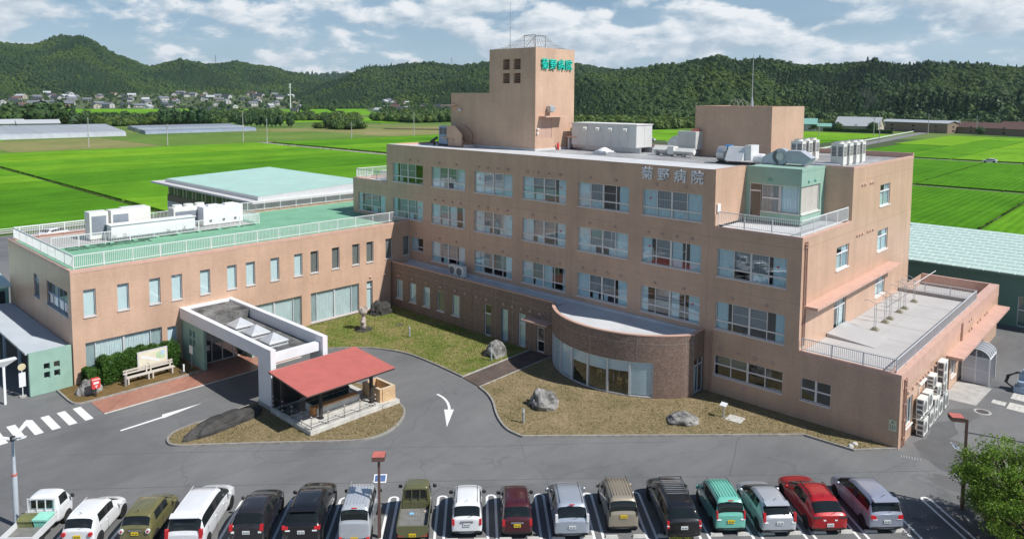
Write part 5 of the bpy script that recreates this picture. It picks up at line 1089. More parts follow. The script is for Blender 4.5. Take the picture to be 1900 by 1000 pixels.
# wing roof plant
PG = 'plant on the wing roof'
def big_unit(name, lb, x0, y0, x1, y1, h, mats=ACW, grille=True):
    t = thing(name, lb, 'condenser', PG); z = 8.18
    MB().box(x0, y0, z + .15, x1, y1, z + h).build('casing', mats, t); MB().box(x0 + .1, y0 + .1, z, x1 - .1, y1 - .1, z + .15).build('plinth', CONC, t)
    if grille: MB().box(x1 + .002, y0 + .15, z + .5, x1 + .012, y1 - .15, z + h - .35).build('grille', M('coil_grey', (.22, .25, .29), .5) if 'coil_grey' not in MATS else MATS['coil_grey'], t)
    return t
big_unit('rooftop_condenser', 'nearest cream condenser with dark coil at the left of the wing roof', -13.2, -25.9, -11.9, -24.4, 2.5); big_unit('rooftop_condenser', 'second cream condenser beside the nearest one on the wing roof', -13.4, -24.1, -12.1, -22.5, 2.45); big_unit('rooftop_condenser', 'weathered cream unit behind the two cream condensers', -14.6, -22.6, -13.0, -20.4, 2.4, grille=False)
t = big_unit('white_duct_box', 'long low white box along the inner rail of the wing roof', -11.7, -24.6, -10.6, -17.3, 1.35, WHITEW, False); MB().box(-11.8, -24.7, 9.53, -10.5, -17.2, 9.58).build('lid', WHITEW, t)
t = big_unit('round_fan_condenser', 'white condenser with three round fan tops on the wing roof', -14.6, -18.2, -13.2, -14.9, 1.9, ACW)
for k in range(3): MB().cyl((-13.9, -17.6 + 1.1 * k), .45, 10.08, 10.32, 16).build('fan_top', ACW, t)
t = big_unit('tall_white_tank_box', 'tall white tank box with two hatches at the rear of the wing roof', -13.2, -15.9, -11.9, -11.9, 1.9, WHITEW, False)
for y in (-14.7, -13.0): MB().box(-12.8, y - .55, 10.08, -12.2, y + .45, 10.25).build('hatch', WHITEW, t)
for y in (-15.2, -13.9, -12.7): MB().cyl((0, 0), .13, 0, .05, 10).build('port', DARK, t, loc=(-11.88, y, 8.75), rot=(0, math.pi / 2, 0))
# clothes-drying frames on the roof terrace
for i, (y, lb) in enumerate(((8.9, 'nearest drying frame standing on the roof terrace'), (11.3, 'second nearest drying frame on the roof terrace'), (12.5, 'third drying frame on the roof terrace'), (14.9, 'fourth drying frame on the roof terrace'), (16.3, 'fifth drying frame on the roof terrace'), (19.0, 'farthest drying frame on the roof terrace'))):
    t = thing('laundry_stand', lb, 'laundry stand', 'drying frames on the roof terrace', (41.93, y, 4.36))
    MB().hexa([(-.28, -.28, 0), (.28, -.28, 0), (.28, .28, 0), (-.28, .28, 0), (-.14, -.14, .18), (.14, -.14, .18), (.14, .14, .18), (-.14, .14, .18)]).build('base', M('moss_concrete', (.22, .21, .15), .9, .2, 5) if i == 0 else MATS['moss_concrete'], t)
    b = MB(); b.tube([(-.06, 0, .15), (-.06, 0, 1.9)], .02, 6); b.tube([(.06, 0, .15), (.06, 0, 1.9)], .02, 6); b.tube([(-.75, 0, 2.05), (-.5, 0, 2.12), (-.1, 0, 1.95), (.1, 0, 1.95), (.5, 0, 2.12), (.75, 0, 2.05)], .02, 6); b.build('stand', STEEL, t)
t = thing('drying_pole', 'long laundry pole laid across the farthest drying frames', 'pole'); MB().tube([(42.55, 16.2, 6.46), (42.6, 22.6, 6.46)], .025, 6).build('rod', ALUW, t)
# ---------------------------------------------------------------- dining furniture in the round room
def chair_parts():
    s = MB().box(-.22, -.22, .42, .22, .22, .47); l = MB()
    for x in (-.19, .19):
        l.box(x - .02, -.21, 0, x + .02, -.17, .42); l.box(x - .02, .17, 0, x + .02, .21, .90)
    bk = MB().box(-.21, .17, .62, .21, .20, .88); return [('seat', s.mesh('seat', WOODY)), ('legs', l.mesh('legs', WOODY)), ('backrest', bk.mesh('backrest', WOODY))]
CH = chair_parts()
def table(x, y, lb):
    t = thing('dining_table', lb, 'table', 'tables in the round dining room', (x, y, .06)); MB().box(-.8, -.45, .68, .8, .45, .72).build('tabletop', M('table_top', (.40, .30, .22), .35) if 'table_top' not in MATS else MATS['table_top'], t)
    for sx in (-.7, .7):
        for sy in (-.36, .36): MB().box(sx - .03, sy - .03, 0, sx + .03, sy + .03, .68).build('leg', ALUW, t)
table(29.2, -3.2, 'dining table behind the middle open bay of the round room'); table(30.9, -2.4, 'dining table behind the right open bay of the round room'); table(27.0, -2.9, 'dining table behind the left open bay of the round room')
for x, y, a, lb in [(28.8, -3.9, math.pi, 'front left wooden chair at the middle dining table'), (29.6, -3.9, math.pi, 'front right wooden chair at the middle dining table'), (29.0, -2.5, 0, 'rear wooden chair at the middle dining table'), (30.5, -3.1, math.pi, 'front left wooden chair at the right dining table'), (31.3, -3.1, math.pi, 'front right wooden chair at the right dining table'), (26.8, -3.6, math.pi, 'wooden chair in front of the left dining table')]:
    put(CH, 'dining_chair', lb, 'chair', (x, y, .06), a, 'chairs in the round dining room')
# ---------------------------------------------------------------- yard furniture
def rock(name, lb, c, sx, sy, sz, seed, m, rz=0, rough=.25, sub=4):
    r = random.Random(seed); bm_v = []; import bmesh
    bm = bmesh.new(); bmesh.ops.create_icosphere(bm, subdivisions=sub, radius=1)
    from mathutils import noise as mn
    off = Vector((seed * 3.1, seed * 1.7, 0))
    for v in bm.verts:
        n = v.co.normalized(); k = 1 + rough * (mn.noise(n * 1.6 + off) * 1.2 + .5 * mn.noise(n * 4 + off) + .25 * mn.noise(n * 9 + off))
        q = n * k; q.x = max(-.9, min(.85, q.x)); v.co = Vector((q.x * sx, q.y * sy, max(-.25, q.z) * sz))
    me = bpy.data.meshes.new(name); bm.to_mesh(me); bm.free(); me.materials.append(m)
    return link(name, me, loc=(c[0], c[1], .05), rot=(0, 0, rz), label=lb, cat='rock')
rock('garden_rock', 'rounded dark grey rock at the inner corner of the court lawn', (1.55, -4.9), .95, 1.2, 1.15, 3, ROCKD)
rock('garden_rock', 'grey rock beside the garden path on the court lawn', (17.5, -5.3), .95, .85, 1.05, 5, ROCKL)
rock('garden_rock', 'big white-veined boulder on the dry front lawn', (26.75, -10.0), 1.1, .95, 1.1, 8, ROCKL, .4, .3)
rock('garden_rock', 'low flat rock on the dry lawn in front of the round room', (34.85, -5.6), 1.15, .8, .6, 11, ROCKL, .7)
rock('garden_rock', 'long low black leaning rock at the tip of the island', (14.1, -26.4), .75, 2.5, .80, 14, ROCKD, .12, .22)
rock('garden_rock', 'pale hollow rock behind the red post box', (2.2, -30.55), .55, .75, .95, 17, ROCKL)
for i, (x, y) in enumerate(((44.0, -1.2), (43.95, -1.75))): rock('garden_stone', ['rear of two small white stones near the building corner', 'front of two small white stones near the building corner'][i], (x, y), .22, .16, .22, 20 + i, CONCL, .5, .2, 2)
def bollard(x, y, lb, h=.95):
    t = thing('bollard_light', lb, 'bollard', 'bollard lights on the lawns', (x, y, .09)); MB().cyl((0, 0), .075, 0, h - .2, 12).build('post', M('bollard_grey', (.33, .36, .38), .5) if 'bollard_grey' not in MATS else MATS['bollard_grey'], t); MB().cyl((0, 0), .06, h - .2, h - .06, 12).build('lens', WHITEW, t); MB().cyl((0, 0), .08, h - .06, h, 12).build('cap', MATS['bollard_grey'], t)
bollard(27.54, -13.0, 'grey bollard light on the dry lawn near the kerb'); bollard(18.2, -6.5, 'grey bollard light in front of the rock by the garden path'); bollard(9.07, -7.4, 'grey bollard light in the middle of the court lawn')
t = thing('garden_sign', 'small slanted sign panel on a post on the dry lawn', 'sign', loc=(36.44, -3.25, .09)); MB().box(-.04, -.04, 0, .04, .04, .8).build('post', STEEL, t); MB().box(-.12, -.12, 0, .12, .12, .03).build('foot', STEEL, t); MB().hexa([(-.22, -.16, .78), (.22, -.16, .78), (.22, .16, .92), (-.22, .16, .92), (-.22, -.16, .81), (.22, -.16, .81), (.22, .16, .95), (-.22, .16, .95)]).build('panel', ALUW, t)
t = thing('inspection_cover', 'pale concrete inspection cover in the dry lawn', 'cover', loc=(37.15, -3.0, .09), rz=.08); MB().box(-.52, -.48, 0, .52, .48, .03).build('slab', CONCL, t)
for x in (-.3, .3):
    for y in (-.3, .3): MB().box(x - .09, y - .02, .0305, x + .09, y + .02, .034).build('handle_slot', DARK, t)
for i, (x, y, w, d) in enumerate(((49.15, 12.4, .8, .75), (50.2, 12.3, 1.0, 1.4), (50.0, 14.6, .8, 1.6))):
    t = thing('inspection_cover', ['small concrete cover on the side asphalt nearest the building', 'large concrete cover on the side asphalt', 'concrete cover under the blue machine on the side asphalt'][i], 'cover', loc=(x, y, .004)); MB().box(-w / 2, -d / 2, 0, w / 2, d / 2, .012).build('slab', CONCL, t)
    for k in range(4): MB().box(-.2 + .3 * (k % 2), -.2 + .4 * (k // 2), .0125, -.1 + .3 * (k % 2), -.15 + .4 * (k // 2), .015).build('handle_slot', DARK, t)
t = thing('manhole_cover', 'round iron manhole cover on the side asphalt', 'manhole', loc=(48.64, 9.86, .004)); MB().cyl((0, 0), .52, 0, .008, 24).build('ring', CONC, t); MB().cyl((0, 0), .38, .008, .014, 24).build('lid', M('iron', (.09, .085, .08), .6, .2), t)
t = thing('manhole_cover', 'dark round manhole cover in the court lawn', 'manhole', loc=(5.74, -5.9, .09)); MB().cyl((0, 0), .42, 0, .02, 20).build('lid', MATS['iron'], t)
t = thing('drain_grate', 'striped steel drain grate at the building corner', 'grate', loc=(46.9, -.55, .006), rz=.3); b = MB(); [b.box(-.5 + .14 * k, -.18, 0, -.42 + .14 * k, .18, .01) for k in range(8)]; b.build('bars', STEEL, t)
# tulip sculpture
t = thing('tulip_sculpture', 'pinkish stone tulip flower sculpture on a dark round base on the court lawn', 'sculpture', loc=(4.5, -9.0, .09)); t.scale = (1.0, 1.0, .95)
MB().cyl((0, 0), .82, 0, .05, 24).build('base', ROCKD, t); MB().lathe([(.30, .05), (.27, .5), (.22, .9), (.15, 1.15), (.14, 1.35), (.2, 1.42)], n=16).build('stem', STONEP, t, True)
b = MB().lathe([(.10, 1.36), (.30, 1.5), (.40, 1.7), (.38, 1.95), (.33, 2.0), (.05, 1.8)], n=18)
for k in range(6):
    a = k * math.pi / 3; c, s_ = math.cos(a), math.sin(a); u = (-s_, c); b.quad([(c * .38 + u[0] * .17, s_ * .38 + u[1] * .17, 1.93), (c * .38 - u[0] * .17, s_ * .38 - u[1] * .17, 1.93), (c * .36, s_ * .36, 2.22)]); b.quad([(c * .30 + u[0] * .17, s_ * .30 + u[1] * .17, 1.93), (c * .36, s_ * .36, 2.22), (c * .30 - u[0] * .17, s_ * .30 - u[1] * .17, 1.93)])
b.build('flower', STONEP, t, True)
for a in (2.4, -.7):
    b = MB().lathe([(.02, -.45), (.16, -.25), (.20, 0), (.14, .25), (.02, .4)], n=10); b.xform(Matrix.Rotation(a, 4, 'Z') @ Matrix.Translation((.42, 0, .82)) @ Matrix.Rotation(1.15, 4, 'Y')); b.build('leaf', STONEP, t, True)
# map board, bench, post box and small posts at the wing
t = thing('map_board', 'large white framed map board above the wooden bench', 'map board', loc=(0, 0, 0)); MB().box(1.96, -27.25, .72, 2.04, -25.1, 2.02).build('frame', ALU, t)
mp_ = MB(); mp_.box(2.041, -27.17, .8, 2.046, -25.18, 1.94); mo = mp_.build('map_sheet', M('map_paper', (.70, .66, .52), .6, .06, 2), t)
b = MB(); b.box(2.047, -25.95, 1.2, 2.050, -25.3, 1.75); b.build('map_park', M('map_green', (.45, .58, .38), .6), mo); b = MB(); b.box(2.0505, -25.6, 1.45, 2.0515, -25.28, 1.8); b.build('map_water', M('map_blue', (.42, .58, .70), .6), mo)
b = MB().hexa([(2.052, -27.0, 1.55), (2.053, -26.9, 1.55), (2.053, -25.7, 1.05), (2.052, -25.8, 1.05), (2.052, -27.0, 1.72), (2.053, -26.9, 1.72), (2.053, -25.7, 1.2), (2.052, -25.8, 1.2)]); b.build('map_road', PLATEW, mo)
for y in (-27.2, -25.15): MB().box(1.97, y - .05, .09, 2.03, y + .05, .72).build('post', DARK, t)
t = thing('wooden_bench', 'long weathered wooden bench below the map board', 'bench', loc=(2.55, -26.6, .09), rz=0.0)
for k in range(3): MB().box(-.18 + .15 * k, -1.75, .42, -.06 + .15 * k, 1.75, .47).build('seat_slat', WOODG, t)
for z in (.62, .82): MB().box(-.29, -1.75, z, -.25, 1.75, z + .12).build('back_slat', WOODG, t)
for y in (-1.55, -.15, .15, 1.55): MB().box(-.27, y - .05, 0, .24, y + .05, .42).build('leg', WOODG, t); MB().box(-.25, y - .05, .42, -.20, y + .05, .95).build('upright', WOODG, t)
t = thing('post_box', 'red letter box on a dark post beside the planting bed', 'post box', loc=(3.35, -30.5, .09)); MB().box(-.05, -.05, 0, .05, .05, .62).build('post', DARK, t)
b = MB().box(-.2, -.26, .62, .2, .26, 1.22); b.hexa([(-.22, -.28, 1.22), (.22, -.28, 1.22), (.22, .28, 1.22), (-.22, .28, 1.22), (-.16, -.22, 1.3), (.16, -.22, 1.3), (.16, .22, 1.3), (-.16, .22, 1.3)]); bo = b.build('box', REDP, t)
MB().box(.201, -.17, .95, .207, .17, 1.1).build('label_plate', PLATEW, bo); b = MB(); b.box(.201, -.09, .82, .206, .09, .85); b.box(.201, -.09, .76, .206, .09, .79); b.box(.201, -.02, .66, .206, .02, .76); b.build('emblem', PLATEW, bo)
t = thing('white_post', 'slim white upright marker post in front of the hedge', 'post', loc=(1.5, -28.9, .09)); MB().box(-.09, -.09, 0, .09, .09, 1.55).build('shaft', ALUW, t); MB().box(-.10, -.10, 1.55, .10, .10, 1.6).build('cap', ALUW, t)
t = thing('grey_post', 'short grey post at the left end of the wooden bench', 'post', loc=(2.9, -28.4, .09)); MB().cyl((0, 0), .08, 0, .85, 10).build('shaft', STEEL, t); MB().cyl((0, 0), .085, .85, .88, 10).build('cap', ALUW, t)
t = thing('entrance_notice', 'white notice on a stand in front of the green porch wall', 'sign', loc=(3.1, -23.75, .09)); MB().box(-.02, -.02, 0, .02, .02, 1.3).build('stand', STEEL, t); MB().box(-.15, -.15, 0, .15, .15, .04).build('foot', DARK, t); MB().box(-.3, -.03, 1.25, .3, -.01, 1.85).build('panel', PLATEW, t)
t = thing('water_tap_post', 'small white tap post at the bed edge by the porch', 'post', loc=(3.2, -24.4, .09)); MB().box(-.05, -.05, 0, .05, .05, .6).build('shaft', ALUW, t); MB().box(-.2, -.3, 0, .25, .3, .06).build('basin', ROCKD, t)
t = thing('bus_stop_sign', 'bus stop pole with round plate and timetable in the walkway mouth', 'sign', loc=(-.35, -33.95, .006)); MB().cyl((0, 0), .03, 0, 2.3, 8).build('pole', ALUW, t); MB().cyl((0, 0), .22, 0, .1, 12).build('foot', CONC, t)
b = MB().cyl((0, 0), .24, -.015, .015, 20); b.xform(Matrix.Translation((.03, 0, 2.15)) @ Matrix.Rotation(math.pi / 2, 4, 'Y')); b.build('disc', M('disc_cream', (.62, .55, .36), .5), t); MB().box(.02, -.2, .75, .05, .2, 1.75).build('timetable', PLATEW, t)
t = thing('y_shaped_pole', 'white pole with inverted triangular head at the left edge', 'pole', loc=(.2, -35.1, .006)); MB().box(-.07, -.07, 0, .07, .07, 2.6).build('shaft', ALUW, t); MB().hexa([(-.07, -.07, 2.6), (.07, -.07, 2.6), (.07, .07, 2.6), (-.07, .07, 2.6), (-.3, -.75, 3.05), (.3, -.75, 3.05), (.3, .75, 3.05), (-.3, .75, 3.05)]).build('head', ALUW, t)
# lamp posts
def box_lamp(x, y, h, lb, rz, solar=True, arm=.28):
    t = thing('lamp_post', lb, 'lamp post', 'brown lamp posts of the car park', (x, y, .006), rz)
    MB().box(-.075, -.075, 0, .075, .075, 1.35).build('base', BROWNM, t); MB().box(-.055, -.055, 1.35, .055, .055, h).build('pole', BROWNM, t); MB().box(-.03, -arm - .1, h - .12, .03, 0.05, h - .04).build('arm', BROWNM, t)
    hd = MB(); hd.box(-.30, -arm - .45, h - .06, .30, -arm + .15, h + .14); hd.build('lamp_head', BROWNM, t); MB().box(-.29, -arm - .44, h + .141, .29, -arm + .14, h + .155).build('head_top', RUSTRED, t)
    if solar:
        p = MB().box(-.3, -.22, -.015, .3, .22, .015); p.xform(Matrix.Translation((0, -.42, h * .68)) @ Matrix.Rotation(-.5, 4, 'X')); so_ = p.build('solar_panel', ALUW, t)
        c = MB().box(-.25, -.17, .016, .25, .17, .02); c.xform(Matrix.Translation((0, -.42, h * .68)) @ Matrix.Rotation(-.5, 4, 'X')); c.build('cells', SOLAR, so_)
        MB().tube([(0, 0, h * .66 - .15), (0, -.42, h * .68)], .03, 6).build('panel_arm', ALUW, t)
    return t
box_lamp(30.7, -26.7, 3.95, 'brown lamp post with red topped box head between the parked cars', math.radians(225.7), arm=-.15)
box_lamp(50.35, -4.6, 4.75, 'brown lamp post with solar panel by the tree at the right', math.radians(-60), arm=.35)
t = thing('white_lamp_post', 'pale steel lamp post with three white blade arms at the left', 'lamp post', loc=(17.2, -38.3, .006)); MB().cyl((0, 0), .12, 0, 2.6, 12).build('lower_pole', M('pole_pale', (.45, .50, .55), .4, .1), t); MB().cyl((0, 0), .09, 2.6, 4.35, 12, r2=.06).build('pole', MATS['pole_pale'], t); MB().cyl((0, 0), .13, 2.55, 2.65, 12).build('band', RUSTRED, t)
for a in (.2, 2.3, 4.4):
    b = MB().hexa([(.05, -.05, 4.35), (1.15, -.12, 4.75), (1.15, .12, 4.75), (.05, .05, 4.35), (.05, -.05, 4.45), (1.15, -.12, 4.80), (1.15, .12, 4.80), (.05, .05, 4.45)]); b.xform(Matrix.Rotation(a, 4, 'Z')); b.build('blade', WHITEW, t)
MB().cyl((0, 0), .12, 4.3, 4.5, 10).build('hub', DARK, t)
# blue pump machine at the right edge
t = thing('pump_machine', 'blue grey machine with black hoses at the right edge', 'machine', loc=(49.95, 15.6, .02))
b = MB(); b.box(-.4, -.35, .0, .5, .35, .45); b.cyl((.05, .0), .3, .45, .8, 12); b.build('block', BLUEG, t); b = MB(); b.box(-.2, .3, .5, .5, .8, 1.3); b.cyl((.2, .5), .25, 1.3, 1.55, 12); b.build('upper_block', BLUEG, t); b = MB()
for k in range(4): b.tube([(-.3 + .05 * k, .3, 1.35), (-.75 - .05 * k, .15, 1.0), (-.85 - .05 * k, 0, .55), (-.45, -.1, .25)], .05, 6)
b.build('hoses', DARK, t)
t = thing('utility_post', 'dark post at the right edge of the side yard', 'post', loc=(51.6, 6.5, .006)); MB().cyl((0, 0), .09, 0, 3.6, 10).build('shaft', DGREENW, t); MB().cyl((0, 0), .1, 3.6, 3.65, 10).build('cap', DARK, t)

# ---------------------------------------------------------------- cars
def subdivided(verts, faces, tags, levels=2):
    me = bpy.data.meshes.new('cage'); me.from_pydata(verts, [], faces)
    for k in range(max(tags) + 1): me.materials.append(bpy.data.materials['Dots'] if False else BLACKR)
    me.polygons.foreach_set('material_index', tags); me.update()
    o = bpy.data.objects.new('cage', me); COL.objects.link(o)
    md = o.modifiers.new('s', 'SUBSURF'); md.levels = levels; md.render_levels = levels
    dg = bpy.context.evaluated_depsgraph_get(); ev = bpy.data.meshes.new_from_object(o.evaluated_get(dg))
    bpy.data.objects.remove(o); bpy.data.meshes.remove(me)
    V = [tuple(v.co) for v in ev.vertices]; out = {}
    for p in ev.polygons: out.setdefault(p.material_index, []).append(tuple(p.vertices))
    bpy.data.meshes.remove(ev); return V, out
def sub_mesh(V, faces, name, m, push=0.0):
    used = sorted({i for f in faces for i in f}); mp = {j: k for k, j in enumerate(used)}
    me = bpy.data.meshes.new(name); me.from_pydata([V[i] for i in used], [], [tuple(mp[i] for i in f) for f in faces]); me.materials.append(m)
    me.polygons.foreach_set('use_smooth', [True] * len(faces)); me.update(); return me
def ring_pts(y, w, zb, belt, top, wt, bw=None):
    bw = bw or w * .97
    return [(0, zb), (.86 * w, zb), (w * .985, zb + .10), (w, zb + (belt - zb) * .5), (w * .99, belt - .07), (bw, belt), (wt, top - .055), (wt * .78, top - .006), (0, top + .012)], y
def loft(rings, tagf, cap=True):
    V, F, T = [], [], []; n = len(rings[0][0])
    for pts, y in rings:
        V += [(x, y, z) for x, z in pts] + [(-x, y, z) for x, z in pts]
    N = 2 * n
    idx = lambda r, k, s: r * N + (k if (s == 0 or k in (0, n - 1)) else n + k)
    for r in range(len(rings) - 1):
        for k in range(n - 1):
            for s in (0, 1):
                q = [idx(r, k, s), idx(r + 1, k, s), idx(r + 1, k + 1, s), idx(r, k + 1, s)]
                F.append(tuple(q if s == 0 else q[::-1])); T.append(tagf(r, k, s))
    if cap:
        for r, flip in ((0, False), (len(rings) - 1, True)):
            for k in range(n - 1):
                if k == 0: q = [idx(r, 0, 0), idx(r, 1, 0), idx(r, 1, 1)]
                elif k == n - 2: q = [idx(r, k, 0), idx(r, k + 1, 0), idx(r, k, 1)]
                else: q = [idx(r, k, 0), idx(r, k + 1, 0), idx(r, k + 1, 1), idx(r, k, 1)]
                F.append(tuple(q[::-1] if flip else q)); T.append(0)
    # drop doubled centre vertices
    used = sorted({i for f in F for i in f}); mp = {j: k for k, j in enumerate(used)}
    return [V[i] for i in used], [tuple(mp[i] for i in f) for f in F], T
def wheel_parts(r=.29, wd=.17):
    ty = MB(); ty.lathe([(r * .62, -wd / 2), (r * .95, -wd / 2), (r, -wd * .35), (r, wd * .35), (r * .95, wd / 2), (r * .62, wd / 2)], n=20); ty.xform(Matrix.Rotation(math.pi / 2, 4, 'Y'))
    rm = MB(); rm.cyl((0, 0), r * .60, -wd * .44, wd * .44, 20); rm.xform(Matrix.Rotation(math.pi / 2, 4, 'Y'))
    sp = MB()
    for k in range(5):
        a = 2 * math.pi * k / 5; s0 = len(sp.v); sp.box(-wd * .47, -.025, r * .12, wd * .47, .025, r * .58); sp.xform(Matrix.Rotation(a, 4, 'X'), s0)
    return ty.mesh('wheel', BLACKR, True), rm.mesh('rim', M('rim_dark', (.12, .12, .13), .4, .1) if 'rim_dark' not in MATS else MATS['rim_dark']), sp.mesh('spokes', RIM)
WHEEL = wheel_parts(); WHEEL_S = wheel_parts(.26, .15)
ARCH = MB().cyl((0, 0), .345, -.012, .012, 20).xform(Matrix.Rotation(math.pi / 2, 4, 'Y')).mesh('wheel_arch', BLACKR)
CARS = 'cars parked in the front row'
def add_wheels(t, w, L, ya, yb, W=None, r=.29):
    W = W or WHEEL
    for y in (ya, yb):
        for s in (-1, 1):
            o = link('wheel', W[0], t, loc=(s * (w - .085), y, r)); link('rim', W[1], o); link('spokes', W[2], o)
            link('wheel_arch', ARCH, t, loc=(s * (w - .012), y, r + .02))
def lamp_box(t, x, z0, z1, wx_, m, y0=-.012, y1=.14, name='tail_lamp', taper=0.0):
    for s in (-1, 1):
        a, b = s * (x - wx_ / 2), s * (x + wx_ / 2); lo, hi = min(a, b), max(a, b)
        MB().hexa([(lo, y0, z0), (hi, y0, z0), (hi, y1, z0), (lo, y1, z0), (lo + taper, y0 + .03, z1), (hi - taper * 0, y0 + .03, z1), (hi, y1, z1), (lo, y1, z1)]).build(name, m, t)
def plate(t, z, m, y=-.02, w=.33):
    p = MB().box(-w / 2, y - .012, z - .083, w / 2, y, z + .083).build('number_plate', m, t)
    d = MB(); dm = M('plate_ink', (.03, .09, .05), .6) if 'plate_ink' not in MATS else MATS['plate_ink']
    for k in range(4): d.box(-.12 + .065 * k + (.012 if k > 1 else 0), y - .0135, z - .055, -.08 + .065 * k + (.012 if k > 1 else 0), y - .0125, z + .02)
    d.build('plate_figures', dm, p)
def mirror(t, w, y, z, m):
    for s in (-1, 1):
        b = MB().lathe([(.01, -.10), (.075, -.07), (.09, 0), (.075, .07), (.01, .10)], n=10); b.xform(Matrix.Translation((s * (w + .10), y, z)) @ Matrix.Scale(.7, 4, (0, 1, 0)) @ Matrix.Scale(1.15, 4, (1, 0, 0))); b.build('door_mirror', m, t, True)
def car(name, label, stall_t, s_rear, body, L=3.4, w=.737, H=1.62, hood=.75, hz=1.02, nz=.86, belt=.98, zr=1.02, ry=.25, wtr=.84, ws=.75, glassm=None, plate_m=None, lamps=None, yaw=0.0, extras=(), plz=.78, mirror_m=None, wheelr=.29, hoodw=.86):
    G = glassm or CARGLASS; wt = w * wtr
    yC = L - hood; yA = yC - ws; yB = (yA + ry + .35) / 2 + .1
    R = [ring_pts(0.0, w * .93, .34, zr - .10, zr - .02, w * .82), ring_pts(.05, w * .99, .22, zr - .05, zr + .02, w * .86), ring_pts(ry, w, .2, belt, H - .05, wt), ring_pts(ry + .32, w, .2, belt, H - .005, wt),
         ring_pts(yB - .05, w, .2, belt, H, wt), ring_pts(yB + .05, w, .2, belt, H, wt), ring_pts(yA, w, .2, belt, H - .03, wt), ring_pts(yC, w, .2, hz - .08, hz, w * hoodw), ring_pts(L - hood * .5, w * .995, .2, (hz + nz) / 2 - .10, (hz + nz) / 2 + .03, w * hoodw * .98), ring_pts(L - .2, w * .96, .22, nz - .13, nz, w * .76), ring_pts(L, w * .84, .32, nz - .28, nz - .14, w * .6)]
    def tag(r, k, s):
        if r == 1 and k >= 6: return 2
        if r == 6 and k >= 6: return 1
        if k == 5 and r == 3: return 3 + s
        if k == 5 and r == 5: return 5 + s
        if k == 5 and r == 4: return 8
        if k == 5 and r == 2 and 'long_glass' in extras: return 3 + s
        if k == 5 and r == 6 and 'quarter' in extras: return 5 + s
        if k <= 1: return 7
        return 0
    V, F, T = loft(R, tag); V, D = subdivided(V, F, T)
    t = thing(name, label, 'car', CARS, row(stall_t, s_rear, .006), math.radians(45.757 + yaw))
    link('body', sub_mesh(V, D[0], 'body', body), t); link('windscreen', sub_mesh(V, D[1], 'windscreen', G), t); link('rear_window', sub_mesh(V, D[2], 'rear_window', G), t); link('underbody', sub_mesh(V, D[7], 'underbody', BLACKR), t)
    link('window_pillar', sub_mesh(V, D[8], 'window_pillar', BLACKR), t)
    for k in (3, 4, 5, 6): link('side_window', sub_mesh(V, D[k], 'side_window', G), t)
    for s in (-1, 1):                                       # door shut lines and handles
        dl = MB()
        for y in (yB, yA + .55, ry + .45): dl.box(s * (w - .012) - .012, y - .006, .32, s * (w - .012) + .012, y + .006, belt - .06)
        dl.build('door_gap', BLACKR, t)
        for y in (yB - .18, yB + .85): MB().box(s * (w - .005) - .018, y, belt - .17, s * (w - .005) + .018, y + .17, belt - .14).build('door_handle', body if 'paint_handle' in extras else CHROME, t)
    add_wheels(t, w, L, .58 if L < 3.6 else .72, L - .55 if L < 3.6 else L - .80, r=wheelr)
    mirror(t, w, yC - ws * .45, belt + .02, mirror_m or body)
    (lamps or (lambda t: lamp_box(t, w - .09, .72, .98, .15, RED_L)))(t)
    plate(t, plz, plate_m or PLATEY)
    MB().box(-w * .80, -.012, .36, w * .80, .05, .42).build('bumper_strip', BLACKR, t)
    MB().tube([(0.02, .045, zr + .03), (.28, .09, zr + .12)], .012, 5).build('rear_wiper', BLACKR, t)
    if 'antenna' in extras: MB().tube([(0, ry + .25, H - .01), (.0, ry + .08, H + .14)], .012, 5).build('antenna', BLACKR, t)
    if 'garnish' in extras: MB().box(-.30, -.03, plz + .10, .30, .0, plz + .18).build('boot_garnish', CHROME, t)
    if 'rails' in extras:
        for s in (-1, 1): MB().tube([(s * wt * .84, ry + .3, H - .02), (s * wt * .84, ry + .45, H + .05), (s * wt * .84, yA - .2, H + .05), (s * wt * .84, yA - .05, H - .02)], .022, 6).build('roof_rail', DARK if 'darkrails' in extras else CHROME, t)
    if 'ribs' in extras:
        for k in range(6):
            x = -wt * .6 + wt * 1.2 * k / 5; MB().box(x - .014, ry + .3, H - .02, x + .014, yA - .3, H + .016).build('roof_rib', body, t)
    if 'stop' in extras: MB().box(-.13, ry - .06, H - .05, .13, ry + .0, H - .018).build('stop_lamp', RED_L, t)
    if 'spoiler' in extras: MB().hexa([(-wt * .9, ry - .20, H - .09), (wt * .9, ry - .20, H - .09), (wt * .92, ry + .1, H - .05), (-wt * .92, ry + .1, H - .05), (-wt * .9, ry - .20, H - .06), (wt * .9, ry - .20, H - .06), (wt * .92, ry + .1, H + .005), (-wt * .92, ry + .1, H + .005)]).build('roof_spoiler', body, t)
    for s in (-1, 1): MB().tube([(s * wt * .80, ry + .15, H - .022), (s * wt * .80, yA - .02, H - .022)], .014, 4).build('roof_gutter', BLACKR if 'gutter' in extras else body, t)
    return t
def round_lamps(x, z, r, m, m2=None):
    def f(t):
        for s in (-1, 1):
            b = MB().cyl((0, 0), r, -.02, .06, 18); b.xform(Matrix.Translation((s * x, .0, z)) @ Matrix.Rotation(math.pi / 2, 4, 'X')); o = b.build('tail_lamp', m, t)
            if m2: b = MB().cyl((0, 0), r * .5, .0, .07, 14); b.xform(Matrix.Translation((s * x, .0, z)) @ Matrix.Rotation(math.pi / 2, 4, 'X')); b.build('lamp_centre', m2, o)
    return f
def L2(*specs):
    def f(t):
        for x, z0, z1, wx_, m in specs: lamp_box(t, x, z0, z1, wx_, m)
    return f
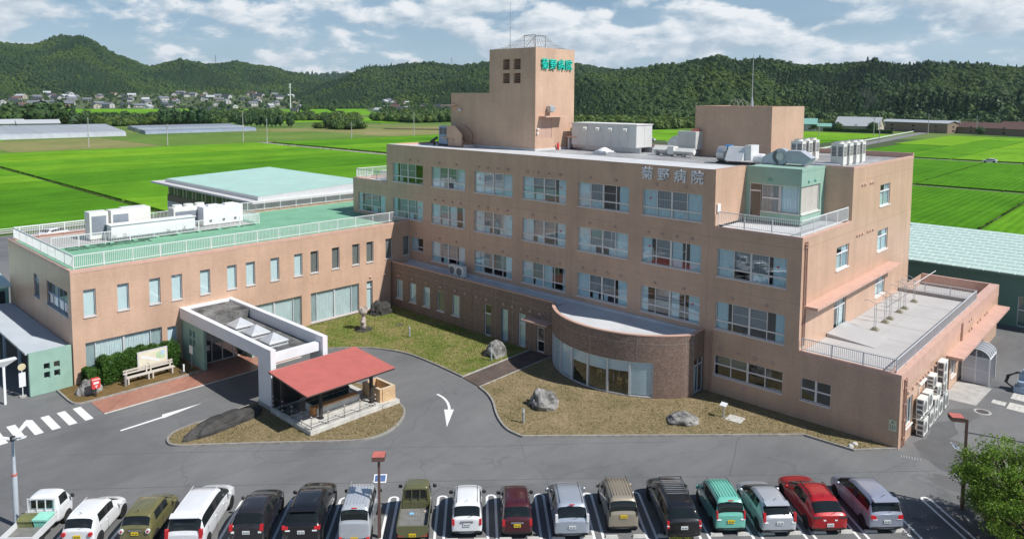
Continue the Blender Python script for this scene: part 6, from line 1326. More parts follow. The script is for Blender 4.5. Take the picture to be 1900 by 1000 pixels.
WP = paint('paint_white', (.78, .79, .80)); WP2 = paint('paint_pearl', (.74, .75, .77)); OL = paint('paint_olive', (.15, .14, .055)); OLT = paint('paint_olive_truck', (.125, .125, .055)); BK = paint('paint_black', (.010, .010, .012)); BB = paint('paint_dark', (.022, .021, .024)); SV = paint('paint_silver', (.55, .58, .62), .35); SV2 = paint('paint_silver_blue', (.48, .53, .60), .45)
MR = paint('paint_maroon', (.075, .012, .018), .2); BE = paint('paint_beige', (.36, .31, .235), .3); MI = paint('paint_mint', (.16, .50, .40)); RD = paint('paint_red', (.42, .008, .012), .15); LV = paint('paint_lavender', (.40, .43, .52), .4)
ST = lambda n: (n - 4.5) * 2.54
tall = dict(H=1.74, hood=.55, hz=1.10, nz=.95, belt=1.02, zr=1.05, ry=.16, ws=.52, wtr=.86)
car('kei_car', 'small white rounded car with round red tail lamps, second from the left in the row', ST(2), 4.15, WP, H=1.60, lamps=round_lamps(.60, .86, .10, RED_L), extras=('antenna', 'paint_handle'), ry=.22, plz=.74)
car('kei_car', 'olive green small car with round white tail lamps in the front row', ST(3), 4.05, OL, H=1.60, lamps=round_lamps(.60, .90, .105, WHITE_L, RED_L), extras=('antenna', 'garnish'), ry=.22, zr=1.05, plz=.78)
car('minivan', 'large white minivan, fourth from the left in the front row', ST(4) - .1, 4.65, WP2, L=4.7, w=.865, H=1.84, hood=.95, hz=1.12, nz=.95, belt=1.08, zr=1.04, ry=.28, ws=.95, lamps=L2((.76, .70, 1.25, .16, RED_L), (.76, .80, .95, .17, WHITE_L)), plate_m=PLATEW, extras=('long_glass', 'quarter', 'paint_handle', 'spoiler'), plz=.72, wheelr=.31)
car('hatchback', 'dark brownish black hatchback with red tail lamps and white plate', ST(5), 4.15, BB, L=3.9, w=.845, H=1.52, hood=.85, hz=.98, nz=.80, belt=.95, zr=1.02, ry=.55, ws=1.0, lamps=L2((.70, .84, 1.10, .16, RED_L), (.62, .74, .86, .15, WHITE_L)), plate_m=PLATEW, extras=('quarter',), wtr=.76, plz=.78)
car('suv', 'glossy black SUV beside the silver van', ST(6), 4.25, BK, L=4.45, w=.90, H=1.66, hood=1.05, hz=1.06, nz=.90, belt=1.05, zr=1.08, ry=.55, ws=.95, lamps=L2((.74, .92, 1.06, .28, RED_L), (.62, .84, .92, .22, WHITE_L)), plate_m=PLATEW, extras=('antenna', 'spoiler', 'long_glass'), wtr=.78, plz=.80, wheelr=.33)
car('kei_van', 'tall silver van with ribbed roof beside the brown lamp post', ST(7) - .1, 4.25, SV, H=1.88, hood=.30, hz=1.18, nz=.95, belt=1.15, zr=1.18, ry=.12, ws=.62, wtr=.87, lamps=L2((.63, .40, .50, .16, RED_L)), extras=('ribs', 'stop', 'long_glass'), plz=.42, mirror_m=BLACKR)
car('kei_car', 'white boxy small car with dark rear window in the middle of the row', ST(9) + .05, 3.85, WP, H=1.61, hood=.62, hz=1.04, nz=.94, lamps=L2((.64, .72, 1.00, .12, RED_L)), plate_m=PLATEW, extras=('antenna', 'gutter', 'garnish'), ry=.32, plz=.74, mirror_m=BLACKR)
car('kei_car', 'maroon boxy small car with yellow plate in the middle of the row', ST(10) - .1, 4.0, MR, H=1.61, hood=.62, hz=1.04, nz=.94, lamps=L2((.64, .72, 1.00, .12, RED_L)), extras=('antenna', 'gutter', 'garnish'), ry=.32, plz=.74, mirror_m=BLACKR)
car('compact_minivan', 'silver rounded compact minivan with clear tail lamps', ST(11) - .05, 4.2, SV2, L=4.0, w=.845, H=1.70, hood=.75, hz=1.05, nz=.88, belt=1.0, zr=1.02, ry=.30, ws=.95, lamps=L2((.74, .95, 1.30, .12, WHITE_L)), plate_m=PLATEW, extras=('quarter', 'stop', 'gutter'), wtr=.80, plz=.72)
car('tall_kei_wagon', 'beige tall boxy wagon with black rear window and yellow plate', ST(12) - .05, 3.75, BE, lamps=L2((.66, .95, 1.30, .07, BLACKR)), extras=('ribs', 'gutter', 'long_glass'), plz=.92, **tall)
car('station_wagon', 'black wagon with a steel roof rack and blue tinted rear window', ST(13) + .15, 4.5, BK, L=4.6, w=.86, H=1.60, hood=1.0, hz=1.02, nz=.86, belt=1.0, zr=1.05, ry=.45, ws=.85, glassm=None, lamps=L2((.76, .72, 1.05, .10, RED_L), (.77, .82, .92, .105, WHITE_L)), plate_m=PLATEW, extras=('long_glass',), plz=.76, wtr=.82)
t = thing('roof_rack', 'black steel basket rack on the roof of the black wagon', 'roof rack', None, row(ST(13) + .15, 4.5, 1.62), math.radians(45.757)); b = MB()
for z in (.06, .20): b.tube([(-.55, 1.3, z), (.55, 1.3, z), (.55, 2.7, z), (-.55, 2.7, z)], .018, 5, closed=True)
for x, y in ((-.55, 1.3), (.55, 1.3), (.55, 2.7), (-.55, 2.7), (-.55, 2.0), (.55, 2.0)): b.tube([(x, y, -.01), (x, y, .2)], .016, 5)
b.build('frame', DARK, t)
for k in range(8): MB().box(-.55, 1.38 + .17 * k, .05, .55, 1.42 + .17 * k, .065).build('rack_slat', STEEL, t)
car('tall_kei_wagon', 'mint green tall boxy wagon with ribbed roof in the right half of the row', ST(14), 4.05, MI, lamps=L2((.665, .86, 1.22, .075, RED_L), (.58, .80, .88, .22, WHITE_L)), extras=('ribs', 'stop', 'gutter', 'long_glass'), plz=.74, **tall)
car('hatchback', 'silver sloping hatchback with red and clear tail lamps next to the red car', ST(15) - .25, 4.3, SV, L=3.95, w=.848, H=1.52, hood=.85, hz=.98, nz=.80, belt=.95, zr=1.02, ry=.50, ws=1.05, lamps=L2((.74, .82, 1.22, .12, RED_L), (.66, .74, .86, .18, WHITE_L)), plate_m=PLATEW, extras=('quarter', 'antenna', 'spoiler'), wtr=.76, plz=.76)
car('crossover', 'bright red crossover with dark rear lamp band, second from the right', ST(16) - .3, 4.25, RD, L=4.35, w=.89, H=1.56, hood=1.15, hz=1.0, nz=.84, belt=1.0, zr=1.04, ry=.65, ws=1.0, lamps=L2((.62, .92, .99, .42, BLACKR), (.28, .78, .90, .12, WHITE_L)), plate_m=PLATEW, extras=('rails', 'darkrails', 'antenna'), wtr=.75, plz=.58, wheelr=.34)
car('compact_minivan', 'lavender silver compact minivan at the right end of the parked row', ST(17) - .05, 4.25, LV, L=4.25, w=.848, H=1.68, hood=.85, hz=1.06, nz=.88, belt=1.0, zr=1.05, ry=.28, ws=1.0, lamps=L2((.66, .82, 1.0, .26, RED_L), (.60, .78, .84, .22, WHITE_L)), plate_m=PLATEW, extras=('quarter', 'antenna', 'spoiler', 'long_glass'), wtr=.80, plz=.70)
def kei_truck(label, t_, s_, body, load, plm=PLATEY, plz=.55):
    w = .737; L = 3.39; y0 = 2.02; H = 1.74
    R = [ring_pts(y0, w * .95, .45, 1.05, H - .10, w * .82), ring_pts(y0 + .06, w, .40, 1.05, H - .03, w * .86), ring_pts(y0 + .2, w, .3, 1.05, H, w * .86), ring_pts(y0 + .75, w, .25, 1.05, H - .01, w * .84), ring_pts(y0 + .88, w, .25, 1.05, H - .06, w * .82), ring_pts(L - .08, w, .25, 1.02, 1.12, w * .88), ring_pts(L, w * .95, .3, .90, .98, w * .8)]
    def tag(r, k, s): return 1 if (r == 4 and k >= 6) else (3 + s if (k == 5 and r in (2, 3)) else (7 if k == 0 else 0))
    V, F, T = loft(R, tag); V, D = subdivided(V, F, T)
    t = thing('kei_truck', label, 'truck', CARS, row(t_, s_, .006), math.radians(45.757))
    link('cab', sub_mesh(V, D[0], 'cab', body), t); link('windscreen', sub_mesh(V, D[1], 'windscreen', CARGLASS), t); link('side_window', sub_mesh(V, D[3], 'side_window', CARGLASS), t); link('side_window', sub_mesh(V, D[4], 'side_window', CARGLASS), t); link('underbody', sub_mesh(V, D[7], 'underbody', BLACKR), t)
    MB().box(-.48, y0 - .03, 1.18, .48, y0 + .03, 1.55).build('rear_window', CARGLASS, t)
    b = MB()
    for x in (-.62, -.2, .2, .62): b.box(x - .02, y0 - .07, .65, x + .02, y0 - .035, 1.66)
    b.box(-.66, y0 - .07, 1.62, .66, y0 - .035, 1.67); b.build('cab_guard', body, t)
    b = MB(); b.box(-.70, .06, .58, .70, 1.95, .66, 0)
    for k in range(10): b.box(-.66 + .14 * k, .08, .661, -.58 + .14 * k, 1.93, .672, 0)
    b.build('bed_floor', M('bed_grey', (.20, .20, .19), .7, .2, 3) if 'bed_grey' not in MATS else MATS['bed_grey'], t)
    for s in (-1, 1): MB().box(min(s * .70, s * .735), .05, .60, max(s * .70, s * .735), 1.96, .94).build('side_gate', body, t)
    MB().box(-.735, .0, .60, .735, .045, .94).build('tail_gate', body, t); MB().box(-.72, 1.97, .60, .72, 2.0, 1.05).build('front_gate', body, t)
    for k in range(9): MB().box(-.62 + .145 * k, 1.955, .68, -.56 + .145 * k, 1.968, 1.0).build('gate_rib', body, t)
    MB().box(-.60, .2, .34, .60, 1.95, .56).build('chassis', BLACKR, t)
    add_wheels(t, w, L, .55, 2.85, WHEEL_S, .26); lamp_box(t, .55, .44, .56, .28, RED_L, -.02, .05); MB().box(-.66, -.015, .40, .66, .04, .60).build('rear_bumper', body if body is not WP else STEEL, t); plate(t, plz - .04, plm, -.03); mirror(t, w + .03, 3.05, 1.22, BLACKR)
    return t
kei_truck('white flatbed mini truck at the left end of the parked row', ST(1), 4.45, WP, True)
kei_truck('olive green flatbed mini truck with empty bed beside the lamp post', ST(8) + .05, 4.2, OLT, False)
def on_bed(name, lb, cat, x, y, sx, sy, sz, m, nz_=.678):
    c = O1 + E1 * ST(1) + E2 * 4.45; t = thing(name, lb, cat, None, (c.x, c.y, nz_), math.radians(45.757)); return t
t = on_bed('storage_box', 'mint plastic crate on the white mini truck bed', 'crate', 0, 0, 0, 0, 0, 0)
b = MB().hexa([(.08, 1.25, 0), (.62, 1.25, 0), (.62, 1.8, 0), (.08, 1.8, 0), (.04, 1.22, .32), (.66, 1.22, .32), (.66, 1.83, .32), (.04, 1.83, .32)]); b.build('crate', M('mint_plastic', (.22, .60, .48), .4), t); MB().box(.0, 1.18, .32, .68, 1.87, .40).build('lid', M('mint_lid', (.32, .72, .58), .4), t)
t = on_bed('storage_box', 'olive storage bin with rounded lid on the white mini truck bed', 'bin', 0, 0, 0, 0, 0, 0)
b = MB().box(-.66, 1.25, 0, -.02, 1.82, .30); b.build('bin', M('olive_plastic', (.17, .18, .07), .5), t); b = MB()
for k in range(6):
    a0, a1 = math.pi * k / 6, math.pi * (k + 1) / 6; f = lambda a: (1.53 - .34 * math.cos(a), .30 + .14 * math.sin(a)); (ya, za), (yb, zb2) = f(a0), f(a1); b.quad([(-.70, ya, za), (.01, ya, za), (.01, yb, zb2), (-.70, yb, zb2)])
b.build('lid', MATS['olive_plastic'], t)
t = thing('work_gloves', 'pair of pale work gloves lying in the olive truck bed', 'gloves', loc=row(ST(8) + .45, 2.6, .69)); b = MB()
for x in (0, .14): b.box(x, 0, 0, x + .09, .14, .03); [b.box(x + .024 * k, .14, 0, x + .024 * k + .018, .22, .022) for k in range(4)]
b.build('pair', M('glove', (.6, .5, .45), .8), t)
t = thing('blue_bag', 'small light blue packet lying in the olive truck bed', 'packet', loc=row(ST(8) - .12, 2.75, .69), rz=.9); MB().hexa([(-.12, -.06, 0), (.12, -.06, 0), (.12, .06, 0), (-.12, .06, 0), (-.09, -.04, .05), (.09, -.04, .05), (.09, .04, .05), (-.09, .04, .05)]).build('packet', M('sky_blue', (.25, .55, .85), .5), t)
def far_car(lb, x, y, rz, body, small=False):
    w = .85; L = 4.2; R = [ring_pts(0, w * .93, .34, .9, 1.0, w * .82), ring_pts(.05, w, .22, .95, 1.02, w * .86), ring_pts(.4, w, .2, .95, 1.5, w * .8), ring_pts(2.4, w, .2, .95, 1.52, w * .8), ring_pts(3.2, w, .2, .9, .98, w * .86), ring_pts(4.0, w * .96, .22, .7, .82, w * .76), ring_pts(4.2, w * .85, .3, .55, .68, w * .6)]
    tag = lambda r, k, s: 1 if ((r in (1, 3) and k >= 6) or (k == 5 and r in (2, 3))) else (7 if k == 0 else 0)
    V, F, T = loft(R, tag); V, D = subdivided(V, F, T, 1); t = thing('distant_car', lb, 'car', None, (x, y, .03), rz)
    link('body', sub_mesh(V, D[0], 'body', body), t); link('windows', sub_mesh(V, D[1], 'windows', CARGLASS), t); link('underbody', sub_mesh(V, D[7], 'underbody', BLACKR), t); add_wheels(t, w, L, .8, 3.4)
far_car('white car on the lane between the rice fields at the right', 10.5, 243.3, math.radians(92), WP); far_car('white car on the road behind the hospital roof', -136.0, 264.5, math.radians(100), WP); far_car('white car parked behind the wing at the far left', -62.5, -17.0, math.radians(30), WP)

# ---------------------------------------------------------------- vegetation near the camera
def leaf_mesh(name, pts, size, m, seed=1, aspect=.55, up=.35):
    """one small folded leaf blade per point"""
    rg = np.random.default_rng(seed); P = np.asarray(pts, float); n = len(P)
    d = rg.normal(size=(n, 3)); d[:, 2] *= .6; d /= np.linalg.norm(d, axis=1)[:, None]
    nn = rg.normal(size=(n, 3)); nn[:, 2] += up * 3; s = np.cross(d, nn); s /= np.linalg.norm(s, axis=1)[:, None] + 1e-9
    L = size * rg.uniform(.6, 1.3, n)[:, None]; w = L * aspect
    A = P - d * L * .5; B = P + s * w * .5; C = P + d * L * .5; D = P - s * w * .5
    V = np.stack([A, B, C, D], 1).reshape(-1, 3); F = np.arange(4 * n).reshape(-1, 4)
    me = bpy.data.meshes.new(name); me.from_pydata(V.tolist(), [], F.tolist()); me.materials.append(m); return me
def blob_points(c, r, n, rg, shell=.55, flat=1.0):
    d = rg.normal(size=(n, 3)); d /= np.linalg.norm(d, axis=1)[:, None]; k = rg.uniform(shell, 1.0, n)[:, None]
    return np.asarray(c) + d * k * np.asarray(r) * np.array([1, 1, flat])
def near_tree(name, label, loc, h, R, nclump, nleaf, size, m, seed, trunk_h=.35, group=None):
    rg = np.random.default_rng(seed); t = thing(name, label, 'tree', group, loc)
    tr = MB(); pts = []; zc = h * .56
    tr.tube([(0, 0, 0), (.05, .02, h * .3), (.0, .06, h * .6), (.05, 0, h * .9)], [h * .032, h * .026, h * .016, h * .005], 8)
    for i in range(nclump):
        d = rg.normal(size=3); d /= np.linalg.norm(d); k = rg.uniform(.45, 1.0) ** .6
        c = np.array([d[0] * R * k, d[1] * R * k, zc + d[2] * (h - zc) * k * .95]); r = R * rg.uniform(.16, .34)
        if c[2] < h * trunk_h * .6: continue
        pts.append(blob_points(c, r, int(nleaf * rg.uniform(.6, 1.4)), rg, .25, .7))
        b0 = (0, 0, max(h * .2, c[2] * .55)); mid = ((c[0]) * .5, c[1] * .5, (b0[2] + c[2]) * .5 + .05); tr.tube([b0, mid, tuple(c)], [h * .012, h * .008, h * .003], 5)
    tr.build('trunk', TRUNK, t); link('crown', leaf_mesh('crown', np.concatenate(pts), size, m, seed), t); return t
near_tree('broadleaf_tree', 'leafy bright green tree at the lower right corner', (52.5, -5.9, .1), 4.7, 2.25, 130, 190, .115, LEAF, 4)
near_tree('broadleaf_tree', 'second green tree partly outside the lower right corner', (54.3, -8.8, .1), 4.6, 2.3, 90, 170, .115, LEAF, 9)
def hedge(name, label, segs, m, n, size, seed, cat='hedge'):
    rg = np.random.default_rng(seed); t = thing(name, label, cat, None, (segs[0][0][0], segs[0][0][1], .09)); o = np.array([segs[0][0][0], segs[0][0][1], .09]); P = []; st = MB()
    for (a, b, w, h) in segs:
        a = np.array(a); b = np.array(b); L = np.linalg.norm(b - a); k = int(n * L)
        u = rg.uniform(-.05, 1.05, k); ang = rg.uniform(0, math.pi, k); rr = rg.uniform(.72, 1.06, k) * (1 + .05 * np.sin(u * L * 1.9 + seed) + .04 * np.sin(u * L * 7.3))
        d = (b - a) / L; nrm = np.array([-d[1], d[0]])
        cx = np.sign(np.cos(ang)) * np.abs(np.cos(ang)) ** .6 * w * rr; cz = np.abs(np.sin(ang)) ** .55 * h * rr
        base = a[None, :2] + d[None, :] * (u * L)[:, None] + nrm[None, :] * cx[:, None]
        P.append(np.column_stack([base[:, 0] - o[0], base[:, 1] - o[1], cz]))
        for q in range(int(L / .5) + 1):
            p = a + d * (q * .5); st.tube([(p[0] - o[0], p[1] - o[1], 0), (p[0] - o[0] + .05, p[1] - o[1], h * .8)], .025, 5)
    link('foliage', leaf_mesh('foliage', np.concatenate(P), size, m, seed), t); st.build('stems', TRUNK, t); return t
hedge('clipped_hedge', 'dense dark green hedge below the wing windows', [((1.0, -30.4), (1.0, -28.8), .85, 1.25), ((1.05, -29.3), (1.0, -24.3), .92, 1.85)], LEAFH, 6500, .12, 3)
hedge('low_hedge', 'low yellowish hedge around the tree at the lower right', [((51.1, -3.2), (52.1, -5.4), .6, .75), ((52.1, -5.4), (54.0, -7.6), .7, .8)], LEAFY, 1500, .08, 6)
hedge('low_hedge', 'row of shrubs just below the parked cars with tips in view', [((41.5, -18.3), (42.2, -17.5), .35, .62)], LEAFY, 900, .08, 8)
def grass(name, polys, n, h, m, seed, label):
    rg = np.random.default_rng(seed); V = []; 
    for poly in polys:
        P = np.array(poly); lo, hi = P.min(0), P.max(0); k = n; X = rg.uniform(lo, hi, (k * 2, 2)); ins = np.zeros(len(X), bool); j = len(P) - 1
        for i in range(len(P)):
            c = ((P[i, 1] > X[:, 1]) != (P[j, 1] > X[:, 1])) & (X[:, 0] < (P[j, 0] - P[i, 0]) * (X[:, 1] - P[i, 1]) / (P[j, 1] - P[i, 1] + 1e-12) + P[i, 0]); ins ^= c; j = i
        X = X[ins][:k]; k = len(X); a = rg.uniform(0, 2 * math.pi, k); hh = h * rg.uniform(.4, 1.3, k); w = .018 + .02 * rg.random(k); ln = rg.normal(0, .5, (k, 2)) * hh[:, None]
        z = np.full(k, .088); A = np.column_stack([X[:, 0] - np.cos(a) * w, X[:, 1] - np.sin(a) * w, z]); B = np.column_stack([X[:, 0] + np.cos(a) * w, X[:, 1] + np.sin(a) * w, z]); C = np.column_stack([X + ln, z + hh])
        V.append(np.stack([A, B, C], 1).reshape(-1, 3))
    V = np.concatenate(V); me = bpy.data.meshes.new(name); me.from_pydata(V.tolist(), [], np.arange(len(V)).reshape(-1, 3).tolist()); me.materials.append(m)
    link(name, me, label=label, cat='grass', kind='stuff')
GBL = ground_mat('grass_blade', [(0.3, (0.10, 0.17, 0.028)), (0.45, (0.185, 0.24, 0.05)), (0.58, (0.30, 0.27, 0.10)), (0.7, (0.38, 0.30, 0.16))], 0.35, 3.0, bmp=0, w=0.5)
GBD = ground_mat('dry_blade', [(0.32, (0.17, 0.155, 0.065)), (0.5, (0.27, 0.22, 0.12)), (0.68, (0.37, 0.295, 0.185))], 0.4, 4.0, bmp=0, w=0.5)
grass('court_grass', [court_poly], 42000, .085, GBL, 1, 'short green and straw coloured grass of the court lawn')
grass('dry_grass', [front + [(33.4, -0.1), (33.3, -1.6), (21.05, -2.6)], isl], 26000, .06, GBD, 2, 'short dry grass of the front lawn and the island')
# weeds on the wing roof deck
rgw = np.random.default_rng(5); wp = np.concatenate([blob_points((-10.6, y, 8.55), (.15, .25, .38), 70, rgw, .2) for y in (-24.4, -23.5, -19.8, -18.3, -16.9)])
me = leaf_mesh('roof_weeds', wp, .16, M('weed_dry', (.16, .15, .06), .8, .2), 4, .15); link('roof_weeds', me, label='thin dry weeds growing along the wing roof rail', cat='weeds', kind='stuff')

# ---------------------------------------------------------------- fields and lanes
def field(x0, x1, y0, y1, k, h=.35, g=.45): MB().box(x0 + g, y0 + g, 0.005, x1 - g, y1 - g, h + .04 * (k % 3)).build('rice_field', RICE[k], kind='structure')
LANE = M('lane_gravel', (.33, .31, .26), .95, .2, .3, bmp=.2); BUND = M('bund_grass', (.05, .075, .02), 1.0, .3, .4)
def lane(name, x0, y0, x1, y1, w, m, z=.05):
    d = math.hypot(x1 - x0, y1 - y0); nx, ny = -(y1 - y0) / d * w / 2, (x1 - x0) / d * w / 2; poly_obj(name, [(x0 + nx, y0 + ny), (x1 + nx, y1 + ny), (x1 - nx, y1 - ny), (x0 - nx, y0 - ny)], z, m, kind='structure')
MB().quad([(-252, -200, .003), (-20, -200, .003), (-20, 330, .003), (-252, 330, .003)]).build('field_soil', BUND, kind='structure') if False else None
poly_obj('field_soil', [(-250, -200), (-71, -200), (-71, 46), (60, 46), (140, 46), (140, 430), (-250, 330)], .002, BUND, kind='structure')
xs = [-246, -226, -206, -186, -171, -157, -126, -96, -72]
for i, (a, b) in enumerate(zip(xs[:-1], xs[1:])):
    field(a, b, 4.9, 112.0, [2, 3, 1, 2, 1, 0, 1, 2][i])
    field(a, b, 119.0, 230.0, [1, 0, 2, 1, 2, 0, 1, 1][i])
xl = [-246, -205, -160, -141, -129, -104, -74]
for i, (a, b) in enumerate(zip(xl[:-1], xl[1:])): field(a, b, -190, 4.1, [2, 1, 2, 1, 0, 0][i])
lane('farm_lane', -250, -200, -247, 430, 3.4, LANE); lane('farm_lane', -247, 115.5, 20, 115.5, 3.2, LANE)
for i, (a, b) in enumerate(zip([-71, -50, -25, 0, 33.6], [-50, -25, 0, 33.6, 70])): field(a, b, 118.5 if b < 10 else 53, 149, [0, 1, 2, 0, 1][i])
lane('farm_lane', -70, 150.6, 130, 150.6, 2.6, LANE)
for i, (a, b, y0, y1, k) in enumerate(((-71, -48, 153, 240, 1), (-48, -24, 153, 240, 0), (-24, 8, 153, 240, 0), (8, 60, 153, 240, 0), (60, 130, 153, 240, 1), (-42, -22, 247, 330, 0), (-22, -4, 247, 400, 1), (-4, 30, 247, 330, 2), (30, 75, 247, 330, 2), (75, 140, 247, 400, 1), (-4, 30, 331, 430, 3), (30, 75, 331, 430, 1), (-46, -22, 331, 440, 3), (-22, -4, 400, 440, 2))): field(a, b, y0, y1, k)
lane('farm_lane', -49, 243.5, 140, 243.5, 3.2, LANE)
lane('asphalt_road', -44, 180, -74, 540, 6.5, M('road_grey', (.20, .20, .20), .9, .1, .2), .06); lane('asphalt_road', -140, 266, -47, 260, 6, MATS['road_grey'], .055)
GRD = thing('guard_rail', 'long pale guard rail beside the road at the right', 'guard rail'); MB().hexa([(-50.5, 215, .3), (-50.2, 215, .3), (-79.2, 520, .3), (-79.5, 520, .3), (-50.5, 215, .95), (-50.2, 215, .95), (-79.2, 520, .95), (-79.5, 520, .95)]).build('beam', M('rail_pale', (.60, .66, .58), .5), GRD)
gpm = unit_mesh(STEEL)
for k in range(30): link('post', gpm, GRD, loc=(-50.1 - 1.0 * k, 215 + 10.5 * k, .35), scale=(.12, .12, .7))
for i, (x0, x1, y0, y1, k) in enumerate(((-200, -130, 265, 330, 2), (-130, -72, 268, 330, 1), (-200, -72, 332, 380, 2), (-128, -72, 382, 425, 3))): field(x0, x1, y0, y1, k)
for i, (x0, x1, y0, y1, k) in enumerate(((-900, -620, -60, 120, 2), (-900, -640, 122, 300, 1), (-1180, -905, 40, 260, 2), (-1180, -905, 262, 520, 2), (-900, -640, 302, 470, 3), (-880, -560, 472, 620, 2), (-600, -470, 240, 300, 3), (-540, -420, 310, 400, 2), (-1000, -900, 522, 800, 2), (-330, -258, -60, 20, 3), (-420, -330, 20, 36, 2))): field(x0, x1, y0, y1, k, .25)
# dry meadow strips beyond the lane
DRY = ground_mat('dry_meadow', [(.35, (.15, .19, .045)), (.55, (.25, .235, .09)), (.7, (.36, .29, .16))], .03, .3, bmp=0); GRN2 = ground_mat('mown_meadow', [(.35, (.085, .165, .022)), (.55, (.135, .225, .035)), (.7, (.20, .25, .065))], .03, .3, bmp=0)
for i, (x0, x1, y0, y1, m) in enumerate(((-330, -254, 22, 75, DRY), (-330, -254, 76, 120, GRN2), (-330, -254, 121, 190, GRN2), (-340, -254, 191, 300, DRY), (-254 - 120, -331, 176, 235, DRY), (-330, -254, 301, 420, GRN2))): poly_obj('meadow', [(x0, y0), (x1, y0), (x1, y1), (x0, y1)], .02 + .004 * i, m, kind='structure')
lane('embankment', -330, 245, -200, 330, 9, M('embankment_soil', (.17, .12, .07), .95, .3, .3), .5)
# low white fence at the edge of the left car park
WF = thing('white_field_fence', 'low white pipe fence along the field edge at the far left', 'fence'); b = MB()
for z in (.35, .65, .95): b.tube([(-70.5, -60, z), (-70.5, -2, z)], .05, 5)
b.build('rails', ALUW, WF); pmx = unit_mesh(ALUW)
for k in range(20): link('post', pmx, WF, loc=(-70.5, -60 + 3.0 * k, .5), scale=(.1, .1, 1.0))
# ---------------------------------------------------------------- greenhouses
FILM = M('greenhouse_film', (.37, .40, .43), .35, .12, .2); FILMB = M('greenhouse_blue', (.22, .27, .34), .4, .15, .2)
def tunnel(lb, x, y0, y1, w, h, m, frame_only=False):
    t = thing('greenhouse', lb, 'greenhouse', 'plastic greenhouses in the left fields', (x, y0, 0)); n = 8; b = MB(); P = [(w / 2 * math.cos(a), h * math.sin(a) ** .7) for a in np.linspace(0, math.pi, n)]
    if not frame_only:
        for (xa, za), (xb, zb_) in zip(P[:-1], P[1:]): b.quad([(xa, 0, za), (xa, y1 - y0, za), (xb, y1 - y0, zb_), (xb, 0, zb_)])
        b.quad([(p[0], 0, p[1]) for p in P]); b.quad([(p[0], y1 - y0, p[1]) for p in P][::-1]); b.build('film', m, t)
    f = MB()
    for k in range(int((y1 - y0) / 4) + 1): f.tube([(px_ * 1.01, k * 4.0, pz * 1.01) for px_, pz in P], .05, 3)
    f.tube([(0, 0, h), (0, y1 - y0, h)], .05, 3); f.build('hoops', STEEL, t)
for k in range(12): tunnel('long pale grey plastic greenhouse in the block at the far left', -349 - 9.2 * k, 34 + 1.2 * k, 92 + 2.2 * k, 8.6, 2.7, FILM)
for k in range(10): tunnel('low bluish greenhouse in the second block beside the conifers' if k % 3 else 'bare hoop greenhouse frame in the second block', -352 - 8.5 * k, 104 + 2 * k, 168 + 2 * k, 7.5, 2.2, FILMB if k % 2 else FILM, k % 3 == 0)
# ---------------------------------------------------------------- distant trees
def crown_tri(n, rx, rz, zc, seed, size, cone=False, base=.6):
    rg = np.random.default_rng(seed); d = rg.normal(size=(n, 3)); d /= np.linalg.norm(d, axis=1)[:, None]
    if cone:
        u = rg.uniform(0, 1, n) ** .8; a = rg.uniform(0, 2 * math.pi, n); r = rx * (1 - u) * rg.uniform(.75, 1.08, n) + .15; P = np.column_stack([np.cos(a) * r, np.sin(a) * r, base + u * rz]); d = np.column_stack([np.cos(a), np.sin(a), np.full(n, .45)])
    else:
        lob = 1 + .22 * np.sin(d[:, 0] * 5 + seed) * np.cos(d[:, 1] * 4 - seed) + .12 * np.sin(d[:, 2] * 9 + seed); d[:, 2] = np.where(d[:, 2] < -.5, d[:, 2] * .6, d[:, 2]); P = d * lob[:, None] * np.array([rx, rx, rz]) * rg.uniform(.86, 1.03, n)[:, None] + np.array([0, 0, zc])
    nn = d + rg.normal(0, .38, (n, 3)); nn /= np.linalg.norm(nn, axis=1)[:, None]; t1 = np.cross(nn, rg.normal(size=(n, 3))); t1 /= np.linalg.norm(t1, axis=1)[:, None]; t2 = np.cross(nn, t1); s = size * rg.uniform(.7, 1.35, n)[:, None]
    V = np.stack([P + t1 * s, P - t1 * s * .5 + t2 * s * .87, P - t1 * s * .5 - t2 * s * .87], 1).reshape(-1, 3); return V
def tri_mesh(name, V, m):
    me = bpy.data.meshes.new(name); me.from_pydata(V.tolist(), [], np.arange(len(V)).reshape(-1, 3).tolist()); me.materials.append(m); return me
def dense_crown(name, n, rx, rz, zc, seed, size, m, cone=False, base=.6):
    import bmesh
    from mathutils import noise as mn
    V = crown_tri(n, rx, rz, zc, seed, size, cone, base); mb = MB(); mb.v = [tuple(v) for v in V]; mb.f = [(3 * i, 3 * i + 1, 3 * i + 2) for i in range(n)]; mb.m = [0] * n
    if cone: mb.cyl((0, 0), rx * .8, base + .2, base + rz * .97, 9, r2=.05)
    else:
        bm = bmesh.new(); bmesh.ops.create_icosphere(bm, subdivisions=2, radius=.86); b0 = len(mb.v); bm.verts.ensure_lookup_table()
        for v in bm.verts: k = 1 + .18 * mn.noise(v.co * 2 + Vector((seed, 0, 0))); mb.v.append((v.co.x * rx * k, v.co.y * rx * k, v.co.z * rz * k + zc))
        for f in bm.faces: mb.f.append(tuple(b0 + v.index for v in f.verts)); mb.m.append(0)
        bm.free()
    return mb.mesh(name, m)
BROAD = [dense_crown('crown', 240, 4.2, 4.2, 4.8, s, .9, FAR_BROAD) for s in (1, 2, 3)]; BROADL = [dense_crown('crown', 240, 4.0, 3.6, 4.2, s, .9, FAR_BROADL) for s in (4, 5)]; CONI = [dense_crown('crown', 240, 2.9, 9.6, 0, s, .8, FAR_CONI, True) for s in (6, 7)]; CYP = [dense_crown('crown', 240, 2.3, 5.6, 6.0, s, .8, FAR_CONI) for s in (16, 17)]; BUSH = [dense_crown('foliage', 160, 2.4, 1.9, 1.6, s, .6, BAMBOO) for s in (8, 9)]
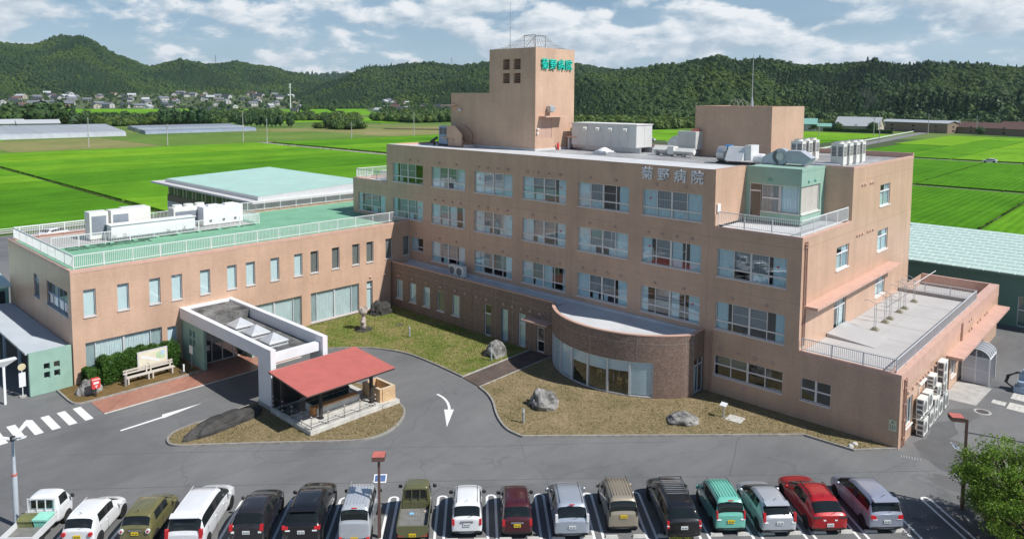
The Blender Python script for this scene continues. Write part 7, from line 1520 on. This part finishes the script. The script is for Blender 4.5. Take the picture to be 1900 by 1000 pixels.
STEMM = MB().cyl((0, 0), .28, 0, 4.5, 7, r2=.14).mesh('trunk', TRUNK)
rt = random.Random(21)
def far_tree(name, label, cat, group, x, y, s, crowns, sz=1.0):
    t = thing(name, label, cat, group, (x, y, 0), rt.uniform(0, 6.28)); t.scale = (s, s, s * sz); link('crown', rt.choice(crowns), t); link('trunk', STEMM, t)
for k in range(11): far_tree('cypress_tree', 'round topped dark cypress in the close clump beside the second greenhouses', 'tree', 'cypress clump', -452 - rt.uniform(0, 9), 153 + 3.2 * k + rt.uniform(-.8, .8), rt.uniform(1.05, 1.25), CYP, .95)
for k in range(15): far_tree('cypress_tree', 'small dark cypress in the long row in the middle fields', 'tree', 'cypress row', -412 + 2.0 * k - rt.uniform(0, 8), 189 + 1.75 * k, rt.uniform(.68, .85), CYP)
for k in range(16): far_tree('field_tree', 'broad dark tree in the grove at the far left edge', 'tree', 'left grove', -500 - rt.uniform(0, 50), 30 + 5.2 * k + rt.uniform(-2, 2), rt.uniform(1.2, 1.9), BROAD)
for k in range(3): far_tree('field_tree', 'tall pointed evergreen in the left grove', 'tree', 'left grove evergreens', -505 - 8 * k, 80 + 19 * k, 1.45, CONI, .95)
for x, y, s in ((-800, 470, 1.2), (-810, 480, 1.0), (-780, 500, .9), (-640, 520, 1.1), (-700, 610, 1.0), (-930, 420, 1.2), (-940, 436, 1.0), (-880, 560, .9)): far_tree('field_tree', 'small round tree standing alone in the middle distance fields', 'tree', 'single field trees', x, y, s, BROAD)
# ---- instanced masses (bush belts and wooded hills)
def gn_forest(name, pts, scl, mesh, label, kind='stuff', cat='wood', szj=.25, seed=1):
    rg = np.random.default_rng(seed); n = len(pts); me = bpy.data.meshes.new(name); me.from_pydata([tuple(map(float, p)) for p in pts], [], [])
    a = me.attributes.new('scl', 'FLOAT_VECTOR', 'POINT'); s = np.asarray(scl)[:, None] * np.column_stack([np.ones(n), np.ones(n), rg.uniform(1 - szj, 1 + szj, n)]) * rg.uniform(.8, 1.2, n)[:, None]; a.data.foreach_set('vector', s.ravel().astype(np.float32))
    r = me.attributes.new('rotz', 'FLOAT_VECTOR', 'POINT'); r.data.foreach_set('vector', np.column_stack([np.zeros(n), np.zeros(n), rg.uniform(0, 6.28, n)]).ravel().astype(np.float32))
    src = bpy.data.objects.new(name + '_source', mesh)
    ng = bpy.data.node_groups.new(name, 'GeometryNodeTree'); ng.interface.new_socket('Geometry', in_out='INPUT', socket_type='NodeSocketGeometry'); ng.interface.new_socket('Geometry', in_out='OUTPUT', socket_type='NodeSocketGeometry')
    gi = ng.nodes.new('NodeGroupInput'); go = ng.nodes.new('NodeGroupOutput'); ip = ng.nodes.new('GeometryNodeInstanceOnPoints'); oi = ng.nodes.new('GeometryNodeObjectInfo'); oi.inputs['Object'].default_value = src; oi.inputs['As Instance'].default_value = True
    sa = ng.nodes.new('GeometryNodeInputNamedAttribute'); sa.data_type = 'FLOAT_VECTOR'; sa.inputs['Name'].default_value = 'scl'; ra = ng.nodes.new('GeometryNodeInputNamedAttribute'); ra.data_type = 'FLOAT_VECTOR'; ra.inputs['Name'].default_value = 'rotz'
    ng.links.new(gi.outputs[0], ip.inputs['Points']); ng.links.new(oi.outputs['Geometry'], ip.inputs['Instance']); ng.links.new(sa.outputs[0], ip.inputs['Scale']); ng.links.new(ra.outputs[0], ip.inputs['Rotation']); ng.links.new(ip.outputs[0], go.inputs[0])
    o = link(name, me, label=label, cat=cat, kind=kind); md = o.modifiers.new('scatter', 'NODES'); md.node_group = ng; return o
def scatter_rects(rects, dens, seed):
    rg = np.random.default_rng(seed); P = []
    for x0, x1, y0, y1 in rects:
        n = max(3, int((x1 - x0) * (y1 - y0) * dens)); P.append(np.column_stack([rg.uniform(x0, x1, n), rg.uniform(y0, y1, n), np.zeros(n)]))
    return np.concatenate(P)
belts = [(-560, -470, 120, 190), (-575, -500, 190, 300), (-520, -470, 300, 330), (-560, -540, 20, 120), (-640, -600, 250, 330), (-560, -490, 420, 520), (-460, -400, 330, 420), (-420, -350, 420, 520), (-640, -590, 480, 600), (-370, -330, 215, 236), (-465, -455, 185, 215)]
bp = scatter_rects(belts, .075, 3); gn_forest('bush_belt', bp[::2], np.random.default_rng(1).uniform(.8, 1.7, len(bp[::2])), BUSH[0], 'dark green belts of bushes and bamboo between the far fields', seed=2); gn_forest('bush_belt', bp[1::2], np.random.default_rng(2).uniform(.4, .8, len(bp[1::2])), BROAD[0], 'scrub and small trees in the belts between the far fields', seed=3)
rb = scatter_rects([(-300, -205, 385, 470), (-330, -262, 350, 420), (-205, -140, 440, 520)], .09, 5); gn_forest('bamboo_thicket', rb, np.random.default_rng(4).uniform(.9, 1.6, len(rb)), BUSH[1], 'pale green thicket below the wooded hill behind the hospital', seed=4)
rgv = np.random.default_rng(31); bw = []
for x0, x1, y, n_ in ((-246, -74, 4.5, 420), (-246, -72, 113.2, 200), (-246, -72, 117.8, 200), (-70, 130, 152.6, 160), (-45, 130, 241.4, 160), (-250, 20, 118.0, 100)): bw.append(np.column_stack([rgv.uniform(x0, x1, n_), y + rgv.normal(0, .35, n_), np.zeros(n_)]))
for x, y0, y1, n_ in ((-247.5, -190, 300, 320), (-126, 5, 112, 60), (-157, 5, 112, 60), (-186, 5, 112, 60), (33.6, 60, 148, 160), (-24, 153, 240, 90), (8, 153, 240, 90), (-22, 247, 330, 70), (-4, 247, 400, 90), (30, 247, 400, 90)): bw.append(np.column_stack([x + rgv.normal(0, .3, n_), rgv.uniform(y0, y1, n_), np.zeros(n_)]))
bw = np.concatenate(bw); gn_forest('bund_weeds', bw, rgv.uniform(.035, .095, len(bw)), BUSH[0], 'tufts of weeds along the field banks and ditches', cat='weeds', seed=5)
CX, CY, CZ = 57.846, -46.686, 20.9
HILLS = {
 'A': ([(179.89, .0315), (175.62, .0426), (170.7, .0505), (167.95, .0575), (166.22, .0577), (165.47, .0626), (164.86, .0674), (164.25, .0685), (163.48, .0667), (162.7, .0604), (161.6, .0496), (160.3, .0426), (159.31, .0353), (157.61, .0253), (155.86, .009), (154.06, -.0065)], 1500, 2300, .35),
 'B': ([(162.01, .0046), (161.0, .0229), (159.31, .0353), (158.28, .039), (157.23, .0401), (155.09, .0417), (152.89, .0398), (151.39, .0355), (149.09, .0306), (146.74, .0212), (143.52, .006), (141.05, -.0083)], 1650, 2500, .25),
 'C': ([(149.12, .0031), (147.53, .0175), (145.93, .0271), (143.91, .0361), (142.68, .0407), (141.65, .0439), (139.38, .0429), (137.29, .044), (135.19, .0458), (130.98, .047), (128.04, .0464), (125.96, .0407), (123.07, .0385), (121.03, .0299), (118.61, .0135)], 1250, 1900, .3),
 'C2': ([(143.53, -.0143), (141.88, .0004), (140.21, .0151), (138.13, .0242), (136.45, .0281), (134.76, .0232), (130.96, .0162), (126.76, .0093), (123.42, -.0122)], 1000, 1250, .3),
 'D': ([(130.12, .0053), (128.44, .0223), (126.78, .0312), (124.71, .0349), (122.66, .0399), (121.05, .0449), (119.05, .0483), (117.1, .0509), (115.55, .0479), (112.91, .0467), (111.07, .0443), (108.93, .0446), (105.85, .0425), (104.21, .0414), (101.69, .0425), (98.15, .0395), (90.49, .0349), (82.56, .029)], 660, 1150, .26),
 'E': ([(107.73, -.0261), (106.72, -.0158), (105.4, -.0037), (104.11, .0023), (102.51, .0012), (100.35, -.0036), (98.03, -.0001), (90.37, -.0002), (84.21, -.0017)], 640, 700, .5),
 'F': ([(155.13, .0193), (150.64, .0267), (149.09, .032), (147.52, .031), (145.93, .0321), (143.5, .0312), (135.19, .0377), (126.78, .0312)], 3600, 4600, .2)}
from mathutils import noise as MN
def hill(key, treeh):
    prof, r0, r1, con = HILLS[key]; az = np.radians(np.array([p[0] for p in prof])[::-1]); el = np.array([p[1] for p in prof])[::-1]
    na = max(24, int((az[-1] - az[0]) / .006)); A = np.linspace(az[0], az[-1], na); E = np.interp(A, az, el); U = np.linspace(0, 1.35, 22); grid = []
    for a, e in zip(A, E):
        rowv = []
        for u in U:
            wob = 1 + .10 * MN.noise(Vector((a * 9, r0 * .01, 0))); r = (r0 * wob) + (r1 - r0 * wob) * u; top = max(1.0, CZ + e * r1 - treeh)
            f = (u * u * (3 - 2 * u)) ** .8 if u <= 1 else 1 - (u - 1) ** 2 * 2.0
            spur = 1 + .40 * MN.noise(Vector((a * 26 + r0, u * 2.2, 1.3))) * math.sin(min(u, 1) * math.pi)
            z = top * f * spur + (3.5 * MN.noise(Vector((a * 60, u * 6, r0 * .1))) if .15 < u < .9 else 0); z = min(z, CZ + (e * r - treeh if u > .6 else 1e3)) if False else z
            rowv.append((CX + math.cos(a) * r, CY + math.sin(a) * r, max(-1.0 if u < .05 else .3, z)))
        grid.append(rowv)
    mb = MB(); nu = len(U)
    for rv in grid: mb.v += rv
    for i in range(na - 1):
        for j in range(nu - 1): mb.f.append((i * nu + j, i * nu + j + 1, (i + 1) * nu + j + 1, (i + 1) * nu + j)); mb.m.append(0)
    mb.build('wooded_hill', FORESTFLOOR, smooth=True, kind='structure'); G = np.array(grid); return G
def on_hill(G, n, seed, umax=1.08):
    rg = np.random.default_rng(seed); na, nu, _ = G.shape; i = rg.uniform(0, na - 1.001, n); j = rg.uniform(0, (nu - 1) * umax / 1.35, n); i0 = i.astype(int); j0 = j.astype(int); fi = (i - i0)[:, None]; fj = (j - j0)[:, None]
    return (G[i0, j0] * (1 - fi) + G[i0 + 1, j0] * fi) * (1 - fj) + (G[i0, j0 + 1] * (1 - fi) + G[i0 + 1, j0 + 1] * fi) * fj
nlab = {'A': 'big rounded hill at the left', 'B': 'long ridge left of the tower', 'C': 'ridge behind the stair tower', 'C2': 'low wooded spur in front of the ridge by the tower', 'D': 'broad wooded hill behind the hospital at the right', 'E': 'dark wood at the right edge of the fields', 'F': 'farthest bluish ridge'}
for key, n, s, th in (('A', 46000, .60, 9), ('B', 40000, .60, 9), ('C', 28000, .54, 9), ('C2', 10000, .52, 9), ('D', 42000, .48, 9), ('E', 3200, .82, 10), ('F', 4000, 1.6, 12)):
    G = hill(key, th * s * 1.2); P = on_hill(G, n, n); rg = np.random.default_rng(n + 1)
    # stands: conifer plantations, dark and light broadleaf patches follow a slow noise
    q = np.array([MN.noise(Vector((p[0] * .006, p[1] * .006, 3.3))) for p in P]) + rg.normal(0, .10, n); q2 = np.array([MN.noise(Vector((p[0] * .011, p[1] * .011, 9.1))) for p in P]) + rg.normal(0, .12, n)
    con = HILLS[key][3]; isC = q > np.quantile(q, 1 - con); isL = (~isC) & (q2 > .10)
    if key == 'C2': isL = (~isC) & (q2 > -.1)
    for mask, meshes, sc_, nm in ((isC, CONI, 1.0, 'conifers'), ((~isC) & (~isL), BROAD, 1.0, 'dark broadleaf trees'), (isL, BROADL, .95, 'light green broadleaf trees')):
        Pm = P[mask]
        for h_, me in enumerate(meshes[:2]):
            Q = Pm[h_::2]
            if len(Q): gn_forest('hill_forest', Q - np.array([0, 0, 1.0]), np.clip(rg.lognormal(0, .28, len(Q)), .5, 1.9) * s * sc_, me, 'mass of %s on the %s' % (nm, nlab[key]), seed=int(n + h_))
# plantation wall in front of the right hill
pr = scatter_rects([(-225, -165, 455, 480)], .10, 11); gn_forest('cedar_stand', pr, np.random.default_rng(6).uniform(.7, .95, len(pr)), CONI[0], 'even stand of cedars at the foot of the hill behind the roof plant', seed=7)
vg = scatter_rects([(-300, -90, 500, 620), (-250, -120, 620, 720), (-90, 40, 520, 640)], .010, 12); gn_forest('village_trees', vg, np.random.default_rng(7).uniform(.7, 1.2, len(vg)), BROAD[1], 'garden trees among the houses at the right', seed=8)
# ---------------------------------------------------------------- distant buildings
HW = [M('house_white', (.50, .495, .48), .8, .08), M('house_cream', (.45, .40, .33), .8, .08), M('house_brown', (.26, .19, .14), .8, .1)]; HRf = [M('tile_dark', (.055, .06, .07), .5, .15), M('tile_grey', (.17, .18, .20), .5, .15), M('tile_brown', (.14, .08, .06), .6, .15), M('roof_silver', (.46, .48, .50), .4, .1), M('roof_teal', (.22, .44, .38), .5, .08)]
HOUSE = {}
def house_mesh(w, d, h, rh, wm, rm):
    k = (w, d, h, rh, wm, rm)
    if k not in HOUSE:
        wl = MB().box(-w / 2, -d / 2, 0, w / 2, d / 2, h); wl.quad([(-w / 2, -d / 2, h), (-w / 2, d / 2, h), (-w / 2, 0, h + rh * .92)]); wl.quad([(w / 2, d / 2, h), (w / 2, -d / 2, h), (w / 2, 0, h + rh * .92)])
        r = MB(); e = .7
        for s in (-1, 1): r.hexa([(-w / 2 - e, s * (d / 2 + e), h - .35), (w / 2 + e, s * (d / 2 + e), h - .35), (w / 2 + e, 0, h + rh), (-w / 2 - e, 0, h + rh), (-w / 2 - e, s * (d / 2 + e), h - .1), (w / 2 + e, s * (d / 2 + e), h - .1), (w / 2 + e, 0, h + rh + .25), (-w / 2 - e, 0, h + rh + .25)])
        wi = MB()
        for fl in range(1 if h < 4 else 2):
            for q in range(3):
                x = -w / 2 + w * (q + .5) / 3
                for s in (-1, 1): wi.box(x - .8, min(s * d / 2, s * (d / 2 + .04)), .9 + fl * 2.7, x + .8, max(s * d / 2, s * (d / 2 + .04)), 2.1 + fl * 2.7)
            for s in (-1, 1): wi.box(min(s * w / 2, s * (w / 2 + .04)), -.9, .9 + fl * 2.7, max(s * w / 2, s * (w / 2 + .04)), .9, 2.1 + fl * 2.7)
        HOUSE[k] = (wl.mesh('wall', HW[wm]), r.mesh('roof', HRf[rm]), wi.mesh('window_row', FARGLASS))
    return HOUSE[k]
def slope_sheet(az0, az1, r0, r1, h):
    mb = MB(); A = np.radians(np.linspace(az0, az1, 24)); U = np.linspace(0, 1, 8)
    for a in A:
        for u in U: r = r0 + (r1 - r0) * u; e = min(1, (a - A[0]) / .04, (A[-1] - a) / .04); mb.v.append((CX + math.cos(a) * r, CY + math.sin(a) * r, -.5 + h * u ** 1.3 * max(0, e)))
    for i in range(23):
        for j in range(7): mb.f.append((i * 8 + j, i * 8 + j + 1, (i + 1) * 8 + j + 1, (i + 1) * 8 + j)); mb.m.append(0)
    mb.build('village_slope', M('village_ground', (.075, .105, .035), .95, .4, .02) if 'village_ground' not in MATS else MATS['village_ground'], smooth=True, kind='structure')
def on_slope(az0, az1, r0, r1, h, rn):
    a = math.radians(rn.uniform(az0 + 1, az1 - 1)); u = rn.random() ** .8 * .95; r = r0 + (r1 - r0) * u; e = min(1, (a - math.radians(az0)) / .04, (math.radians(az1) - a) / .04)
    return CX + math.cos(a) * r, CY + math.sin(a) * r, -.6 + h * u ** 1.3 * max(0, e)
def house(label, group, x, y, rz, w=12, d=8, h=5.2, rh=2.2, wm=0, rm=0, name='house', z=0.0):
    t = thing(name, label, 'house', group, (x, y, z), rz); a, b_, c = house_mesh(w, d, h, rh, wm, rm); link('wall', a, t); link('roof', b_, t); link('windows', c, t); return t
rh_ = random.Random(5)
VS = ((148, 169.5, 1230, 1640, 25), (136.5, 144.5, 930, 1230, 15))
for v in VS: slope_sheet(*v)
for k in range(72):
    x, y, z = on_slope(*VS[0], rh_)
    house('small tile roofed house in the village at the foot of the left hills', 'left village houses', x, y, rh_.uniform(0, 3.1), rh_.choice((11, 14, 17)), 9, rh_.choice((3.4, 5.6)), 2.8, rh_.choice((0, 0, 0, 1)), rh_.choice((0, 0, 1, 1, 2, 3)), z=z)
for k in range(52):
    x, y, z = on_slope(*VS[1], rh_)
    house('small tile roofed house in the village beside the stair tower', 'village houses beside the tower', x, y, rh_.uniform(0, 3.1), rh_.choice((10, 13)), 9, rh_.choice((3.4, 5.6)), 2.6, rh_.choice((0, 0, 1)), rh_.choice((0, 0, 1, 2, 3)), z=z)
vt = np.array([on_slope(*VS[k % 2], rh_) for k in range(900)]); gn_forest('village_trees', vt, np.random.default_rng(18).uniform(.3, .75, len(vt)), BROAD[2], 'garden trees among the houses of the left villages', seed=19)
house('white workshop with two low gables beside the long greenhouses', None, -472, 84, 1.45, 22, 12, 3.4, 1.8, 0, 3, 'workshop'); house('white workshop gable at the left of the long greenhouses', None, -476, 70, 1.45, 14, 11, 3.4, 2.2, 0, 3, 'workshop')
house('dark roofed farmhouse standing alone in the middle fields', None, -790, 340, .9, 22, 11, 4, 3, 1, 0); house('smaller dark roofed wing beside the lone farmhouse', None, -780, 358, .9, 14, 9, 3.6, 2.4, 0, 0); house('little dark house left of the round trees in the middle fields', None, -810, 462, .6, 10, 8, 3.4, 2.4, 1, 0)
house('grey school block with long roof in the left village', None, -1230, 290, 1.2, 60, 18, 8, 4, 2, 1, 'school_block')
house('long brown roofed barn at the right edge of the fields', None, -22, 482, .42 - .87 + .02, 62, 14, 4.2, 3.0, 2, 2, 'barn'); house('second brown roofed barn behind the long barn at the right', None, -5, 508, -.43, 60, 12, 4.4, 3.0, 2, 2, 'barn')
house('grey gabled hall with pale roof beyond the right fields', None, -103, 462, .05, 26, 16, 4, 5.5, 1, 3, 'gabled_hall'); house('long dark blue workshop behind the gabled hall', None, -75, 492, -.35, 46, 12, 6.5, 1.2, 2, 3, 'workshop'); house('small pale blue shed at the end of the road', None, -62, 512, -.3, 13, 10, 5.6, 1.6, 0, 3, 'shed')
house('white house with pale green roof behind the lift block', None, -139, 452, .3, 22, 15, 4.6, 3.4, 0, 4); house('low building with pale green roof left of the gabled hall', None, -122, 458, .2, 20, 9, 3.2, 1.6, 0, 4)
for k in range(10): house('tile roofed house among trees at the foot of the right hill', 'right village houses', -235 + 14 * k + rh_.uniform(-5, 5), 560 + rh_.uniform(-25, 60), rh_.uniform(0, 3.1), 13, 9, 4, 2.8, 1, rh_.choice((0, 1)))
for k in range(7): far_tree('garden_tree', 'round garden tree around the gabled hall and barns', 'tree', 'trees around the right buildings', (-128, -112, -92, -60, -52, -36, -118)[k], (449, 447, 452, 494, 503, 470, 474)[k], rt.uniform(.55, .9), BROAD)
LH = thing('field_hedge', 'clipped dark hedge in front of the gabled hall', 'hedge', None, (-100, 445, 0)); b = MB().box(-20, -1, 0, 22, 1, 2.2); b.build('body', FORESTFLOOR, LH); link('foliage', leaf_mesh('foliage', np.column_stack([np.random.default_rng(3).uniform(-20, 22, 2500), np.random.default_rng(4).uniform(-1.2, 1.2, 2500), np.random.default_rng(5).uniform(.2, 2.5, 2500)]), .8, LEAFH, 2), LH)
# poles
def upole(label, x, y, h, group='utility poles in the fields', m=CONC):
    t = thing('utility_pole', label, 'pole', group, (x, y, 0)); MB().cyl((0, 0), .22, 0, h, 8, r2=.13).build('pole', m, t); b = MB().box(-.9, -.06, h - 1.0, .9, .06, h - .85); b.box(-.7, -.06, h - 1.8, .7, .06, h - 1.65); b.build('cross_arm', STEEL, t)
for i, (x, y, h, lb) in enumerate(((-264.8, 50.3, 12, 'dark pole at the lane left of the second greenhouses'), (-257.7, 78.2, 9, 'pale pole in front of the second greenhouses'), (-258, 111.9, 14, 'tall dark pole at the lane crossing'), (-249.5, 119, 11, 'white pole just right of the lane crossing'), (-250, 165, 8, 'short pole in the meadow beyond the lane crossing'), (-250, 205, 13, 'pole left of the hospital roof edge'), (-52, 330, 11, 'pole at the left side of the right road'), (-74, 395, 12, 'pole in front of the gabled hall'), (-60, 452, 13, 'pole near the end of the right road'), (-38, 470, 12, 'pole beside the long barn'), (-96, 372, 10, 'pole behind the tall condensers'))): upole(lb, x, y, h)
t = thing('telecom_mast', 'tall slim white telecom mast in the middle distance', 'mast', None, (-939, 530, 0)); MB().cyl((0, 0), .8, 0, 40, 10, r2=.5).build('pole', ALUW, t); b = MB(); [b.box(math.cos(a) * 1.2 - .3, math.sin(a) * 1.2 - .3, z, math.cos(a) * 1.2 + .3, math.sin(a) * 1.2 + .3, z + 3) for a in (0, 2.1, 4.2) for z in (33, 37)]; b.build('antennas', ALUW, t)
for i, (az_, r, h, e, lb) in enumerate(((155.1, 2500, 30, .0417, 'lattice pylon on the ridge left of the tower'), (137.8, 1900, 26, .044, 'lattice pylon on the ridge beside the tower'))):
    a = math.radians(az_); z0 = CZ + e * r - 14; t = thing('pylon', lb, 'pylon', None, (CX + math.cos(a) * r, CY + math.sin(a) * r, z0)); b = MB()
    for sx in (-1, 1):
        for sy in (-1, 1): b.tube([(sx * 2.2, sy * 2.2, 0), (sx * .4, sy * .4, h + 8)], .3, 4)
    for z in range(4, h, 6): b.tube([(-2, 0, z), (2, 0, z + 3)], .15, 3); b.tube([(2, 0, z), (-2, 0, z + 3)], .15, 3)
    for z in (h - 8, h): b.tube([(-4, 0, z), (4, 0, z)], .25, 3)
    b.build('lattice', STEEL, t)

# ---------------------------------------------------------------- thin smoke above the houses at the right
sm = bpy.data.materials.new('smoke_air'); sm.use_nodes = True; st_ = sm.node_tree; st_.nodes.clear(); so_ = st_.nodes.new('ShaderNodeOutputMaterial'); sv_ = st_.nodes.new('ShaderNodeVolumePrincipled')
sv_.inputs['Color'].default_value = (1, 1, 1, 1); sv_.inputs['Density'].default_value = .005; st_.links.new(sv_.outputs[0], so_.inputs['Volume'])
b = MB()
for x, z, r, h in ((0, 9, 2.2, 6), (-2.5, 16, 3.6, 6), (2.0, 22, 4.6, 6), (-3.5, 27, 5.2, 5)): b.lathe([(.1, z - h), (r * .7, z - h * .5), (r, z), (r * .7, z + h * .5), (.1, z + h)], c=(x, 0), n=12)
b.build('smoke', sm, loc=(-129, 566, 0), kind='stuff', label='thin pale smoke rising above the houses at the right', cat='smoke')
# ---------------------------------------------------------------- air
hz = MB().box(-5400, -400, -3.0, 1500, 5200, 330.0)
hm = bpy.data.materials.new('haze_air'); hm.use_nodes = True; ht = hm.node_tree; ht.nodes.clear(); ho = ht.nodes.new('ShaderNodeOutputMaterial'); hv = ht.nodes.new('ShaderNodeVolumePrincipled')
hv.inputs['Color'].default_value = (.62, .80, 1.0, 1); hv.inputs['Density'].default_value = .00005; hv.inputs['Anisotropy'].default_value = .2; ht.links.new(hv.outputs[0], ho.inputs['Volume'])
hz.build('haze', hm, kind='stuff', label='thin summer haze over the whole valley')
